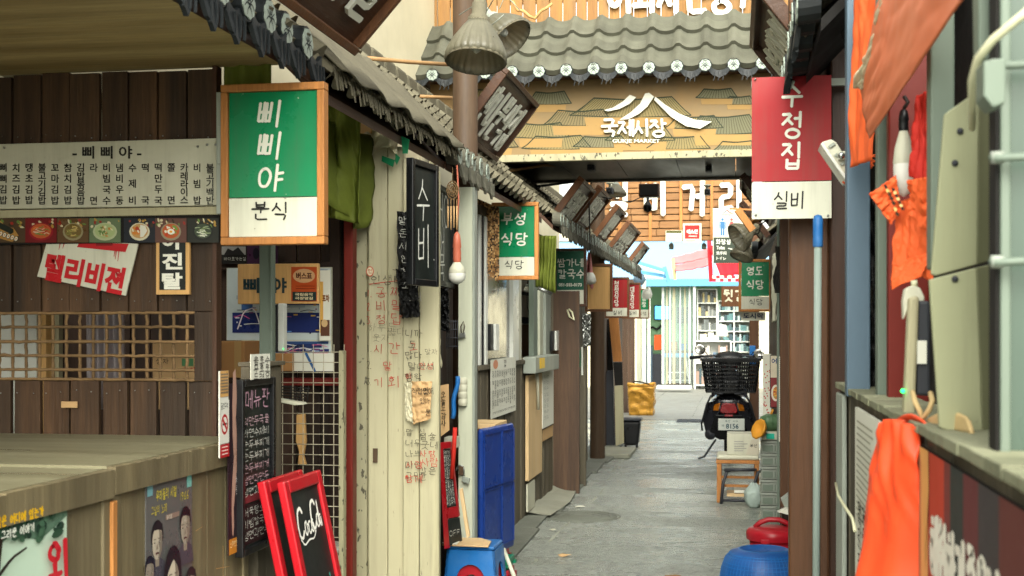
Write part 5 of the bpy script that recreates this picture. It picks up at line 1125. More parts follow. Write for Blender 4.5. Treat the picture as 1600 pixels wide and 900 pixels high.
def bulb(label, u, v0, v1, vb, d, wpx, cordv, sockm, cordm='salmon_plastic', uc=None):
    k = d/FPX; r_ = wpx*k/2; b = PD(u, vb, d); hB = (vb-v1)*k; hS = (v1-v0)*k
    q = T('hanging_bulb', label, 'bulb', b)
    m = MB(); m.lathe([(0, 0), (r_*.6, hB*.06), (r_*.95, hB*.22), (r_, hB*.45), (r_*.98, hB*.5)], b, 24); m.build('globe', 'bulb_white', q)
    m = MB(); m.lathe([(r_*.98, hB*.5), (r_*1.02, hB*.52), (r_*.85, hB*.75), (r_*.5, hB*.95), (r_*.42, hB)], b, 24); m.build('housing', 'foam_white', q)
    m = MB(); m.lathe([(r_*.42, hB), (r_*.5, hB+hS*.12), (r_*.46, hB+hS*.2), (r_*.5, hB+hS*.3), (r_*.44, hB+hS*.45), (r_*.52, hB+hS*.5), (r_*.45, hB+hS*.7), (r_*.36, hB+hS*.9), (r_*.12, hB+hS)], b, 18); m.build('socket', sockm, q)
    m = MB(); t = PD(uc or u, cordv, d); m.tube([b+V((0, 0, hB+hS)), (b+V((0, 0, hB+hS))).lerp(t, .5)+V((.008, 0, 0)), t], .004, 6); m.build('cord', cordm, q); return q
bulb('white globe bulb in salmon socket hanging before the cream post', 714, 362, 410, 444, 6.1, 27, 258, 'salmon_plastic')
# ================================================================== stools, crates, folded table, boxes at the corner
def stool(label, cx, cy, z, s, mt, h=.30):
    q = T('plastic_stool', label, 'stool', (cx, cy, z), 'stacked plastic stools'); m = MB(); t = s*.84; T_ = s
    m.prism([V((cx-t, cy-t, z+h-.02)), V((cx+t, cy-t, z+h-.02)), V((cx+t, cy+t, z+h-.02)), V((cx-t, cy+t, z+h-.02))], (0, 0, .02)); m.build('seat', mt, q, bevel=.012)
    for (dx, dy) in ((0, -1), (1, 0), (0, 1), (-1, 0)):
        m = MB(); n_ = 9; A = []
        side = V((1, 0, 0)) if dx == 0 else V((0, 1, 0)); outv = V((dx, dy, 0))
        def P_(k, zf): w = t+(T_-t)*(1-zf); return V((cx, cy, z+h*zf))+outv*w+side*k*w
        arch = [P_(.55*math.cos(R(180-180*i/n_)), .42+.27*math.sin(R(180*i/n_))) for i in range(n_+1)]
        inner = [P_(-.62, 0)]+arch+[P_(.62, 0)]; outer = [P_(-1, 0), P_(-1, .96), P_(1, .96), P_(1, 0)]
        pts = [P_(-1, 0), P_(-.62, 0)]+arch+[P_(.62, 0), P_(1, 0), P_(1, .93), P_(-1, .93)]
        N = len(pts); k0 = 2; nA = len(arch)
        vs = pts+[p-outv*.012 for p in pts]; fs = []
        L0 = [0, 1]+list(range(2, 2+nA//2))
        # left half and right half as quads fans
        lt = N-1; rt = N-2; mid = 2+nA//2
        for off in (0, N):
            seqL = [0]+list(range(1, mid+1)); 
            for i in range(len(seqL)-2): fs.append((off+lt, off+seqL[i+1], off+seqL[i+2]) if i else (off+0, off+1, off+2, off+lt))
            fs.append((off+lt, off+mid, off+rt))
            for i in range(mid, N-3): fs.append((off+rt, off+i, off+i+1))
        for i in range(N): fs.append((i, (i+1) % N, N+(i+1) % N, N+i))
        m.add(vs, fs); m.build('leg_side', mt, q)
    return q
sx, sy = PZ(741, 900, .12).x, 0
c = PD(740, 856, 6.42)
stool('bright blue plastic stool stacked over a red one beside cream door', c.x, c.y+.05, .045, .142, 'blue_plastic', .29)
stool('red plastic stool nested under the bright blue stool', c.x, c.y+.05, .0, .125, 'red_plastic', .28)
q = V((c.x-.015, c.y+.03, .336)); m = MB(); m.prism([q+V(p) for p in ((-.125, -.12, 0), (.11, -.13, 0), (.10, .0, .004), (.03, .09, .002), (-.09, .08, .004))], (0, 0, .008)); tag(m.build('cardboard_scrap', 'plywood_pale', bevel=.002), 'scrap of cardboard lying on the blue stool', 'cardboard')
m = MB(); m.prism([q+V(p) for p in ((-.13, -.1, .009), (-.05, -.13, .009), (-.06, .05, .012), (-.11, .06, .012))], (0, 0, .003)); tag(m.build('paper_scrap', 'paper'), 'crumpled white paper on the corner of blue stool', 'paper')
m = MB(); m.tube([PD(787, 858, 6.6), PD(805, 905, 6.45)], .011, 8); tag(m.build('broom_stick', 'foam_white'), 'white stick leaning at right side of the blue stool', 'stick')
def crate(label, cx, cy, z, sx, sy, h, mt, group='stacked plastic crates'):
    q = T('plastic_crate', label, 'crate', (cx, cy, z), group); t = .012; m = MB()
    m.box((cx-sx, cy-sy, z), (cx+sx, cy+sy, z+t))
    for (a, b) in (((cx-sx, cy-sy), (cx+sx, cy-sy+t)), ((cx-sx, cy+sy-t), (cx+sx, cy+sy)), ((cx-sx, cy-sy+t+.001), (cx-sx+t, cy+sy-t-.001)), ((cx+sx-t, cy-sy+t+.001), (cx+sx, cy+sy-t-.001))):
        m.box((a[0], a[1], z+.013), (b[0], b[1], z+h*.3)); m.box((a[0], a[1], z+h*.42), (b[0], b[1], z+h*.68))
    for i in (-1, 1):
        for j in (-1, 1): m.box((cx+i*sx-.02, cy+j*sy-.02, z+.014), (cx+i*sx+.02, cy+j*sy+.02, z+h-.031))
    for k in (-.5, 0, .5):
        m.box((cx+sx*k-.008, cy-sy-.006, z+.014), (cx+sx*k+.008, cy-sy-.001, z+h*.8)); m.box((cx+sx+.001, cy+sy*k-.008, z+.014), (cx+sx+.006, cy+sy*k+.008, z+h*.8))
    m.build('body', mt, q); m = MB()
    for (a, b) in (((cx-sx-.008, cy-sy-.008), (cx+sx+.008, cy-sy+t)), ((cx-sx-.008, cy+sy-t), (cx+sx+.008, cy+sy+.008)), ((cx-sx-.008, cy-sy+t+.001), (cx-sx+t, cy+sy-t-.001)), ((cx+sx-t, cy-sy+t+.001), (cx+sx+.008, cy+sy-t-.001))): m.box((a[0], a[1], z+h-.03), (b[0], b[1], z+h))
    m.build('rim', mt, q, bevel=.003); return q
cx, cy = -1.44, 7.36
for i, (mt, nm) in enumerate((('crate_red', 'dark red crate at the bottom of the stack behind blue table'), ('green_plastic', 'green crate second from the bottom behind the blue table'), ('lime_plastic', 'lime green crate in the middle of the stack behind blue table'),
                              ('crate_red', 'dark red crate above the lime crate behind blue table'), ('green_plastic', 'green crate on top of the stack under the cardboard box'))):
    crate(nm, cx-.04, cy, .005+i*.105, .13, .2, .1, mt)
crate('red crate standing in front of the crate stack under the blue table', -1.325, 7.0, .003, .09, .08, .085, 'crate_red'); crate('green crate on the red crate at the foot of blue table', -1.325, 7.0, .09, .09, .08, .06, 'green_plastic')
q = T('cardboard_box', 'tall cardboard carton with dark print on the crate stack', 'box', (-1.48, 7.38, .54)); m = MB(); m.box((-1.6, 7.2, .535), (-1.36, 7.56, .84)); m.build('box', 'brown_box', q, bevel=.005)
m = MB(); m.box((-1.605, 7.196, .842), (-1.355, 7.565, .87)); m.build('flap', 'plywood_pale', q, bevel=.003); m = MB(); F = FY(7.199); rect(m, F, 744, 722, 751, 728, '4a3a20'); hand(m, F, '맥주', 741, 700, 10, .15, col='4a3a20'); m.build('print', 'print_matt', q)
q = T('folding_table', 'dark blue folding table top stood upright against the crates', 'table', (PD(778, 850, 7.2).x, PD(778, 850, 7.2).y, .15))
m = MB(); A, B = px2d(754, 6.95), px2d(804, 7.45); FF, L = panel_between(m, A, B, .15, .87, .035); m.build('tabletop', 'blue_table', q, bevel=.022, seg=3)
m = MB()
for (a, b, c_, d_2) in ((.02, .04, .3, .38), (.31, .04, L-.02, .38), (.02, .39, .3, .69), (.31, .39, L-.02, .69)):
    for (x0, z0, x1, z1) in ((a, b, c_, b+.006), (a, d_2-.006, c_, d_2), (a, b, a+.005, d_2), (c_-.005, b, c_, d_2)): p2(m, FF, [(x0, .15+z0), (x1, .15+z0), (x1, .15+z1), (x0, .15+z1)], .0012, .004)
p2(m, FF, [(.2, .56), (.23, .56), (.23, .6), (.2, .6)], .0012, .002); m.build('moulding', 'blue_table', q)
# ================================================================== stall C: sliding window over a low plank wall
XL = -1.55
def yL(u): return PX(u, 518, XL).y
r = T('low_wall', 'low wall of grey-brown boards under the sliding window', 'wall', (XL, 9.2, 0)); m = MB(); y = yL(745)
while y < yL(862):
    wd = random.choice((.09, .11, .13)); m.rv(.14); j = random.uniform(0, .006); m.box((XL-.04, y, 0), (XL-j, y+wd-.003, 1.16)); y += wd
m.build('boards', 'plank_grey', r, bevel=.0015); m = MB(); m.box((XL-.1, yL(745), 1.162), (XL+.02, yL(862), 1.19)); m.build('sill', 'plank_grey', r, bevel=.003)
ZB, ZT = 1.192, 2.12
r = T('sliding_window', 'aluminium sliding window with dim glass above the low wall', 'window', (XL, 9.2, 1.19))
def vbar(u0, u1, mt, nm='frame', x=XL): m = MB(); m.box((x-.04, yL(u0), ZB), (x, yL(u1), ZT)); m.build(nm, mt, r, bevel=.003)
vbar(750, 752.5, 'white_frame'); vbar(754.5, 756.5, 'black_plastic'); vbar(757, 760, 'white_frame', 'frame', XL+.01); vbar(800, 809, 'white_frame', 'frame', XL+.008); vbar(809.5, 815, 'foam_white'); vbar(834, 840, 'grey_green_post'); vbar(846, 851, 'white_post', 'frame', XL-.012); vbar(853, 861, 'galv')
for (a, b) in ((760.5, 799.5),):
    m = MB(); m.box((XL-.022, yL(a), ZB), (XL-.016, yL(b), ZT)); m.build('pane', 'dim_glass', r)
m = MB(); m.box((XL-.03, yL(753), ZB), (XL-.024, yL(754.2), ZT)); m.build('pane', 'dim_glass', r)
m = MB(); m.box((XL-.05, yL(750), ZT+.001), (XL+.005, yL(862), ZT+.06)); m.build('head_rail', 'plank_grey', r, bevel=.003)
# what stands inside, seen through the open sash
def insideX(name, label, cat, px, X, mt, th=.02): 
    u0, v0, u1, v1 = px; a, b = PX(u0, v0, X), PX(u1, v1, X); y1 = b.y; z0 = PX(u0, v1, X).z
    m = MB(); m.box((X-th, a.y, z0), (X, y1, a.z)); return tag(m.build(name, mt, bevel=.002), label, cat)
insideX('inner_wall', 'pale inner wall seen through the open sash', 'wall', (814, 400, 864, 560), -1.95, 'cream_metal')
insideX('shelf_board', 'dark shelf inside the open sash', 'shelf', (815, 495, 856, 505), -1.93, 'black_matt'); insideX('shelf_board', 'black ledge under the pale inner wall', 'shelf', (815, 455, 852, 460), -1.93, 'black_matt')
insideX('low_cabinet', 'brown cabinet front inside the open sash', 'cabinet', (815, 507, 853, 557), -1.9, 'brown_box')
bulb('dusty bell lamp hanging inside the open sash', 824, 444, 448, 456, 10.2, 12, 430, 'galv', 'cable'); 
m = MB(); m.tube([PX(823, 460, -1.85), PX(824, 480, -1.85), PX(827, 492, -1.85)], .004, 5); tag(m.build('cable', 'cable'), 'black cable dangling inside the open sash', 'cable')
for lab, px in (('white and black intercom box on the dim window glass', (762, 506, 772, 548)), ('white and black intercom box on frame by the plank wall', (860, 517, 867, 548))):
    u0, v0, u1, v1 = px; q = T('intercom', lab, 'device', PX(u0, v1, XL+.03)); a, b = PX(u0, v0, XL+.01), PX(u1, v1, XL+.01)
    m = MB(); m.box((XL+.009, a.y, PX(u0, v1, XL+.01).z), (XL+.03, a.y+(b.y-a.y)*.45, a.z)); m.build('back', 'black_plastic', q, bevel=.003); m = MB(); m.box((XL+.009, a.y+(b.y-a.y)*.48, PX(u0, v1, XL+.01).z), (XL+.045, b.y, a.z)); m.build('cover', 'white_frame', q, bevel=.004)
q = T('device_panel', 'dark red device with green lights between the window frames', 'device', PX(742, 602, XL+.03)); a, b = PX(739, 553, XL+.02), PX(745, 602, XL+.02); m = MB(); m.box((XL+.01, a.y, PX(739, 602, XL+.02).z), (XL+.02, b.y, a.z)); m.build('panel', 'black_plastic', q)
m = MB(); m.box((XL+.0205, a.y+.02, a.z-.04), (XL+.024, b.y-.02, a.z-.005)); m.build('label', 'red_paint', q)
for zz_ in (.075, .2): m = MB(); m.box((XL+.0205, a.y+.03, a.z-zz_-.01), (XL+.025, b.y-.03, a.z-zz_)); m.build('light', 'led_green', q)
# papers on the low wall
def sheetX(name, label, cat, px, X, mt, draw=None, th=.002, mt2='print_matt', tilt=0):
    u0, v0, u1, v1 = px; a = PX(u0, v0, X); b = PX(u1, v1, X); z1 = a.z; z0 = PX(u0, v1, X).z; q = T(name, label, cat, (X, (a.y+b.y)/2, z0)); m = MB(); m.box((X-th, a.y, z0), (X, b.y, z1)); m.build('sheet', mt, q)
    if draw: m = MB(); W, H = b.y-a.y, z1-z0; FF = Fr((X, a.y, z1), (0, W, 0), (0, 0, -H)); FF.n = V((1, 0, 0)); FF.px = True; draw(m, FF); m.build('print', mt2, q)
    return q
def menu_cols(m, F):
    ell(m, F, .17, .09, .09, .08, 'c98a6a'); hand(m, F, '메뉴', .5, .03, .06, .16, 1.3, 1.2, True, col='4a4a44')
    for c in range(11):
        for rr in range(4):
            for k in range(random.choice((2, 3, 3, 4))): hand(m, F, random.choice('국수밥김치면탕찜전어'), .05+c*.085, .2+rr*.165+k*.038, .034, .17, 1.7, 1, jit=.03, col='5a5a54')
    for c in range(14): hand(m, F, random.choice('5원00'), .06+c*.065, .9, .03, .2, 1.8, 1, col='4a4a44')
sheetX('menu_sheet', 'white paper menu of many small columns on the low wall', 'menu', (767, 562, 806, 655), XL+.022, 'paper', menu_cols)
m = MB(); a, b = PX(826, 587, XL+.03), PX(847, 755, XL+.03); m.box((XL+.004, a.y, PX(826, 752, XL+.03).z), (XL+.03, b.y, a.z)); tag(m.build('plywood_board', 'plywood_pale', bevel=.003), 'pale plywood board leaning on low wall beside whiteboard', 'board')
m = MB(); a, b = PX(827, 757, XL+.03), PX(838, 795, XL+.03); m.box((XL+.005, a.y, .05), (XL+.02, b.y, a.z)); tag(m.build('board_offcut', 'foam_white', bevel=.002), 'pale offcut board below the plywood board', 'board')
sheetX('whiteboard', 'white handwritten notice board next to the plywood board', 'notice', (848, 578, 865, 670), XL+.026, 'paper', lambda m, F: [hand(m, F, random.choice(('국수', '김밥', '라면', '오뎅')), .1, .1+k*.1, .06, .08, 3.5, 1.05, jit=.05, col='7a7a74') for k in range(8)], .012)
sheetX('poster_scrap', 'faded photo scrap under the white notice board', 'paper', (848, 672, 864, 690), XL+.012, 'kraft')
q = T('meter_box', 'grey metal box with yellow warning label above the plywood board', 'box', PX(850, 610, XL+.1)); a, b = PX(829, 560, XL+.06), PX(866, 600, XL+.06); m = MB(); m.box((XL+.004, a.y, PX(829, 584, XL+.06).z), (XL+.1, b.y, PX(829, 558, XL+.06).z)); m.build('body', 'galv', q, bevel=.006)
m = MB(); m.box((XL+.101, a.y+.18, PX(833, 578, XL+.1).z), (XL+.104, a.y+.42, PX(833, 561, XL+.1).z)); mat('yellow_label', 'd8b010', .5, .05, 4, 0); m.build('label', 'yellow_label', q)
m = MB(); m.tube([PX(839, 584, XL+.05), PX(840, 600, XL+.05), PX(841, 640, XL+.05)], .012, 6); tag(m.build('paper_roll', 'foam_white'), 'white rolled tube hanging on the plywood board', 'roll')
# bowls of food behind the window edge (a photo banner)
sheetX('photo_banner', 'narrow food photo strip between the sliding window frames', 'banner', (745.5, 560, 757, 660), XL-.03, 'print', lambda m, F: (rect(m, F, 0, 0, 1, .12, 'b8452c'), rect(m, F, 0, .12, 1, .3, 'd86a4a'), rect(m, F, 0, .3, 1, .62, '3a3632'), rect(m, F, 0, .62, 1, .78, '2a78b0'), rect(m, F, 0, .78, 1, 1, 'd0a078'), ell(m, F, .5, .9, .3, .07, 'b8552c'), ell(m, F, .4, .2, .3, .06, 'e09a78')))
# bamboo blind
def mosaic(m, Y):
    for i in range(17):
        for j in range(44):
            u = 744+i*2.1; v = 310+j*2.7+i*.9
            if j > 38+i*.3: continue
            m.col = random.choice([hx(c) for c in ('a8814e', '8a6238', 'c9a470', '5a4028', '947048', '3c2c1e')]); a, b = PY(u, v, Y), PY(u+1.9, v+2.4, Y); m.box((a.x, Y+random.uniform(-.004, .004), b.z), (b.x, Y+.014, a.z))
m = MB(); mosaic(m, 7.9); tag(m.build('bamboo_blind', 'print_matt'), 'patterned bamboo blind hanging left of the second green sign', 'blind')
# ================================================================== the other hanging signs on the left
def d2(m, F): hand(m, F, '부성', 784, 333, 18, .15, .95, 1.2, jit=.012, slant=.1); hand(m, F, '식당', 784, 364, 19, .15, .95, 1.2, jit=.012, slant=.1)
sign_board('green pine-framed sign with four white letters beyond the cream post', (768, 316, 841, 437), 8.3, 6, 401.5, 'sign_green', 'pine', d2, lambda m, F: hand(m, F, '식당', 789, 407, 13, .11, 1, 1.2, jit=.01, slant=.1), hang=lambda a, b, c, d: [((a-.04, 8.305, d-.06), (a+.0, 8.32, d-.03))])
def fn(a, b): return PY(836+33*a-2*b*a, 368+(80+10*a)*b, 9.3)+V((0, .03*abs(math.sin(a*19+b*1.5))+.05*mnoise.noise((a*5+b, b*3, 1)), 0))
m = MB(); m.grid(fn, 60, 14); tag(m.build('tarpaulin', 'tarp_olive', solid=.004), 'olive awning cloth gathered between two green signs', 'tarpaulin')
m = MB(); m.tube([PY(841, 450, 9.25), PY(862, 459, 9.3)], .014, 8); tag(m.build('awning_pole', 'steel'), 'short steel rod at hem of the gathered olive cloth', 'pole')
def d3(m, F):
    hand(m, F, '쌈가네', 871, 404, 13, .12, .95, 1.12, jit=.012); hand(m, F, '칼국수', 872, 421, 14, .12, .92, 1.12, jit=.012)
    ptext(m, F, '051-555-0173', 891, 445, 5, 36, .03)
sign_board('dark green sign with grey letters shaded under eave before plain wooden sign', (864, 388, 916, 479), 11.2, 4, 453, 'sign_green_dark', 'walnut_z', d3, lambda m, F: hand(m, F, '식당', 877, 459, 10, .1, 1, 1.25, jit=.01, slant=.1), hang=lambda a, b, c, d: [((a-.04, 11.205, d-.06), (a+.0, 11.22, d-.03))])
sign_board('plain sign of bare pine boards in brown frame', (914, 412, 957, 487), 12.9, 4, None, 'pine_pale', 'frame_brown', hang=lambda a, b, c, d: [((a-.05, 12.905, d-.06), (a+.0, 12.92, d-.03))])
def fn(a, b):
    u = 921+2*b+(4+14*b)*(a-.5)*(1.0 if b < .7 else 1.0)-5*b; v = 394+52*b+6*math.sin(a*9)*b; return PY(u, v, 12.6)+V((0, .04*math.sin(a*12+b*3), 0))
m = MB(); m.grid(fn, 16, 14); mat('pink_cloth', 'c07a76', .8, .14, 8, .2, dirt='d8b0a8', dirt_amt=.4); tag(m.build('towel', 'pink_cloth', solid=.01, sub=1), 'pink towel hung on corner of the plain wooden sign', 'towel')
m = MB(); m.lathe([(0, 0), (.05, .012), (.062, .04), (.05, .09), (.03, .12)], PY(922, 445, 12.55), 16); tag(m.build('lamp_globe', 'bulb_white'), 'small white globe below the pink towel', 'bulb')
sign_board('red sign in brown frame just beyond the plain wooden sign', (944, 433, 983, 497), 14.8, 3, 481, 'sign_red', 'frame_brown', lambda m, F: hand(m, F, '청정식당', 960, 439, 9.4, .16, .7, 1.05, True, jit=.015), lambda m, F: hand(m, F, '실비', 958, 485, 7, .12, .9, 1.25, slant=.1), hang=lambda a, b, c, d: [((a-.05, 14.805, d-.06), (a+.0, 14.82, d-.03))])
sign_board('farther red sign half hidden behind the nearer red sign', (972, 442, 1001, 498), 17.3, 2.6, 484, 'sign_red', 'frame_brown', lambda m, F: hand(m, F, '대동식당', 985, 448, 8.4, .16, .7, 1.0, True, jit=.015), lambda m, F: hand(m, F, '실비', 983, 486, 6, .12, .9, 1.2, slant=.1), hang=lambda a, b, c, d: [((a-.05, 17.305, d-.06), (a+.0, 17.32, d-.03))])
sign_board('small green sign farthest down the left side behind red signs', (988, 451, 1015, 498), 19.6, 2, 484, 'sign_green', 'frame_brown', lambda m, F: hand(m, F, '남창', 1003, 462, 8, .16, .8, 1.2, True, jit=.015), lambda m, F: hand(m, F, '식당', 999, 487, 5.5, .12, .9, 1.2))
m = MB(); m.lathe([(0, 0), (.06, .02), (.075, .07), (.06, .13), (.03, .15)], PD(1011, 468, 18.2), 16); tag(m.build('lamp_globe', 'bulb_white'), 'round white lamp in front of the farthest green sign', 'bulb')
# ================================================================== signboards leaning out over the left eave
def lean_board(label, near_px, far_px, X, L_, letters, mt='walnut', side=1, lsize=.17, drop=(-.26, -.34), fr='frame_brown'):
    a, b = PX(*near_px, X), PX(*far_px, X); z = (a.z+b.z)/2; y0, y1 = min(a.y, b.y), max(a.y, b.y); dv = V((drop[0]*side, 0, drop[1])); H = dv.length; dv.normalize()
    q = T('overhanging_signboard', label, 'signboard', (X+drop[0]*side, (y0+y1)/2, z+drop[1]), 'boards leaning out above the eaves')
    rt = V((0, side, 0)); up = -dv; n = rt.cross(up).normalized(); o = V((X, y0 if side > 0 else y1, z)); W = y1-y0
    FF = Fr(o, rt, up)                                # x along the alley, y from 0 (top) down to -H
    m = MB(); m.prism([FF(.03, -.03, 0), FF(W-.03, -.03, 0), FF(W-.03, -H+.03, 0), FF(.03, -H+.03, 0)], -n*.03); m.build('panel', mt, q)
    m = MB()
    for (x0, y0_, x1, y1_) in ((0, -.03, W, 0), (0, -H, W, -H+.03), (0, -H+.031, .03, -.031), (W-.03, -H+.031, W, -.031)): m.prism([FF(x0, y0_, .03), FF(x1, y0_, .03), FF(x1, y1_, .03), FF(x0, y1_, .03)], -n*.055)
    m.build('frame', fr, q, bevel=.004)
    m = MB(); st = (W-.14)/max(1, len(letters)); hand(m, FF, letters, .08, -.09, min(H-.16, .3), .085, st/min(H-.16, .3)/1.3, 1.3, jit=.012, taper=.1, depth=.016, l=.004)
    m.build('lettering', 'ink_white' if side > 0 else 'foam_white', q); return q
a1 = PX(540, 100, -1.375); 
def lean2(label, y0, y1, X, z, letters, **k):
    return lean_board(label, *[(lambda p: (VPX_(p)))(V((X, y, z))) for y in (y0, y1)], X, .4, letters, **k)
def VPX_(p):
    d = p-EYEV; f = -ST*d.x+CT*d.y; rr = CT*d.x+ST*d.y; return (800+FPX*rr/f, HOR-FPX*d.z/f)
lean2('large brown signboard with white relief letters above the nearest tiled eave', 2.9, 4.40, -1.03, 2.77, '소문난자갈', drop=(-.33, -.37), lsize=.2)
lean_board('dark signboard with grey relief letters leaning out beside brown post', (790, 105), (838, 160), -1.26, .4, '만나분식집', drop=(-.28, -.36), fr='walnut')
lean_board('leaning signboard crowded with white strokes right of second green sign', (909, 276), (928, 297), -1.2, .4, '전통순대국밥')
lean_board('leaning signboard with pale blue and white letters near brown wooden post', (938, 291), (953, 306), -1.2, .4, '할매충무김밥')
lean_board('leaning signboard third from far end of the left eave', (965, 319), (976, 332), -1.2, .4, '원조비빔당면')
lean_board('leaning signboard second from far end of the left eave', (983, 343), (999, 364), -1.2, .4, '옛날팥빙수')
lean_board('leaning signboard at the far end of the left eave', (1005, 376), (1013, 388), -1.2, .4, '부산어묵')
# ================================================================== planks, post and leaning things further down
r = T('plank_wall', 'weathered dark plank wall below the dark green sign', 'wall', (XL, 12.2, 0)); m = MB(); y = yL(866)
while y < yL(921):
    wd = random.choice((.25, .3, .34)); m.rv(.2); j = random.uniform(0, .02); m.box((XL-.05, y, 0), (XL-j, min(y+wd, 14.2)-.006, 1.98)); y += wd
m.build('boards', 'plank_grey', r, bevel=.002)
m = MB(); a = PY(866, 600, 11.0); m.box((-1.75, 10.98, 0), (PY(905, 700, 10.98).x, 11.02, 1.75)); tag(m.build('plank_screen', 'plank_brown', bevel=.002), 'brown plank screen projecting beside the low wall', 'screen')
m = MB(); a, b = PY(896, 700, 11.5), PY(915, 700, 11.5); m.box((a.x, 11.5, 0), (b.x, 11.56, PY(900, 542, 11.5).z)); tag(m.build('narrow_cabinet', 'plank_grey', bevel=.003), 'grey narrow cabinet beside the brown wooden post', 'cabinet')
q = T('card_holder', 'green card with white stick fixed to the grey narrow cabinet', 'card', PY(905, 575, 11.49)); m = MB(); a, b = PY(903, 573, 11.49), PY(907, 547, 11.49); m.box((a.x, 11.485, a.z), (b.x, 11.495, b.z)); m.build('card', 'green_plastic', q); m = MB(); a, b = PY(908.5, 586, 11.49), PY(911, 542, 11.49); m.box((a.x, 11.48, a.z), (b.x, 11.495, b.z)); m.build('stick', 'white_frame', q)
m = MB(); m.tube([PY(885, 480, 11.0), PY(890, 495, 10.95), PY(897, 500, 10.95), (PY(894, 488, 10.95)), PY(887, 481, 11.0)], .008, 6); tag(m.build('cable', 'cable_cream'), 'looped cream cable below the dark green sign', 'cable')
crumple('foil_sheet', 'crinkled silver foil sheet under the plain wooden sign', 'foil', ((909, 490), (923, 490), (923, 540), (911, 541)), 11.45, 'steel', .03, seed=3)
r = T('wooden_post', 'thick brown post standing under the plain wooden sign', 'post', (PY(933.5, 700, 13.9).x, 13.9, 0)); c = PY(933.5, 700, 13.9); m = MB(); m.lathe([(.082, 0), (.08, 1.5), (.08, 3.2)], (c.x, 13.9, 0), 16); m.build('trunk', 'brown_steel', r)
q = T('concrete_step', 'grey concrete step at foot of the brown wooden post', 'step', (-1.35, 14.6, 0)); m = MB(); m.box((-1.6, 14.1, 0), (-1.15, 15.0, .05)); m.build('step', 'concrete', q, bevel=.01)
r = T('plank_wall', 'brown plank wall beyond the wooden post under the red signs', 'wall', (XL, 16, 0)); m = MB(); y = 14.3
while y < 17.4:
    wd = random.choice((.32, .4)); m.rv(.2); m.box((XL-.05, y, 0), (XL-random.uniform(0, .015), y+wd-.01, 2.1)); y += wd
m.build('boards', 'plank_brown', r)
def leanY(name, label, cat, pts, Y, mt, th=.04): m = MB(); m.prism([PY(u, v, Y) for u, v in pts], (0, th, 0)); return tag(m.build(name, mt, bevel=.004), label, cat)
leanY('board', 'black narrow board leaning left of the orange wooden plank', 'board', [(946, 500), (952, 498), (958, 575), (961, 695), (948, 700)], 15.6, 'black_matt')
q = T('paddle_board', 'orange wooden plank with burnt black foot leaning against wall', 'plank', PY(964, 600, 15.4)); m = MB(); m.prism([PY(u, v, 15.4) for u, v in ((951, 494), (966, 494), (972, 565), (958, 565))], (0, .03, 0)); m.build('plank', 'pine', q); m = MB(); m.prism([PY(u, v, 15.398) for u, v in ((958, 566), (972, 566), (973, 602), (961, 602))], (0, .034, 0)); m.build('foot', 'black_matt', q)
leanY('board', 'cream board below the burnt plank foot', 'board', [(960, 603), (973, 602), (975, 692), (962, 697)], 15.35, 'cream_metal')
leanY('board', 'dark board beside cream board near the black bin', 'board', [(946, 580), (958, 578), (960, 700), (946, 702)], 15.5, 'dark_grey')
m = MB()
for k in range(5): m.rv(.2); a, b = PY(962+k*6, 500, 22), PY(967.6+k*6, 500, 22); m.box((a.x, 22, 0), (b.x, 22.05, 2.3))
tag(m.build('plank_wall', 'plank_brown'), 'narrow brown plank wall behind gold bag at alley mouth', 'wall')
for u, lab, mt in ((995, 'white door post at far end of the left plank wall', 'white_post'), (1003, 'second pale door post where the alley opens', 'white_frame')):
    m = MB(); a, b = PY(u, 500, 22.1), PY(u+6, 500, 22.1); m.box((a.x, 22.1, 0), (b.x, 22.2, 2.35)); tag(m.build('door_post', mt, bevel=.004), lab, 'post')
# bin and gold bag
r = T('rubbish_bin', 'small black bin with lid standing by the left wall', 'bin', PZ(986, 700, 0)); c = PZ(986, 700, 0); k = 15.3/FPX; m = MB()
w0, w1, h = 11*k, 15*k, 42*k
m.prism([c+V((-w0, 0, .03)), c+V((w0, 0, .03)), c+V((w1, 0, h)), c+V((-w1, 0, h))], (0, .22, 0)); m.build('body', 'black_plastic', r, bevel=.03, seg=3); m = MB(); m.box((c.x-w1-.01, c.y-.015, h+.002), (c.x+w1+.01, c.y+.24, h+.035)); m.build('lid', 'dark_grey', r, bevel=.012)
for s_ in (-1, 1): m = MB(); m.lathe([(.0, -.012), (.03, -.012), (.03, .012), (0, .012)], c+V((s_*w0*.8, .03, .03)), 12, (1, 0, 0)); m.build('wheel', 'rubber', r)
c = PZ(1001, 650, 0)
def fn(a, b):
    t = a*2*math.pi; x = .22*(1+.12*b)*max(-.86, min(.86, 1.25*math.cos(t))); y = .16*max(-.86, min(.86, 1.25*math.sin(t)))*(1-.15*b); q = mnoise.noise((x*9, y*9, b*6))*.02*(1+b)+.012*(.5-abs(mnoise.noise((x*17, y*17, b*11))))
    return c+V((x*1.05+q, .2+y+q, .52*b+.03*b*math.sin(t*2)))
r = T('shopping_bag', 'crumpled gold foil insulated bag at the end of the left wall', 'bag', c); m = MB(); m.grid(fn, 44, 14); m.build('bag', 'gold_foil', r, solid=.006)
m = MB(); m.tube([c+V((-.17, .12, .53)), c+V((-.1, .1, .57)), c+V((.0, .1, .56)), c+V((.14, .12, .52))], .012, 8); m.build('zip_edge', 'black_plastic', r)
m = MB(); m.prism([c+V(p) for p in ((-.2, .06, .5), (.2, .06, .5), (.2, .34, .48), (-.2, .34, .48))], (0, 0, .012)); m.build('top_flap', 'gold_foil', r, bevel=.004)
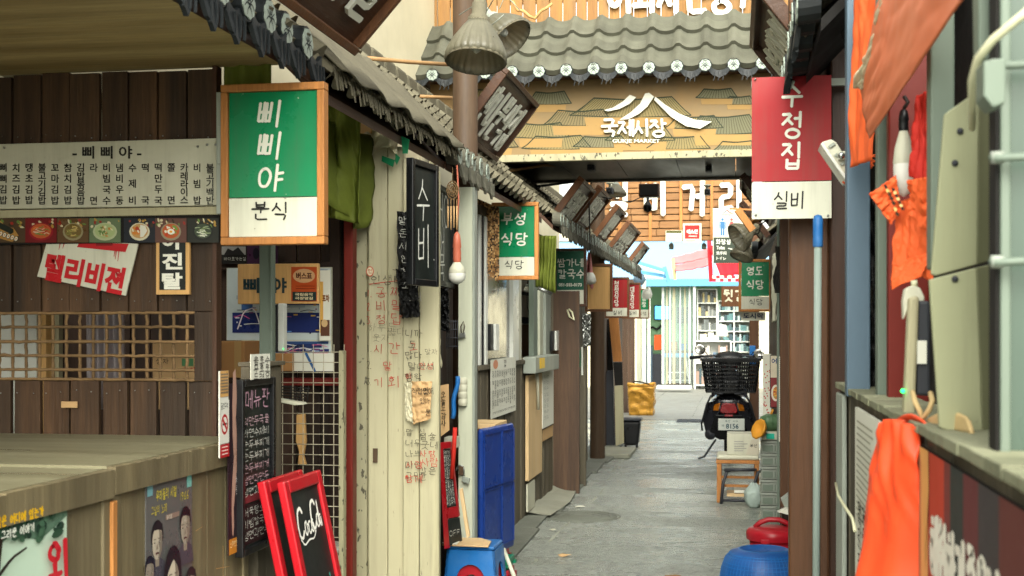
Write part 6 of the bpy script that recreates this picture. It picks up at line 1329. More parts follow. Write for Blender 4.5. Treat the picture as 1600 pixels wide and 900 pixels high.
# small cement patches by the wall
m = MB(); c = PZ(850, 790, 0)
def fn(a, b): return V((-1.56+.24*a*(1-.4*abs(b-.5)), c.y-.7+1.6*b, .024+.05*(1-a)**2*(.6+.5*mnoise.noise((a*3, b*7, 1)))))
m.grid(fn, 8, 24); tag(m.build('cement_fillet', 'concrete'), 'rough cement fillet smeared at foot of the low wall', 'cement')
# ================================================================== right side: posts, sign, mop
def boxY(name, label, cat, px, Y, th, mt, floor=False, top=None, bevel=.004):
    u0, v0, u1, v1 = px; vm, um = (v0+v1)/2, (u0+u1)/2; x0, x1 = PY(u0, vm, Y).x, PY(u1, vm, Y).x
    z0 = 0 if floor else PY(um, v1, Y).z; z1 = top if top else PY(um, v0, Y).z
    return tag(MB().box((x0, Y, z0), (x1, Y+th, z1)).build(name, mt, bevel=bevel), label, cat)
wood('post_brown', '644229', 'Z', .35, .5, '2a1c12', .5, .7, .4, .2, '4a3222'); wood('post_dark', '432a1c', 'Z', .35, .5, '1c120c', .5, .7, .4, .2, '2c1c14')
boxY('timber_post', 'mid-brown timber post under the red sign with mop in front', 'post', (1233, 300, 1296, 800), 4.5, .09, 'post_brown', True, 2.62, .008)
boxY('timber_post', 'darker timber post right of the mop handle', 'post', (1297, 300, 1344, 800), 4.44, .1, 'post_dark', True, 2.6, .008)
# red sign
def d_(m, F): hand(m, F, '수정집', 1222, 126, 41, .115, .78, 1.17, True, jit=.01, taper=.1, slant=.05)
sg = sign_board('red unframed sign with stacked white letters on the brown posts', (1174, 118, 1300, 342), 4.36, 0, 283, 'sign_red', None, d_, lambda m, F: hand(m, F, '실비', 1210, 299, 27, .1, .85, 1.1, jit=.01, taper=.1, slant=.06), thick=.016)
for u, v in ((1180, 124), (1294, 337), (1181, 336)):
    m = MB(); m.lathe([(0, -.003), (.004, -.002), (.004, .0)], PY(u, v, 4.363), 8, (0, 1, 0)); m.build('screw', 'steel', sg)
m = MB(); m.box((PY(1174, 230, 4.37).x, 4.378, PY(1237, 120, 4.36).z-.03), (.6, 4.392, PY(1237, 120, 4.36).z-.006)); m.build('bracket', 'galv', sg)
r = T('mop', 'white-handled mop with blue grip standing against the brown posts', 'mop', (PY(1278, 900, 4.3).x, 4.3, 0))
Ym = 4.27; mat('mop_handle', '84918a', .4, .08, 5, .03, (1, 1, .3), '7c8878', .3); m = MB(); m.tube([V((PY(1274, 700, Ym).x, Ym, .02)), PY(1278, 384, Ym)], .0125, 12); m.build('handle', 'mop_handle', r)
m = MB(); a = PY(1278, 386, Ym); m.lathe([(.0145, 0), (.0165, .004), (.0165, .03), (.0155, .035), (.0165, .04), (.016, .09), (.012, .102), (0, .106)], a, 14); m.build('grip', 'blue_plastic', r)
m = MB(); m.lathe([(.02, .0), (.07, .01), (.05, .07), (.015, .12)], (PY(1274, 700, Ym).x, Ym, .0), 14); m.build('head', 'mauve_cloth', r)
# flood light
r = T('flood_light', 'white flood lamp on arm beside the red sign', 'lamp', PY(1345, 260, 3.6)); Y = 3.62
m = MB(); m.prism([PY(u, v, Y) for u, v in ((1283, 222), (1299, 217), (1307, 222), (1340, 276), (1328, 284), (1322, 280))], (0, .1, 0)); m.build('housing', 'foam_white', r, bevel=.005)
m = MB(); m.prism([PY(u, v, Y-.012) for u, v in ((1281.5, 225), (1286, 222), (1327, 281), (1322.5, 284))], (0, .12, 0)); m.build('lens', 'bulb_white', r, bevel=.003)
for k in range(4): m = MB(); m.prism([PY(u+k*9.3, v+k*14, Y-.006) for u, v in ((1302, 222), (1306, 225), (1297, 231), (1294, 228))], (0, .11, 0)); m.build('cooling_fin', 'galv', r)
m = MB(); m.prism([PY(u, v, Y-.016) for u, v in ((1308, 237), (1359, 232), (1361, 246), (1310, 250))], (0, .014, 0)); m.prism([PY(u, v, Y-.001) for u, v in ((1346, 247), (1361, 247), (1358, 260), (1340, 259))], (0, .05, 0)); m.build('arm', 'foam_white', r, bevel=.003)
m = MB(); m.lathe([(0, -.006), (.008, -.006), (.01, 0)], PY(1315, 243, Y-.017), 12, (0, 1, 0)); m.build('bolt', 'steel', r)
# posts above the low wall
XR = .30; ZR = 1.235
boxY('steel_post', 'blue-grey painted steel post rising from the low wall on the right', 'post', (1323, 270, 1360, 620), 3.42, .06, 'blue_grey_post', False, 2.5)
crumple('plastic_sheet', 'crinkled black plastic between blue-grey and grey-green posts', 'plastic sheet', ((1352, 300), (1384, 300), (1382, 640), (1352, 628)), 3.5, 'wrap_black', .05, seed=12, n=22)
boxY('steel_post', 'pale grey-green post beside the dark red upright', 'post', (1371, 120, 1389, 660), 3.1, .05, 'grey_green_post', False, 2.5)
boxY('red_upright', 'dark red painted upright behind the orange cloths', 'upright', (1388, 150, 1452, 690), 2.98, .04, 'red_paint', False, 2.4)
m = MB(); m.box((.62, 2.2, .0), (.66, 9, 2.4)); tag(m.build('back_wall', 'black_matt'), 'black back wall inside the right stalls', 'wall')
# orange banner overhead and cloths
def sheet3(name, label, cat, tl, tr, br, bl, mt, amp=.02, seed=0, th=.0025, nu=40, nv=40):
    A, B, C, D = [PD(*q) for q in (tl, tr, br, bl)]
    def fn(a, b):
        p = A.lerp(B, a).lerp(D.lerp(C, a), b); n = (B-A).cross(D-A).normalized()
        return p+n*(amp*.7*mnoise.noise((a*2.2+seed, b*1.6, seed))+amp*.6*(.5-2*abs(mnoise.noise((a*4+b*2.2+seed, b*2-a, 2))))+amp*.25*(.5-2*abs(mnoise.noise((a*9-b*4, b*6+seed, 5)))))
    m = MB(); m.grid(fn, nu, nv); return tag(m.build(name, mt, solid=th), label, cat)
sheet3('banner', 'large sagging orange vinyl banner overhead on the right', 'banner', (1382, -30, 2.75), (1530, -40, 1.7), (1357, 216, 2.85), (1341, 128, 2.95), 'orange_vinyl', .005, 1)
sheet3('banner', 'darker orange banner side hanging between red sign and big banner', 'banner', (1334, -20, 3.25), (1392, -30, 3.1), (1358, 250, 3.05), (1326, 262, 3.25), 'orange_cloth', .014, 5)
sheet3('cloth', 'small orange pennant tip under the flood lamp arm', 'cloth', (1324, 262, 3.55), (1364, 240, 3.4), (1358, 262, 3.4), (1318, 294, 3.55), 'orange_cloth', .03, 7)
sheet3('torn_plastic', 'torn grey plastic edge along the orange banner', 'plastic', (1380, -10, 2.72), (1390, 0, 2.7), (1347, 140, 2.9), (1340, 135, 2.92), 'film_cloudy', .03, 9)
boxY('beam_post', 'grey-green steel stanchion beneath the orange banner', 'post', (1454, 60, 1492, 420), 2.32, .05, 'grey_green_post', False, 2.3)
r = bulb('large white lamp bulb among the orange cloths', 1412, 170, 205, 308, 2.55, 32, 150, 'black_plastic', 'cable')
sheet3('cloth', 'red cloth hanging right of the white lamp bulb', 'cloth', (1432, 150, 2.5), (1458, 140, 2.45), (1457, 290, 2.45), (1420, 275, 2.5), 'red_cloth', .010, 3)
def pat(m, F):
    for k in range(7):
        ell(m, F, 1384+k*3.0, 290+k*7.2+random.uniform(-2, 2), 4, 2.6, random.choice(('2a2018', 'c9b06a', '3a2a18')), 60, 8)
        ell(m, F, 1396+k*2.4, 296+k*5, 3, 2.4, random.choice(('d8c080', '2a2018')), 30, 8)
crumple('cloth', 'orange patterned cloth corner poking left of the lamp bulb', 'cloth', ((1358, 304), (1400, 274), (1408, 330), (1392, 350)), 2.62, 'orange_cloth', .008, pat, seed=2)
sheet3('cloth', 'long orange cloth draped over the dark red upright', 'cloth', (1403, 315, 2.56), (1452, 300, 2.5), (1455, 440, 2.5), (1393, 412, 2.56), 'orange_cloth', .008, 4)
sheet3('cloth', 'bright orange cloth tail at the bottom of the draped cloth', 'cloth', (1394, 410, 2.56), (1455, 395, 2.5), (1440, 432, 2.5), (1392, 452, 2.55), 'orange_cloth', .006, 6)
sheet3('cloth', 'orange cloth bundle knotted below the lamp bulb', 'cloth', (1418, 282, 2.47), (1456, 275, 2.4), (1456, 370, 2.42), (1420, 335, 2.48), 'orange_cloth', .012, 8)
# cream boards, hose, glazed cabinet
def boardP(label, pts, Y, th, mt, name='board', cat='board', bev=.002): m = MB(); m.prism([PY(u, v, Y) for u, v in pts], (0, th, 0)); return tag(m.build(name, mt, bevel=bev), label, cat)
def folded(label, pts_l, pts_r, Y, dY):
    r = T('metal_board', label, 'board', PY(*pts_l[-1], Y)); m = MB(); m.prism([PY(u, v, Y) for u, v in pts_l], (0, .012, 0)); m.build('face', 'cream_panel', r, bevel=.002)
    m = MB(); m.prism([PY(pts_l[1][0]+.6, pts_l[1][1], Y), PY(*pts_r[0], Y+dY), PY(*pts_r[1], Y+dY), PY(pts_l[2][0]+.6, pts_l[2][1], Y)], (0, .012, 0)); m.build('folded_edge', 'cream_panel', r, bevel=.002); return r
r = folded('upper cream metal panel with cut corner on the right foreground', [(1476, 178), (1530, 140), (1527, 413), (1462, 431), (1455, 428)], [(1556, 148), (1552, 406)], 2.08, .05)
for u, v in ((1500, 205), (1492, 255)): m = MB(); m.lathe([(0, -.003), (.005, -.002), (.005, 0)], PY(u, v, 2.079), 10, (0, 1, 0)); m.build('screw', 'dark_grey', r)
r = folded('lower cream metal panel below the crooked gap on the right foreground', [(1452, 437), (1526, 418), (1536, 690), (1468, 668)], [(1552, 412), (1563, 700)], 2.02, .05)
for u, v in ((1492, 436),): m = MB(); m.lathe([(0, -.003), (.005, -.002), (.005, 0)], PY(u, v, 2.019), 10, (0, 1, 0)); m.build('screw', 'dark_grey', r)
m = MB(); m.tube([PD(1640, -10, 1.45), PD(1590, 30, 1.48), PD(1552, 62, 1.5), PD(1528, 92, 1.53), PD(1519, 125, 1.56), PD(1519, 165, 1.6), PD(1519, 200, 1.9)], .0052, 10); tag(m.build('hose', 'cable_cream'), 'thick cream cable bending down to the upper cream metal panel', 'cable')
boardP('pale switch box hanging above the upper cream metal panel', [(1537, 95), (1572, 90), (1572, 160), (1552, 168), (1537, 150)], 1.55, .05, 'grey_green_post', 'switch_box', 'box')
boardP('pale grey-green post top above the cut-cornered cream metal board', [(1528, -30), (1574, -30), (1574, 90), (1530, 94)], 1.72, .04, 'grey_green_post', 'post_top', 'post')
r = T('glazed_cabinet', 'grey-green cabinet with cloudy glass at right edge', 'cabinet', (.36, 1.6, 0)); Y = 1.66
mat('cloudy_green', '46554b', .3, .1, 3, .05, (1, 1, .2), '57695a', .4); m = MB(); a = PY(1577.5, 300, Y); m.box((a.x, Y, 1.0), (.75, Y+.02, 2.4)); m.build('glass', 'cloudy_green', r)
for u0, u1, mt in ((1552, 1559, 'black_matt'), (1560, 1577, 'grey_green_post')): m = MB(); m.box((PY(u0, 300, Y).x, Y-.012, 1.0), (PY(u1, 300, Y).x, Y+.03, 2.4)); m.build('frame', mt, r, bevel=.003)  # black strip: shade of the open gap painted in, not a frame bar
for v in (102, 246, 409):
    m = MB(); m.tube([PY(1548, v, Y-.03), PY(1556, v+1, Y-.035), PY(1660, v-4, Y-.035)], .005, 8); m.build('latch_rod', 'grey_green_post', r); m = MB(); m.lathe([(0, -.008), (.008, -.007), (.008, .007), (0, .008)], PY(1558, v, Y-.03), 10, (1, 0, 0)); m.build('latch', 'galv', r)
m = MB(); m.box((.30, 1.2, 1.0), (.8, 1.26, 2.3))
# handset device
r = T('handset', 'white wall handset with black body and green light above orange bag', 'device', PY(1428, 620, 2.45)); Y = 2.45
m = MB(); m.prism([PY(u, v, Y) for u, v in ((1411, 470), (1414, 452), (1424, 446), (1438, 449), (1445, 464), (1444, 478), (1418, 486), (1412, 500))], (0, .03, 0)); m.build('cradle', 'foam_white', r, bevel=.006)
m = MB(); m.box((PY(1432, 540, Y-.01).x, Y-.01, PY(1432, 618, Y).z), (PY(1454, 540, Y-.01).x, Y+.03, PY(1440, 470, Y).z)); m.build('body', 'dark_grey', r, bevel=.006)
m = MB(); m.prism([PY(u, v, Y-.02) for u, v in ((1420, 464), (1437, 462), (1430, 650), (1412, 650))], (0, .03, 0)); m.build('cover', 'cream_metal', r, bevel=.006)
m = MB(); m.box((PY(1433, 555, Y-.016).x, Y-.016, PY(1433, 568, Y).z), (PY(1446, 555, Y).x, Y-.011, PY(1433, 532, Y).z)); m.build('label', 'paper', r)
m = MB(); m.lathe([(0, -.004), (.004, 0), (.004, .004)], PY(1411, 611, Y-.024), 10, (0, 1, 0)); m.build('light', 'led_green', r)
m = MB(); m.tube([PY(1428, 438, Y+.01), PY(1429, 448, Y+.01)], .006, 8); m.build('cord', 'cable_cream', r)
# low wall with banner
def rX(u, v, X=XR): return PX(u, v, X)
r = T('low_wall', 'low wall of grey boards carrying the drinks banner on the right', 'wall', (XR, 2.5, 0))
m = MB(); y = 1.0
while y < rX(1311, 600).y-.01:
    wd = min(.13, rX(1311, 600).y-y); m.rv(.12); m.box((XR+.002+random.uniform(0, .004), y, 0), (XR+.05, y+wd-.003, ZR)); y += .13
m.build('boards', 'plank_grey', r, bevel=.002)
m = MB(); n_ = 30; y1 = rX(1313, 600).y
for k in range(n_): ya = 1.0+(y1-1.0)*k/n_; m.rv(.2); m.box((XR-.012-random.uniform(0, .003), ya, ZR+.001), (XR+.1, ya+(y1-1.0)/n_, ZR+.016+random.uniform(0, .003)))
mat('ledge_moss', '7c7d66', .8, .25, 9, .5, dirt='3c4028', dirt_amt=.7); m.build('ledge', 'ledge_moss', r, bevel=.002)
def sheetR(name, label, cat, px, X, mt, draw=None, th=.002, mt2='print_matt', zt=None, zb=None):
    u0, v0, u1, v1 = px; a = PX(u0, v0, X); b = PX(u1, v1, X); z1 = zt if zt else a.z; z0 = zb if zb is not None else PX(u0, v1, X).z; q = T(name, label, cat, (X, (a.y+b.y)/2, z0)); m = MB(); m.box((X, b.y, z0), (X+th, a.y, z1)); m.build('sheet', mt, q)
    if draw: m = MB(); W, H = a.y-b.y, z1-z0; FF = Fr((X, a.y, z1), (0, -W, 0), (0, 0, -H)); FF.n = V((-1, 0, 0)); FF.px = True; draw(m, FF); m.build('print', mt2, q)
    return q
def notice(m, F):
    for k in range(16): stroke(m, F, [(.12, .05+k*.025), (.9-random.uniform(0, .3), .05+k*.025)], .008, .1, 0, col='9a9a88')
    for k in range(9): hand(m, F, random.choice(('막걸리', '소주잔', '파전집')), .2, .36+k*.05, .042, .2, 4.5, 1.05, jit=.06, col='3a3a34')
    for k in range(3): hand(m, F, random.choice(('영업', '휴무')), .2, .86+k*.05, .05, .2, 5, 1.05, jit=.06, col='4a4a44')
sheetR('notice', 'weathered paper notice with dark smudged writing on right low wall', 'notice', (1336, 622, 1372, 900), XR-.012, 'paper', notice, .008, zt=1.215, zb=.62)
m = MB(); a = rX(1313, 600); 
for k in range(4): m.box((XR-.014, a.y-.02-k*.055, .0), (XR, a.y-.02-k*.055-.045, ZR-.01))
tag(m.build('batten_panel', 'galv', bevel=.004), 'grey ribbed panel at the near corner of the right low wall', 'panel')
m = MB(); m.tube([PX(1306, 755, XR-.03), PX(1310, 775, XR-.04), PX(1322, 795, XR-.035), PX(1332, 810, XR-.03), PX(1336, 830, XR-.03)], .004, 6); tag(m.build('wire', 'cable_cream'), 'loose pale wire tied round grey ribbed panel', 'wire')
def drinks(m, F):
    for x0, x1, c in ((0, .03, 'b06a48'), (.03, .1, 'e0a060'), (.1, .12, '8a3020'), (.12, .25, 'b03a24'), (.25, .30, '70302a'), (.30, .40, '2c302c'), (.40, .5, '5c2a2a'), (.5, .62, '3a3434'), (.62, .8, '5a2c26'), (.8, 1, '2c2c2a')): rect(m, F, x0, 0, x1, 1, c)
    p2(m, F, [(.02, 0), (.11, .0), (.115, .1), (.075, .32), (.04, .05)], 0, 0, 'd89c58'); p2(m, F, [(.06, .34), (.11, .42), (.11, .8), (.06, .8)], 0, 0, 'd8b8a8')
    hand(m, F, '해취하기좋은날', .135, .15, .17, .15, .42, 1.0, jit=.01, taper=0, col='dcd6c8'); hand(m, F, '산성막걸리', .3, .42, .15, .15, .42, 1.02, jit=.01, taper=0, col='c8b8a8')
sheetR('drinks_banner', 'blurred red and black banner with white lettering along the right low wall', 'banner', (1436, 690, 1720, 900), XR-.006, 'print_matt', drinks, .004, zt=1.215, zb=.62)
# orange bag
A = []
def fn(a, b):
    wl = 1386-50*b**.8; wr = 1438+4*b; top = 668-14*math.sin(a*3.1)
    u = wl+(wr-wl)*a; v = top+(940-top)*b; p = PD(u, v, 2.32-.24*a)
    bulge = .05*math.sin(math.pi*min(1, max(0, a)))*(.4+.6*b)
    k = .012*mnoise.noise((a*2.2+b*1.5, b*2.2, 3))+.014*(1-abs(mnoise.noise((a*5-b*3, b*3.2, 6))*2))*max(0, .75-b)+.006*math.sin(a*16+b*2)*(.3+b*.5)
    return p+V((-bulge-k, -bulge*.6-k, 0))
m = MB(); m.grid(fn, 40, 48); tag(m.build('carrier_bag', 'orange_bag', solid=.003), 'bright orange plastic bag hanging over the right low wall', 'bag')
def fn(a, b):
    u = 1386+54*a; v = 658+8*(1-a)+30*b-16*math.sin(a*3.1)*(1-b); p = PD(u, v, 2.3-.22*a); return p+V((.03*b, -.02+.02*mnoise.noise((a*5, b*4, 1)), 0))
m = MB(); m.grid(fn, 20, 8); tag(m.build('bag_flap', 'orange_bag', solid=.004), 'gathered upper flap of orange plastic over the ledge', 'plastic')
m = MB(); m.tube([PD(1426, 612, 2.15), PD(1430, 628, 2.13), PD(1438, 644, 2.12), PD(1442, 654, 2.12), PD(1452, 640, 2.1), PD(1457, 626, 2.1), PD(1454, 614, 2.12)], .0045, 8); tag(m.build('cord_loop', 'beige'), 'loop of beige cord tied above orange bag', 'cord')
def fn(a, b):
    t = math.sin(math.pi*b); p = PD(1450+62*a, 668+6*a-24*t*(.5+.6*math.sin(a*2.6)), 2.12-.25*a); return p+V((0, .08*(b-.5)+.012*mnoise.noise((a*5, b*5, 3)), 0))
m = MB(); m.grid(fn, 20, 14); tag(m.build('work_glove', 'beige', solid=.005), 'dirty beige cloth lying on the ledge by the cream metal panel', 'cloth')
# roof dark lumber on the right
for i, (p, q, w_) in enumerate((((1262, -30, 4.2), (1250, 120, 4.4), .05), ((1300, -30, 3.8), (1340, 70, 3.9), .06))):
    m = MB(); m.bar(PD(*p), PD(*q), w_, .03); tag(m.build('rafter', 'black_matt'), ('dark rafter end above the red sign', 'dark rafter crossing behind the orange banner')[i], 'beam')
m = MB(); m.box((.30, 3.9, 2.1), (.6, 4.43, 2.75)); 
sheet3('black_tarpaulin', 'black tarpaulin hanging behind red sign beneath the right eave', 'tarpaulin', (1252, -30, 4.75), (1350, -40, 4.4), (1334, 320, 4.45), (1262, 330, 4.75), 'black_matt', .06, 3)
# signboards leaning out on the right
def lean_r(label, y0, y1, letters, X=.08, z=2.68): return lean_board(label, VPX_(V((X, y0, z))), VPX_(V((X, y1, z))), X, .4, letters, side=-1, fr='walnut')
lean_r('signboard with grey relief letters leaning out from the right eave', 4.75, 5.75, '남해횟집식')
lean_r('second leaning signboard on the right eave beyond red sign', 10.4, 11.3, '돼지국밥집', .05, 2.66)
lean_r('third leaning signboard on the right eave near the toilet sign', 12.6, 13.6, '동래파전집', .05, 2.66)
# ================================================================== right wall beyond the posts
XQ = .335
r = T('plank_wall', 'brown plank wall of the right stalls beyond the timber posts', 'wall', (XQ, 10, 0)); m = MB(); y = 7.4
while y < 13.4: m.rv(.25); m.box((XQ, y, 0), (XQ+.05, y+.24, 2.2)); y += .245
m.build('boards', 'plank_brown', r)
boxY('wooden_post', 'brown wooden post behind the small green sign on right', 'post', (1171, 400, 1186, 640), 15.4, .12, 'post_brown', True, 2.9)
q = boxY('wall_plaque', 'blue plaque with white marks on the brown post', 'plaque', (1171, 540, 1180.5, 570), 15.38, .01, 'blue_plastic')
boxY('steel_upright', 'grey-green thin upright beside stacked drawers', 'post', (1214, 330, 1218, 815), 9.3, .04, 'grey_green_post', True, 2.3)
boxY('plank_screen', 'brown plank screen between thin upright and timber posts', 'screen', (1219, 345, 1236, 815), 8.2, .04, 'post_brown', True, 2.3)
def d4(m, F): hand(m, F, '영도', 1167, 417, 12.5, .16, .9, 1.2, jit=.01); hand(m, F, '식당', 1167, 438, 13.5, .16, .9, 1.15, jit=.01)
sign_board('green pine-framed sign with white letters on the right by scooter', (1154, 405, 1206, 487), 13.0, 4, 463, 'sign_green', 'pine', d4, lambda m, F: hand(m, F, '식당', 1171, 467, 9.5, .11, 1, 1.15, jit=.01), hang=lambda a, b, c, d: [((b, 13.01, d-.06), (b+.1, 13.02, d-.03))])
r = T('lunchbox_sign', 'small white sign with dark blue letters under the right green sign', 'sign', PY(1177, 500, 13.05)); m = MB(); a, b = PY(1158, 501, 13.05), PY(1196, 487.5, 13.05); m.box((a.x, 13.05, a.z), (b.x, 13.07, b.z)); m.build('board', 'sign_white', r); m = MB(); ptext(m, FY(13.05), '도시락', 1177, 493.5, 9, 32, .03, col='16264a'); m.build('lettering', 'print_matt', r)
r = T('calendar_strip', 'white strip with red dots hanging on the right wall', 'paper', PY(1199, 650, 11.0)); a, b = PY(1192, 650, 11.0), PY(1205, 553, 11.0); m = MB(); m.box((a.x, 11.0, a.z), (b.x, 11.01, b.z)); m.build('sheet', 'paper', r); m = MB(); F = FY(11.0)
for k in range(28): ell(m, F, random.uniform(1193.5, 1203.5), random.uniform(556, 648), 1.1, 1.1, 'b02a22', 0, 8)
m.build('dots', 'print_matt', r)
def food(m, F):
    rect(m, F, 1204, 556, 1216, 590, 'cfc4ac'); hand(m, F, '어', 1206, 560, 8, .2, col='203a70'); rect(m, F, 1204, 590, 1216, 636, '7a2a2c'); ell(m, F, 1212, 614, 7, 13, 'd8d0c0'); ell(m, F, 1213, 614, 5.5, 10, 'b8703c')
    for k in range(9): ell(m, F, 1212+random.uniform(-3, 3), 614+random.uniform(-7, 7), 1.6, 1.4, random.choice(('d8a040', 'a83020', '8aa050')), 0, 8)
panelY('food_poster', 'dark red food photo poster with soup bowl on the right wall', 'poster', (1203, 555, 1217, 637), 10.6, 'print_matt', .006, 0, food)
panelY('newspaper_strip', 'long strip of old newspaper on the thin upright', 'paper', (1217, 557, 1228, 690), 8.9, 'paper', .004, 0, lambda m, F: [stroke(m, F, [(1218, 560+k*3.2), (1227-random.uniform(0, 3), 560+k*3.2)], 1, 0, col='7a786a') for k in range(39)])
sheet3('hanging_cloth', 'black cloth hanging on the right wall beyond the timber posts', 'cloth', (1212, 385, 8.9), (1221, 385, 8.6), (1220, 458, 8.6), (1210, 458, 8.9), 'black_matt', .02, 2)
sheet3('hanging_cloth', 'dark red cloth hanging beside the black cloth', 'cloth', (1221, 375, 8.5), (1229, 375, 8.3), (1228, 444, 8.3), (1222, 446, 8.5), 'red_paint', .02, 4)
sheet3('hanging_cloth', 'bundle of white cloth hung under the right green sign edge', 'cloth', (1206, 400, 9.8), (1213, 395, 9.6), (1213, 500, 9.6), (1206, 505, 9.8), 'foam_white', .03, 6)
glass_lamp('dusty ridged lamp shade hung by the toilet sign on right', PD(1152, 372, 9.6), .11, .2, (.8, .4, .5), PD(1195, 330, 9.5))
glass_lamp('second dusty lamp shade lower on the right near toilet sign', PD(1158, 402, 10.2), .09, .18, (.3, .3, .9), PD(1190, 350, 10.2))
m = MB(); m.bar(PD(1152, 327, 9.3), PD(1176, 360, 9.3), .03, .05); m.bar(PD(1140, 326, 9.35), PD(1180, 328, 9.35), .012); tag(m.build('wooden_bracket', 'pine'), 'slanting wooden bracket holding lamp shades on the right', 'bracket')
for k in range(5):
    m = MB(); a = PD(1170+k*5, 345+random.uniform(-6, 12), 9.9+k*.2); m.bar(a, a+V((.2, -.5, .12+.05*k)), .045, .02)
    tag(m.build('roof_batten', random.choice(('walnut', 'post_dark', 'pine')), bevel=.002), 'rough roof batten under the right eave by lamp shades', 'beam', 'battens under the right eave')
# drawers, pumpkin, box, chair, bag
for k in range(6):
    Y = 9.75; z = .0+k*.098; a = PY(1189.5, 700, Y).x; q = T('storage_drawer', ('bottom', 'second', 'third', 'fourth', 'fifth', 'topmost')[k]+' grey plastic tray of the stack on right', 'tray', (a+.15, Y+.15, z), 'stacked grey trays'); m = MB()
    m.box((a, Y, z+.002), (a+.28, Y+.3, z+.075)); m.build('body', 'galv', q, bevel=.004); m = MB(); m.box((a-.006, Y-.008, z+.076), (a+.286, Y+.306, z+.096)); m.build('rim', 'galv', q, bevel=.004)
    m = MB(); m.box((a+.01, Y-.006, z+.015), (a+.085, Y-.001, z+.06)); m.box((a+.097, Y-.006, z+.015), (a+.105, Y-.001, z+.06)); m.build('label_plate', 'grey_green_post', q, bevel=.002)
q = T('tray_box', 'white tray with turquoise tape on the stacked grey trays', 'tray', PY(1205, 683, 9.74)); m = MB(); a, b = PY(1190, 683, 9.73), PY(1216, 672, 9.73); m.box((a.x, 9.73, .592), (b.x+.15, 10.0, .65)); m.build('tray', 'foam_white', q, bevel=.004); m = MB(); m.box((PY(1197, 680, 9.73).x, 9.722, .6), (PY(1210, 680, 9.73).x, 9.729, .64)); mat('turquoise_tape', '1aa088', .5, .05, 4, 0); m.build('tape', 'turquoise_tape', q)
c = V((PY(1205, 660, 9.85).x, 9.86, .652)); q = T('pumpkin', 'green ribbed pumpkin resting on the tray stack', 'pumpkin', c); m = MB(); m.lathe([(0, .012), (.04, .0), (.075, .03), (.088, .065), (.075, .105), (.035, .125), (0, .115)], c, 48, flute=.05, nf=12); m.build('flesh', 'pumpkin', q); m = MB(); m.tube([c+V((0, 0, .115)), c+V((.004, 0, .14)), c+V((.014, 0, .16))], .009, 8, radii=[.013, .008, .01]); m.build('stem', 'pumpkin_flesh', q)
c = V((PY(1187, 672, 9.7).x, 9.66, .60)); q = T('pumpkin', 'orange cut pumpkin half leaning beside the green pumpkin', 'pumpkin', c); m = MB(); m.lathe([(0, .0), (.05, .012), (.078, .05), (.07, .062), (.04, .03), (0, .02)], c+V((.03, .02, .06)), 30, (-.75, -.5, .35), flute=.05, nf=10); m.build('flesh', 'pumpkin_flesh', q)
Yh = 10.6; k = PZ(1150, 778, 0)
def P3(u, v, Y=Yh): return PY(u, v, Y)
q = T('wooden_chair', 'orange wooden chair with grey cushion carrying a carton', 'chair', (k.x, Yh+.1, 0)); zs = P3(1150, 719).z
xl, xr_ = P3(1120, 700).x, P3(1186, 700).x
for (x, y) in ((xl, Yh), (xr_-.035, Yh), (xl, Yh+.33), (xr_-.035, Yh+.33)): m = MB(); m.box((x, y, 0), (x+.036, y+.036, zs-.03)); m.build('leg', 'pine_pale' if False else 'pine', q, bevel=.004)
m = MB(); m.box((xl-.005, Yh-.005, zs-.029), (xr_+.005, Yh+.37, zs)); m.build('seat', 'pine', q, bevel=.004); m = MB(); m.box((xl, Yh, zs+.001), (xr_, Yh+.36, zs+.04)); m.build('cushion', 'foam_white', q, bevel=.015)
for z in (.13, .2): m = MB(); m.box((xl+.037, Yh+.005, z), (xr_-.036, Yh+.03, z+.02)); m.build('stretcher', 'pine', q)
q = T('metal_stool', 'black tubular stool frame tucked beneath wooden chair', 'stool', (xl+.15, Yh-.08, 0))
for i, (x, y) in enumerate(((xl+.05, Yh-.06), (xl+.3, Yh-.06))):
    m = MB(); m.tube([V((x-.015, y-.02, 0)), V((x, y, .16)), V((x+.03, y+.02, .26)), V((x+.08, y+.04, .275))], .013, 8); m.build('leg', 'dark_grey', q)
m = MB(); m.tube([V((xl+.04, Yh-.075, .03)), V((xl+.28, Yh-.075, .03))], .011, 8); m.tube([V((xl+.06, Yh-.05, .275)), V((xl+.32, Yh-.05, .28))], .013, 8); m.build('rail', 'dark_grey', q)
q = T('carton', 'white printed carton sitting on the wooden chair', 'box', (P3(1160, 700).x, Yh+.1, zs+.041)); m = MB(); a, b = P3(1136, 711), P3(1186, 679); m.box((a.x, Yh+.02, zs+.042), (b.x, Yh+.3, zs+.042+(b.z-a.z))); m.build('box', 'foam_white', q, bevel=.003); m = MB(); F = FY(Yh+.019)
for k in range(5): stroke(m, F, [(1147, 690+k*3.6), (1147+random.uniform(8, 30), 690+k*3.6)], 1.1, 0, col='8a8a88')
p2(m, F, [(1165, 711), (1174, 687), (1185, 679.5), (1185.5, 711)], .001, 0, 'b5ae9c'); hand(m, F, '부산', 1172, 694, 5, .2, col='5a5a54'); m.build('print', 'print_matt', q)
for i, (dx, z, mt) in enumerate(((.0, .05, 'plywood_pale'), (.06, .08, 'paper'))): m = MB(); m.box((xl+.08+dx, Yh+.02, z), (xl+.3+dx*.3, Yh+.26, z+.025)); tag(m.build('flat_box', mt, bevel=.002), ('flat wooden board lying under the wooden chair', 'flat white box lying under the wooden chair')[i], 'box')
c = V((P3(1178, 785, 10.35).x, 10.35, 0)); m = MB()
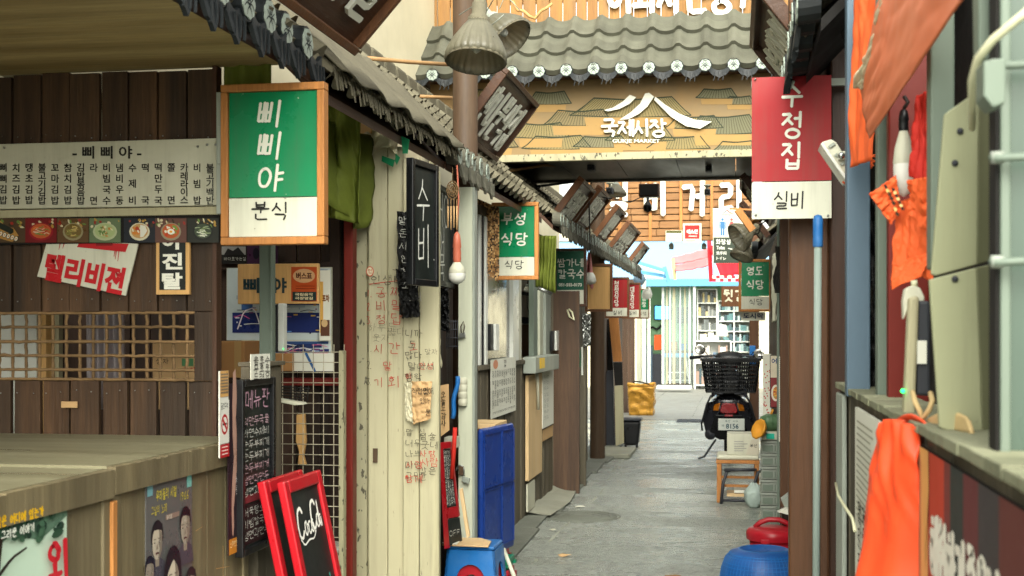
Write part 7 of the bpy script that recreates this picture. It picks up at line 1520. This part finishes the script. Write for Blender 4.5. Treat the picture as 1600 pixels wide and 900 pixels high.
def fn(a, b):
    t = a*2*math.pi; r0 = .075*math.sin(math.pi*min(.98, .08+b*.9))**.6*(1+.2*mnoise.noise((math.cos(t)*2, math.sin(t)*2, b*4))); return c+V((r0*math.cos(t), r0*math.sin(t)*.8, .2*b*(1+.1*mnoise.noise((math.cos(t), math.sin(t), 7)))))
m.grid(fn, 30, 14); mat('bag_film', 'b8c8c0', .25, .12, 16, .8, alpha=.75); tag(m.build('plastic_bag', 'bag_film', solid=.002), 'tied translucent plastic bag beside the tray stack', 'bag')
q = T('grey_carton', 'open grey box with white flap behind the timber posts', 'box', PY(1232, 800, 7.0)); m = MB(); m.prism([PY(u, v, 7.0) for u, v in ((1221, 782), (1245, 764), (1250, 790), (1230, 801))], (0, .12, 0)); m.build('box', 'galv', q); m = MB(); m.prism([PY(u, v, 6.96) for u, v in ((1215, 800), (1228, 794), (1248, 797), (1246, 801), (1230, 804))], (0, .05, 0)); m.build('flap', 'paper', q)
boxY('bollard_box', 'dark low box under the open grey box', 'box', (1222, 800, 1262, 880), 7.05, .2, 'post_dark', True, None)
# red tub with lid, blue colander
c = PD(1209, 852, 6.85); c.z = 0; k = 6.85/FPX; ztop = EYE-(826-HOR)*k; rr = 41*k
q = T('lidded_tub', 'red plastic tub with domed handled lid by the timber posts', 'tub', c); m = MB(); m.lathe([(rr*.78, 0), (rr*.8, .004), (rr*.93, ztop-.03), (rr*.9, ztop-.03), (rr*.76, .01), (0, .01)], c, 40); m.build('tub', 'red_plastic', q)
m = MB(); m.lathe([(rr*1.02, ztop-.055), (rr*1.04, ztop-.03), (rr*1.02, ztop-.012), (rr*.95, ztop), (rr*.8, ztop+.006), (rr*.5, ztop+.012), (0, ztop+.014)], c, 44); m.build('lid', 'red_plastic', q)
m = MB(); m.tube([c+V((-rr*.72, 0, ztop+.004)), c+V((-rr*.5, 0, ztop+.032)), c+V((-rr*.2, 0, ztop+.048)), c+V((rr*.2, 0, ztop+.048)), c+V((rr*.5, 0, ztop+.032)), c+V((rr*.72, 0, ztop+.004))], .014, 8); m.build('handle', 'red_plastic', q)
m = MB(); m.obox(c+V((-rr*.35, -rr*.97, ztop-.05)), V((.022, 0, 0)), V((0, .012, 0)), V((0, 0, .012))); m.build('clip', 'red_plastic', q, bevel=.003)
c = PD(1193, 880, 6.3); c.z = 0; k = 6.3/FPX; zt_ = EYE-(858-HOR)*k; rr = 70*k
q = T('plastic_colander', 'blue mesh plastic colander turned upside down beside the timber posts', 'colander', c)
prof = [(.50, 1.0), (.56, .995), (.72, .96), (.84, .87), (.92, .72), (.97, .5), (1.0, .2), (1.02, 0)]
m = MB(); m.lathe([(rr*a, zt_*b) for a, b in prof], c, 64); m.lathe([(0, zt_*.94), (rr*.46, zt_*.95), (rr*.50, zt_*1.0)], c, 64)
ob = m.build('bowl', 'blue_basket', q, solid=.004)
m = MB()
for i in range(64):
    t = 2*math.pi*i/64; m.tube([c+V((rr*a*1.006*math.cos(t), rr*a*1.006*math.sin(t), zt_*b)) for a, b in prof[2:-1]], .0022, 4, caps=False)
for (a, b) in ((.76, .94), (.8, .905), (.84, .87), (.87, .82), (.9, .77), (.92, .72), (.935, .66), (.95, .6), (.97, .5)): m.lathe([(rr*a*1.004, zt_*b-.002), (rr*a*1.012, zt_*b), (rr*a*1.004, zt_*b+.002)], c, 64)
m.build('mesh', 'blue_plastic', q)
m = MB(); m.lathe([(rr*.5, zt_*.99), (rr*.52, zt_*1.012), (rr*.56, zt_*1.0)], c, 48); m.build('foot_ring', 'blue_plastic', q)
m = MB(); m.lathe([(rr*1.0, .0), (rr*1.07, .004), (rr*1.07, .02), (rr*1.0, .026)], c, 48); m.build('rim', 'blue_plastic', q)
# ================================================================== scooter seen from behind
SX, SY = -.075, 13.7
sc_ = T('motor_scooter', 'dark grey motor scooter seen from behind with black basket', 'scooter', (SX, SY+.6, 0))
def S_(x, y, z): return V((SX+x*1.22, SY+y, z*1.04))
def loft(m, secs, n=20, pw=2.6):
    """body as rings: each section (y, z centre, half width, half height)"""
    vs = []
    for (y, zc, hw, hh) in secs:
        for k in range(n):
            t = 2*math.pi*k/n; c_, s_ = math.cos(t), math.sin(t); vs.append(S_(hw*math.copysign(abs(c_)**(2/pw), c_), y, zc+hh*math.copysign(abs(s_)**(2/pw), s_)))
    fs = [(i*n+k, i*n+(k+1) % n, (i+1)*n+(k+1) % n, (i+1)*n+k) for i in range(len(secs)-1) for k in range(n)]+[tuple(range(n-1, -1, -1)), tuple(range((len(secs)-1)*n, len(secs)*n))]
    o = m.smooth; m.smooth = True; m.add(vs, fs); m.smooth = o
m = MB(); loft(m, [(0, .6, .1, .05), (.05, .58, .14, .1), (.2, .56, .17, .14), (.5, .54, .18, .16), (.8, .5, .16, .16), (.95, .42, .14, .12)]); m.build('body', 'scooter_body', sc_)
m = MB(); loft(m, [(.1, .72, .1, .03), (.25, .74, .14, .05), (.55, .74, .14, .05), (.8, .71, .1, .04)]); m.build('seat', 'black_plastic', sc_)
for s_ in (-1, 1):
    m = MB(); m.prism([S_(s_*.08, -.005, .66), S_(s_*.18, .05, .62), S_(s_*.225, .1, .44), S_(s_*.19, .08, .27), S_(s_*.12, .02, .42), S_(s_*.07, -.01, .56)], (0, .12, 0)); m.build('side_panel', 'scooter_body', sc_, bevel=.01)
m = MB(); m.prism([S_(-.12, .0, .5), S_(.12, .0, .5), S_(.17, .06, .3), S_(.08, .08, .24), S_(-.08, .08, .24), S_(-.17, .06, .3)], (0, .05, 0)); m.build('rear_fender', 'black_plastic', sc_, bevel=.01)
m = MB(); m.prism([S_(-.055, -.03, .62), S_(.055, -.03, .62), S_(.075, -.025, .54), S_(.06, -.02, .515), S_(-.06, -.02, .515), S_(-.075, -.025, .54)], (0, .06, 0)); m.build('tail_light', 'tail_red', sc_, bevel=.008)
for s_, mt in ((-1, 'amber'), (1, 'amber')):
    m = MB(); m.prism([S_(s_*.07, -.015, .625), S_(s_*.125, .01, .6), S_(s_*.135, .015, .54), S_(s_*.088, -.012, .54)], (0, .05, 0)); m.build('turn_signal', mt, sc_, bevel=.006)
m = MB(); m.box(S_(-.035, -.035, .485), S_(.035, -.02, .505)); m.build('reflector', 'tail_red', sc_, bevel=.003)
m = MB(); m.box(S_(-.09, -.03, .345), S_(.135, -.022, .465)); m.build('number_plate', 'plate_white', sc_, bevel=.004)
m = MB(); F = Fr(S_(.02, -.0305, .405), (1, 0, 0), (0, 0, 1)); ptext(m, F, '8156', .012, -.018, .052, .13, .02, col='1c4a5a'); hand(m, F, '부산', -.06, .046, .022, .12, 1, 1.3, col='2a5a60'); hand(m, F, '서구', .02, .046, .022, .12, 1, 1.3, col='2a5a60'); glyph(m, F, '바', -.085, -.012, .03); m.build('plate_lettering', 'print_matt', sc_)
def wheel(y, r_):
    q = MB(); q.lathe([(r_-.05, -.045), (r_-.015, -.05), (r_, -.02), (r_, .02), (r_-.015, .05), (r_-.05, .045)], S_(0, y, r_), 36, (1, 0, 0)); w_ = q.build('wheel', 'rubber', sc_)
    q = MB(); q.lathe([(0, -.03), (r_-.07, -.035), (r_-.05, -.04), (r_-.05, .04), (r_-.07, .035), (0, .03)], S_(0, y, r_), 28, (1, 0, 0)); q.build('rim', 'galv', w_)
wheel(.32, .22); wheel(1.45, .22)
m = MB(); loft(m, [(1.0, .42, .16, .16), (1.1, .6, .17, .2), (1.2, .72, .16, .2), (1.28, .8, .1, .14)]); m.build('leg_shield', 'scooter_body', sc_)
m = MB(); m.box(S_(-.15, .85, .22), S_(.15, 1.15, .28)); m.build('floorboard', 'black_plastic', sc_, bevel=.01)
m = MB(); m.tube([S_(0, 1.45, .22), S_(0, 1.3, .75), S_(0, 1.2, 1.0)], .03, 10); m.build('fork', 'dark_grey', sc_)
m = MB(); loft(m, [(1.08, 1.02, .1, .05), (1.16, 1.05, .13, .08), (1.26, 1.04, .1, .08)]); m.build('handlebar_cover', 'black_plastic', sc_)
m = MB(); m.tube([S_(-.34, 1.02, 1.06), S_(-.15, 1.16, 1.08), S_(.15, 1.16, 1.08), S_(.34, 1.02, 1.06)], .014, 8); m.build('handlebar', 'dark_grey', sc_)
for s_ in (-1, 1):
    m = MB(); m.tube([S_(s_*.36, 1.0, 1.058), S_(s_*.24, 1.09, 1.07)], .02, 10); m.build('grip', 'rubber', sc_)
    m = MB(); m.tube([S_(s_*.2, 1.12, 1.09), S_(s_*.22, 1.1, 1.12), S_(s_*.25, 1.08, 1.14)], .006, 6); st = m.build('mirror_stem', 'dark_grey', sc_)
    m = MB(); m.lathe([(0, .003), (.05, .003), (.062, 0), (.05, -.02), (0, -.03)], S_(s_*.27, 1.06, 1.15 if s_ < 0 else 1.1), 24, (s_*-.1, -1, .15)); m.build('mirror', 'chrome', st)
m = MB(); loft(m, [(1.22, 1.0, .09, .07), (1.3, 1.0, .08, .08), (1.34, 1.0, .05, .05)]); m.build('headlight_cowl', 'red_plastic', sc_)
for s_ in (-1, 1):
    m = MB(); m.tube([S_(s_*.11, .45, .72), S_(s_*.13, .1, .74), S_(s_*.12, -.08, .72), S_(s_*.05, -.12, .72)], .011, 8); m.build('rack_tube', 'dark_grey', sc_)
    m = MB(); m.tube([S_(s_*.15, -.04, .7), S_(s_*.19, .0, .6), S_(s_*.235, .08, .4), S_(s_*.23, .15, .33)], .01, 8); m.build('guard_tube', 'dark_grey', sc_)
m = MB(); m.lathe([(0, 0), (.05, .01), (.06, .1), (.055, .35), (.03, .45)], S_(-.16, .05, .3), 16, (0, 1, -.1)); m.build('exhaust', 'dark_grey', sc_)
m = MB(); m.tube([S_(-.12, .6, .2), S_(-.22, .45, .03), S_(-.27, .42, .012)], .012, 6); m.build('side_stand', 'dark_grey', sc_)
# basket on the rack: a thing of its own
bk = T('plastic_basket', 'black perforated plastic basket carried on scooter rear rack', 'basket', S_(.0, .1, .735)); c = V((SX+.02, SY+.12, .765))
def bp(k, t, zf): hw, hd = .255+.045*zf, .17+.03*zf; return c+V((hw*k, hd*t, .34*zf))
def bside(A, B, nx):
    m = MB(); ny = 8
    for i in range(nx+1):
        t = i/nx; m.bar(bp(*[a+(b-a)*t for a, b in zip(A, B)], .0), bp(*[a+(b-a)*t for a, b in zip(A, B)], .94), .022 if i % 4 == 0 else .0115, .006)
    for j in range(ny+1):
        z = j/ny*.94; p, q = bp(*A, z), bp(*B, z); m.bar(p, q, .008, .024 if j in (0,) else .016)
    return m.build('side', 'black_plastic', bk)
bside((-1, -1), (1, -1), 24); bside((-1, 1), (1, 1), 24); bside((-1, -1), (-1, 1), 14); bside((1, -1), (1, 1), 14)
m = MB()
for A, B in (((-1, -1), (1, -1)), ((1, -1), (1, 1)), ((1, 1), (-1, 1)), ((-1, 1), (-1, -1))): m.bar(bp(*A, 1.0)*1, bp(*B, 1.0), .035, .03)
m.build('rim', 'black_plastic', bk, bevel=.004); m = MB(); m.prism([bp(-1, -1, 0), bp(1, -1, 0), bp(1, 1, 0), bp(-1, 1, 0)], (0, 0, .008)); m.build('bottom', 'black_plastic', bk)
# ================================================================== things on the boards across the alley
Yq = 16.88; F = FY(Yq)
def ptile(name, label, cat, px, Y, mt, draw, th=.02): return panelY(name, label, cat, px, Y, mt, th, 0, draw, 'print_matt')
ptile('security_sign', 'small red square sign with white letters on the slatted board', 'sign', (1067, 349, 1096, 379), Yq, 'sign_white', lambda m, F: (rect(m, F, 1070, 352, 1093, 373, 'b82a28'), ptext(m, F, '에스원', 1081.5, 362, 7, 17, .05, col='e8e0d8'), rect(m, F, 1076, 368, 1089, 370, 'd8a8a0'), rect(m, F, 1072, 375, 1086, 377, '9aa090')))
ptile('notice', 'small pale notice with dark heading on the slatted board', 'notice', (1040, 360, 1066, 377), Yq, 'sign_white', lambda m, F: (rect(m, F, 1041, 360.5, 1065, 364, '4a4a20'), [rect(m, F, 1043, 366+k*2.2, 1063, 366.9+k*2.2, 'a0a090') for k in range(5)]))
def toilet(m, F):
    rect(m, F, 1115, 371, 1164, 411, '3a4238')
    for x, c in ((1129, '3f6f9a'), (1143, 'c0504e')):
        ell(m, F, x, 343, 2.2, 2.2, c); 
        if c[0] == '3': rect(m, F, x-3.2, 346, x+3.2, 357, c); rect(m, F, x-5, 346.5, x-3.6, 357, c); rect(m, F, x+3.6, 346.5, x+5, 357, c); rect(m, F, x-3.2, 357, x-.4, 368, c); rect(m, F, x+.4, 357, x+3.2, 368, c)
        else: p2(m, F, [(x-2, 346), (x+2, 346), (x+6, 358), (x+4.6, 358.6), (x+3.6, 356), (x+4, 361), (x-4, 361), (x-3.6, 356), (x-4.6, 358.6), (x-6, 358)], .001, 0, c); rect(m, F, x-2.4, 361, x-.4, 368, c); rect(m, F, x+.4, 361, x+2.4, 368, c)
    stroke(m, F, [(1130, 333), (1134, 330), (1136, 328)], 1.2, .2, col='2a3a5a'); stroke(m, F, [(1136, 328), (1140, 332), (1145, 334)], 1.4, .2, col='b04038'); hand(m, F, '국제시장', 1128, 334, 3, .16, col='3a4a5a')
    hand(m, F, '화장실', 1119, 374, 7.5, .17, .9, 1.2, col='dcdcd0'); ptext(m, F, 'Toilet', 1126, 387, 5.5, 13, .02, col='dcdcd0'); ptext(m, F, '洗手间', 1127, 395.5, 5.5, 16, .02, col='dcdcd0'); ptext(m, F, 'トイレ', 1127, 403.5, 5, 15, .02, col='dcdcd0')
    stroke(m, F, [(1138, 388), (1146, 390), (1152, 395)], 1.4, .1, col='dcdcd0')
ptile('toilet_sign', 'white and dark toilet sign with blue man and red woman figures', 'sign', (1114, 325, 1164, 411), 16.6, 'sign_white', toilet, .03)
panelY('alley_sign', 'brown wooden sign with cream letters beside the right green sign', 'sign', (1127, 447, 1168, 479), 19.2, 'frame_brown', .04, .004, lambda m, F: (hand(m, F, '뒷간', 1131, 453, 18, .17, .8, 1.25, jit=.01, col='d8d4b8')), 'print_matt')
# cameras, lamps and boxes under the soffit
def cctv(label, u, v, d, s=1.0):
    p = PD(u, v, d); q = T('security_camera', label, 'camera', p, 'cameras under the soffit'); k = d/FPX*s; m = MB(); m.box(p+V((-6*k, 0, -7*k)), p+V((6*k, .12, 4*k))); m.build('body', 'dark_grey', q, bevel=.008)
    m = MB(); m.lathe([(4.2*k, 0), (4.6*k, -.02), (3.2*k, -.022), (0, -.016)], p+V((0, 0, -1.5*k)), 16, (0, 1, 0)); m.build('lens', 'black_plastic', q); m = MB(); m.tube([p+V((0, .05, 4*k)), p+V((0, .05, 11*k))], .012, 8); m.lathe([(0, 0), (.035, 0), (.035, .012), (0, .012)], p+V((0, .05, 10.5*k)), 14); m.build('mount', 'foam_white', q)
cctv('dark security camera under left part of the soffit', 923, 259, 10.3); cctv('dark security camera under right part of the soffit near red sign', 1107, 262, 10.3, .85)
cctv('black camera beside the glass dome lamp under the beam', 952, 296, 12.0, .9); cctv('grey camera hanging in front of the slatted letters', 1105, 298, 12.0, .8)
r = T('loudspeaker', 'dark box loudspeaker fixed under the beam before slatted board', 'loudspeaker', PD(1014, 306, 11.6)); m = MB(); a = PD(998, 307, 11.6); b = PD(1030, 287, 11.6); m.box((a.x, a.y, a.z), (b.x, a.y+.14, b.z)); m.build('case', 'walnut', r, bevel=.006); m = MB(); m.box((a.x+.012, a.y-.006, a.z+.012), (b.x-.012, a.y-.001, b.z-.012)); m.build('grille', 'black_matt', r)
r = T('hanging_bulb', 'black shrouded bulb hanging below the box loudspeaker', 'bulb', PD(1012, 332, 11.5)); c = PD(1012, 332, 11.5); k = 11.5/FPX; m = MB(); m.lathe([(0, 0), (6*k, 3*k), (7*k, 9*k), (5*k, 14*k), (2.4*k, 17*k), (2.2*k, 24*k), (0, 25*k)], c, 16); m.build('shroud', 'black_plastic', r)
glass_lamp('ribbed glass dome lamp under the beam before slatted board', PD(962, 305, 12.2), .1, .16, (0, .1, 1), PD(962, 280, 12.2), dusty=False)
m = MB(); m.tube([PD(740, 250, 9.7), PD(790, 268, 9.8), PD(850, 258, 10.2), PD(905, 262, 11), PD(918, 268, 11.1)], .012, 7); tag(m.build('lath', 'bamboo'), 'bent wooden lath running under the soffit', 'stick')
m = MB(); m.bar(PD(800, 290, 10.8), PD(802, 330, 10.8), .03); m.bar(PD(770, 300, 10.9), PD(905, 283, 11.0), .02); tag(m.build('window_bar', 'dark_grey'), 'dark bars against the bright gap left of the soffit', 'bar')
m = MB(); m.tube([PD(922, 390, 10.9), PD(920, 300, 11), PD(924, 285, 11)], .006, 5); tag(m.build('cable', 'cable'), 'dark hanging cable in front of the leaning boards', 'cable')
m = MB(); m.tube([PD(940, 308, 11.6), PD(985, 316, 11.6), PD(1010, 304, 11.6)], .005, 5); tag(m.build('cable', 'cable'), 'thin dark cable sagging to the box loudspeaker', 'cable')
for u, lab in ((1049, 'small lamp hanging at lower edge of slatted board, left'), (1100, 'small lamp hanging at lower edge of slatted board, right')):
    p = PD(u, 390, 17); q = T('pendant_lamp', lab, 'lamp', p); m = MB(); m.lathe([(0, 0), (.03, .005), (.035, .06), (.02, .085), (0, .09)], p, 14); m.build('shade', 'galv', q); m = MB(); m.tube([p+V((0, 0, .088)), p+V((0, 0, .14))], .005, 5); m.build('cord', 'cable', q)
# ================================================================== the shop where the alley ends
Yf = 32.0
def px(u, v, Y=Yf): return PY(u, v, Y)
def bx(m, u0, v0, u1, v1, Y, th, floor=False):
    um, vm = (u0+u1)/2, (v0+v1)/2; z0 = 0 if floor else px(um, v1, Y).z; m.box((px(u0, vm, Y).x, Y, z0), (px(u1, vm, Y).x, Y+th, px(um, v0, Y).z))
shop = T('shop', 'bright white shop front with pale blue fascia at the end of alley', 'shop', (-.8, Yf, 0))
m = MB(); bx(m, 700, 437, 1400, 447, Yf-.1, .2); m.build('fascia', 'awning_blue', shop)
m = MB(); bx(m, 700, 375, 1400, 436.5, Yf+.05, .1); m.build('canopy_sheet', 'pale_blue', shop)
m = MB(); bx(m, 700, 362, 1400, 374.5, Yf+.0, .1); m.build('upper_wall', 'stucco', shop)
m = MB(); bx(m, 700, 447.5, 1002, 606, Yf, .1, True); m.build('wall', 'stucco', shop); m = MB(); bx(m, 1172, 447.5, 1400, 606, Yf, .1, True); m.build('wall', 'stucco', shop)
m = MB(); m.box((px(985, 500).x, Yf+2.0, 0), (px(1190, 500).x, Yf+2.1, 2.7)); m.build('inner_wall', 'wall_mint', shop)
for u0, u1 in ((1003, 1009), (1012, 1016), (1083, 1087)): m = MB(); bx(m, u0, 447.5, u1, 606, Yf, .06, True); m.build('door_frame', 'white_frame', shop)
m = MB(); m.box((px(990, 500).x, Yf+.2, 2.72), (px(1190, 500).x, Yf+2.0, 2.8)); m.build('shop_ceiling', 'white_frame', shop)
q = T('strip_curtain', 'folded clear strip curtain with pale uprights across the shop doorway', 'curtain', px(1060, 605)); u = 1034
for k, (u0, u1) in enumerate(((1034, 1037.5), (1041, 1043), (1046, 1048), (1051, 1055), (1062, 1064), (1069, 1071.5), (1076, 1079))):
    m = MB(); bx(m, u0, 449, u1, 600, Yf+.25+.03*(k % 2), .04); m.build('upright', 'cream_metal' if k % 2 else 'white_frame', q)
m = MB()
def fn(a, b): p = px(1034+48*a, 449+150*b, Yf+.3); p.y += .02*math.sin(a*14); return p
m.grid(fn, 30, 4); m.build('film', 'curtain_clear', q)
q = T('television', 'small television with blue picture on the mint shop wall', 'television', px(1035, 500, Yf+1.9)); m = MB(); bx(m, 1022, 477, 1049, 500, Yf+1.85, .06); m.build('case', 'black_plastic', q); m = MB(); bx(m, 1023.5, 478.5, 1047.5, 498.5, Yf+1.84, .008); m.build('screen', 'tv_screen', q)
def fbox(name, label, cat, u0, v0, u1, v1, Y, th, mt, floor=False): m = MB(); bx(m, u0, v0, u1, v1, Y, th, floor); return tag(m.build(name, mt, bevel=.01), label, cat)
fbox('orange_box', 'orange box on dark cabinet inside the shop doorway', 'box', 1022, 523, 1033, 547, Yf+1.2, .3, 'orange_cloth'); fbox('dark_cabinet', 'dark cabinet below the orange box inside the shop', 'cabinet', 1019, 553, 1034, 592, Yf+1.2, .4, 'dark_grey', True); fbox('dark_bag', 'dark blue bag standing inside shop doorway beside the frame', 'bag', 1010, 540, 1019, 594, Yf+1.0, .3, 'blue_grey_post', True)
m = MB(); m.tube([px(1010, 515, Yf+1.9), px(1020, 511, Yf+1.9), px(1027, 515, Yf+1.9), px(1034, 508, Yf+1.9)], .03, 6); tag(m.build('cable', 'cable'), 'black cable sagging across the mint shop wall', 'cable')
fbox('dark_cabinet', 'dark wooden counter at the back of the shop behind strip curtain', 'counter', 1040, 548, 1082, 596, Yf+1.4, .4, 'walnut', True)
fbox('carton', 'brown carton on the dark counter behind strip curtain', 'box', 1046, 534, 1058, 547.5, Yf+1.5, .3, 'cardboard'); fbox('carton', 'blue carton on the dark counter behind strip curtain', 'box', 1062, 537, 1073, 547.5, Yf+1.5, .3, 'blue_plastic')
fbox('wall_picture', 'dark framed picture on the mint wall behind strip curtain', 'picture', 1058, 480, 1076, 505, Yf+1.9, .04, 'dark_grey')
def shelf(name, label, u0, v0, u1, v1, Y, rows, cols, items, dp=.4):
    q = T(name, label, 'shelves', px((u0+u1)/2, v1, Y)); m = MB(); bx(m, u0, v0, u1, v1, Y+dp, .03, True); m.build('back', 'white_frame', q)
    for i in range(cols+1): m = MB(); x = u0+(u1-u0)*i/cols; bx(m, x-.9, v0, x+.9, v1, Y, dp, True); m.build('side', 'white_frame', q)
    for j in range(rows+1): m = MB(); v = v0+(v1-v0)*j/rows; bx(m, u0, v-.8, u1, v+.8, Y-.005, dp); m.build('shelf', 'white_frame', q)
    for j in range(rows):
        m = MB(); v = v0+(v1-v0)*(j+1)/rows-.9; x = u0+1.5
        while x < u1-3:
            wd = random.uniform(2, 5); h = random.uniform(.35, .8)*(v1-v0)/rows; m.col = hx(random.choice(items)); bx(m, x, v-h, min(x+wd, u1-1.5), v, Y+.05, .25); x += wd+.3
        o = m.build('goods', 'print_matt', q); o['kind'] = 'stuff'
shelf('shelf_unit', 'white shelf unit full of grey stock in the shop window', 1090, 452, 1120, 560, Yf+.5, 5, 1, ('8a8a84', 'b8a878', '6a6e6c', 'a8aaa4', '5a5e5c'))
shelf('shelf_unit', 'glass-fronted shelves with teal grey goods right of the lamp', 1122, 470, 1172, 566, Yf+.6, 6, 2, ('5a7a7c', '3a4a50', '8aa0a0', 'a8b8b4', '485a5e'))
shelf('display_table', 'low white display shelf with boxes before the shop window', 1086, 533, 1142, 602, Yf-.7, 2, 1, ('3a4a4e', '8a7468', 'c0c0b8', '5a6a7a', 'a8a098'))
q = T('table_lamp', 'table lamp with cream shade on the display shelf', 'lamp', px(1128, 533, Yf-.5)); c = px(1128, 532, Yf-.5); m = MB(); m.lathe([(.16, .1), (.1, .38)], c, 24); m.build('shade', 'bulb_white', q, solid=.006); m = MB(); m.lathe([(.09, 0), (.03, .02), (.025, .12), (0, .13)], c, 16); m.build('base', 'steel', q)
for i, (u, w_, h, c_) in enumerate(((1094, 10, 10, 'foam_white'), (1106, 9, 12, 'paper'), (1115, 6, 8, 'foam_white'))): fbox('parcel', ('white parcel left on the display shelf', 'tall white bundle in the middle of display shelf', 'small white packet beside the table lamp')[i], 'parcel', u, 532-h, u+w_, 531.6, Yf-.6, .2, c_)
q = T('folding_stool', 'white tubular stool with blue top before the shop doorway', 'stool', PZ(1060, 604, 0)); Ys = PZ(1060, 603, 0).y
m = MB(); bx(m, 1036, 552, 1083, 558.5, Ys, .34); m.build('seat', 'awning_blue', q, bevel=.015)
for s_ in (-1, 1):
    m = MB(); m.tube([PY(1060+s_*12, 559, Ys+.1), PY(1060+s_*14, 585, Ys+.05), PY(1060+s_*22, 604.5, Ys)], .022, 8); m.build('leg', 'white_frame', q)
    m = MB(); m.tube([PY(1060+s_*12, 559, Ys+.3), PY(1060+s_*14, 582, Ys+.33), PY(1060+s_*20, 600, Ys+.4)], .02, 8); m.build('leg', 'white_frame', q)
for v in (582, 594): m = MB(); m.tube([PY(1044, v, Ys+.03), PY(1076, v, Ys+.03)], .016, 6); m.build('stretcher', 'white_frame', q)
m = MB(); bx(m, 1026, 603, 1080, 608, 29.6, .5); o = tag(m.build('door_step', 'white_frame'), 'low white step slab in front of the folding stool', 'step')
# awnings over the street
def awn(label, tl, tr, br, bl, mt, sag=.06): 
    A, B, C, D = [PD(*q) for q in (tl, tr, br, bl)]
    m = MB(); m.grid(lambda a, b: A.lerp(B, a).lerp(D.lerp(C, a), b)+V((0, 0, -sag*math.sin(math.pi*a)*math.sin(math.pi*b)+.006*math.sin(a*20))), 24, 8); return tag(m.build('awning', mt, solid=.02), label, 'awning', 'folded awnings over the street')
awn('pink awning fold uppermost, left of the red checked awning', (1050, 403, 25), (1108, 388, 24), (1108, 402, 23.6), (1054, 413, 24.6), 'awning_pink')
awn('pink awning fold below the uppermost one', (1054, 415, 24.6), (1106, 403, 23.6), (1106, 416, 23.4), (1055, 424, 24.4), 'awning_pink')
awn('red awning hanging behind the toilet sign', (1108, 385, 23.5), (1160, 378, 23), (1158, 428, 22.8), (1126, 432, 23), 'awning_red')
for lab, p, q in (('blue awning arm slanting beside the leaning boards', (985, 407, 24), (1041, 424, 23.8)), ('lower blue awning arm above the white lamp', (985, 423, 24), (1039, 432, 23.8))):
    r = T('folded_awning', lab, 'awning', PD(*q)); m = MB(); m.bar(PD(*p), PD(*q), .09, .07); m.build('tube', 'awning_blue', r, bevel=.01); m = MB(); m.bar(PD(p[0], p[1]+4, p[2]-.1), PD(q[0]-3, q[1]+3, q[2]-.1), .03, .03); m.build('rod', 'foam_white', r)
m = MB(); m.bar(PD(1038, 417, 23.8), PD(1045, 441, 23.8), .06); tag(m.build('awning_bracket', 'awning_blue'), 'blue end bracket joining the two awning arms', 'bracket')
m = MB(); m.bar(PD(1051, 404, 24.5), PD(1055, 437, 24.5), .06); tag(m.build('awning_pole', 'beige'), 'tan pole at left end of pink awning folds', 'pole')
q = T('awning', 'red and cream checked awning valance behind the toilet sign', 'awning', PD(1130, 440, 23)); m = MB()
for k in range(8):
    for j in range(2): m.col = hx('c02830' if (k+j) % 2 else 'e0c8b0'); a, b = PY(1113+k*6, 430+j*5, 23), PY(1119+k*6, 435+j*5, 23); m.box((a.x, 23, b.z), (b.x-.004, 23.03, a.z-.004))
m.build('valance', 'print_matt', q)
m = MB(); m.bar(PD(1108, 376, 23.6), PD(1111, 440, 23.6), .07); tag(m.build('awning_pole', 'awning_red'), 'red pole at the left end of checked awning', 'pole')
m = MB(); m.lathe([(0, 0), (.06, .01), (.11, .09), (.08, .17), (.03, .2), (.03, .3)], PD(999, 446, 21), 18); tag(m.build('street_lamp_head', 'blue_grey_post'), 'blue grey lamp head at the end of the left eave', 'lamp')
# ================================================================== worn line, litter and small wear
mat('worn_paint', '9c9e90', .75, .15, 20, .3, dirt='6f7268', dirt_amt=.7)
m = MB(); y = 5.2
while y < 15.5:
    L_ = random.uniform(.08, .4)
    if random.random() < .4:
        x = -1.19+.03*math.sin(y*1.3); w_ = random.uniform(.006, .018); pts = [(x-w_, y), (x-w_*.4, y-.02), (x+w_, y+.03), (x+w_*.8, y+L_*.6), (x+w_*.2, y+L_), (x-w_*.7, y+L_*.8)]
        m.prism([V((a+random.uniform(-.008, .008), b, .001)) for a, b in pts], (0, 0, .0018))
    y += L_
tag(m.build('road_marking', 'worn_paint', base=(-1.2, 9, 0)), kind='structure')
LIT = [('cigarette_butt', 'foam_white', 'pale cigarette butt lying on alley floor by the kerb', -1.27, 8.9, .03), ('paper_scrap', 'paper', 'small white paper scrap on the floor near kerb', -1.22, 10.1, .05),
       ('dry_leaf', 'kraft', 'brown dry leaf on the floor beside worn white line', -1.05, 7.9, .05), ('dry_leaf', 'cardboard', 'curled dry leaf on the floor before the blue colander', -.35, 7.3, .06), ('paper_scrap', 'plywood_pale', 'torn cardboard scrap on the wet floor mid-alley', -.75, 6.9, .08)]
for nm, mt, lab, x, y, s_ in LIT:
    m = MB(); n_ = 9; pts = [V((x+s_*(.6+.4*random.random())*math.cos(2*math.pi*k/n_), y+s_*.7*(.6+.4*random.random())*math.sin(2*math.pi*k/n_), .002+.012*random.random())) for k in range(n_)]
    m.prism(pts, (0, 0, .003)); tag(m.build(nm, mt), lab, 'litter')
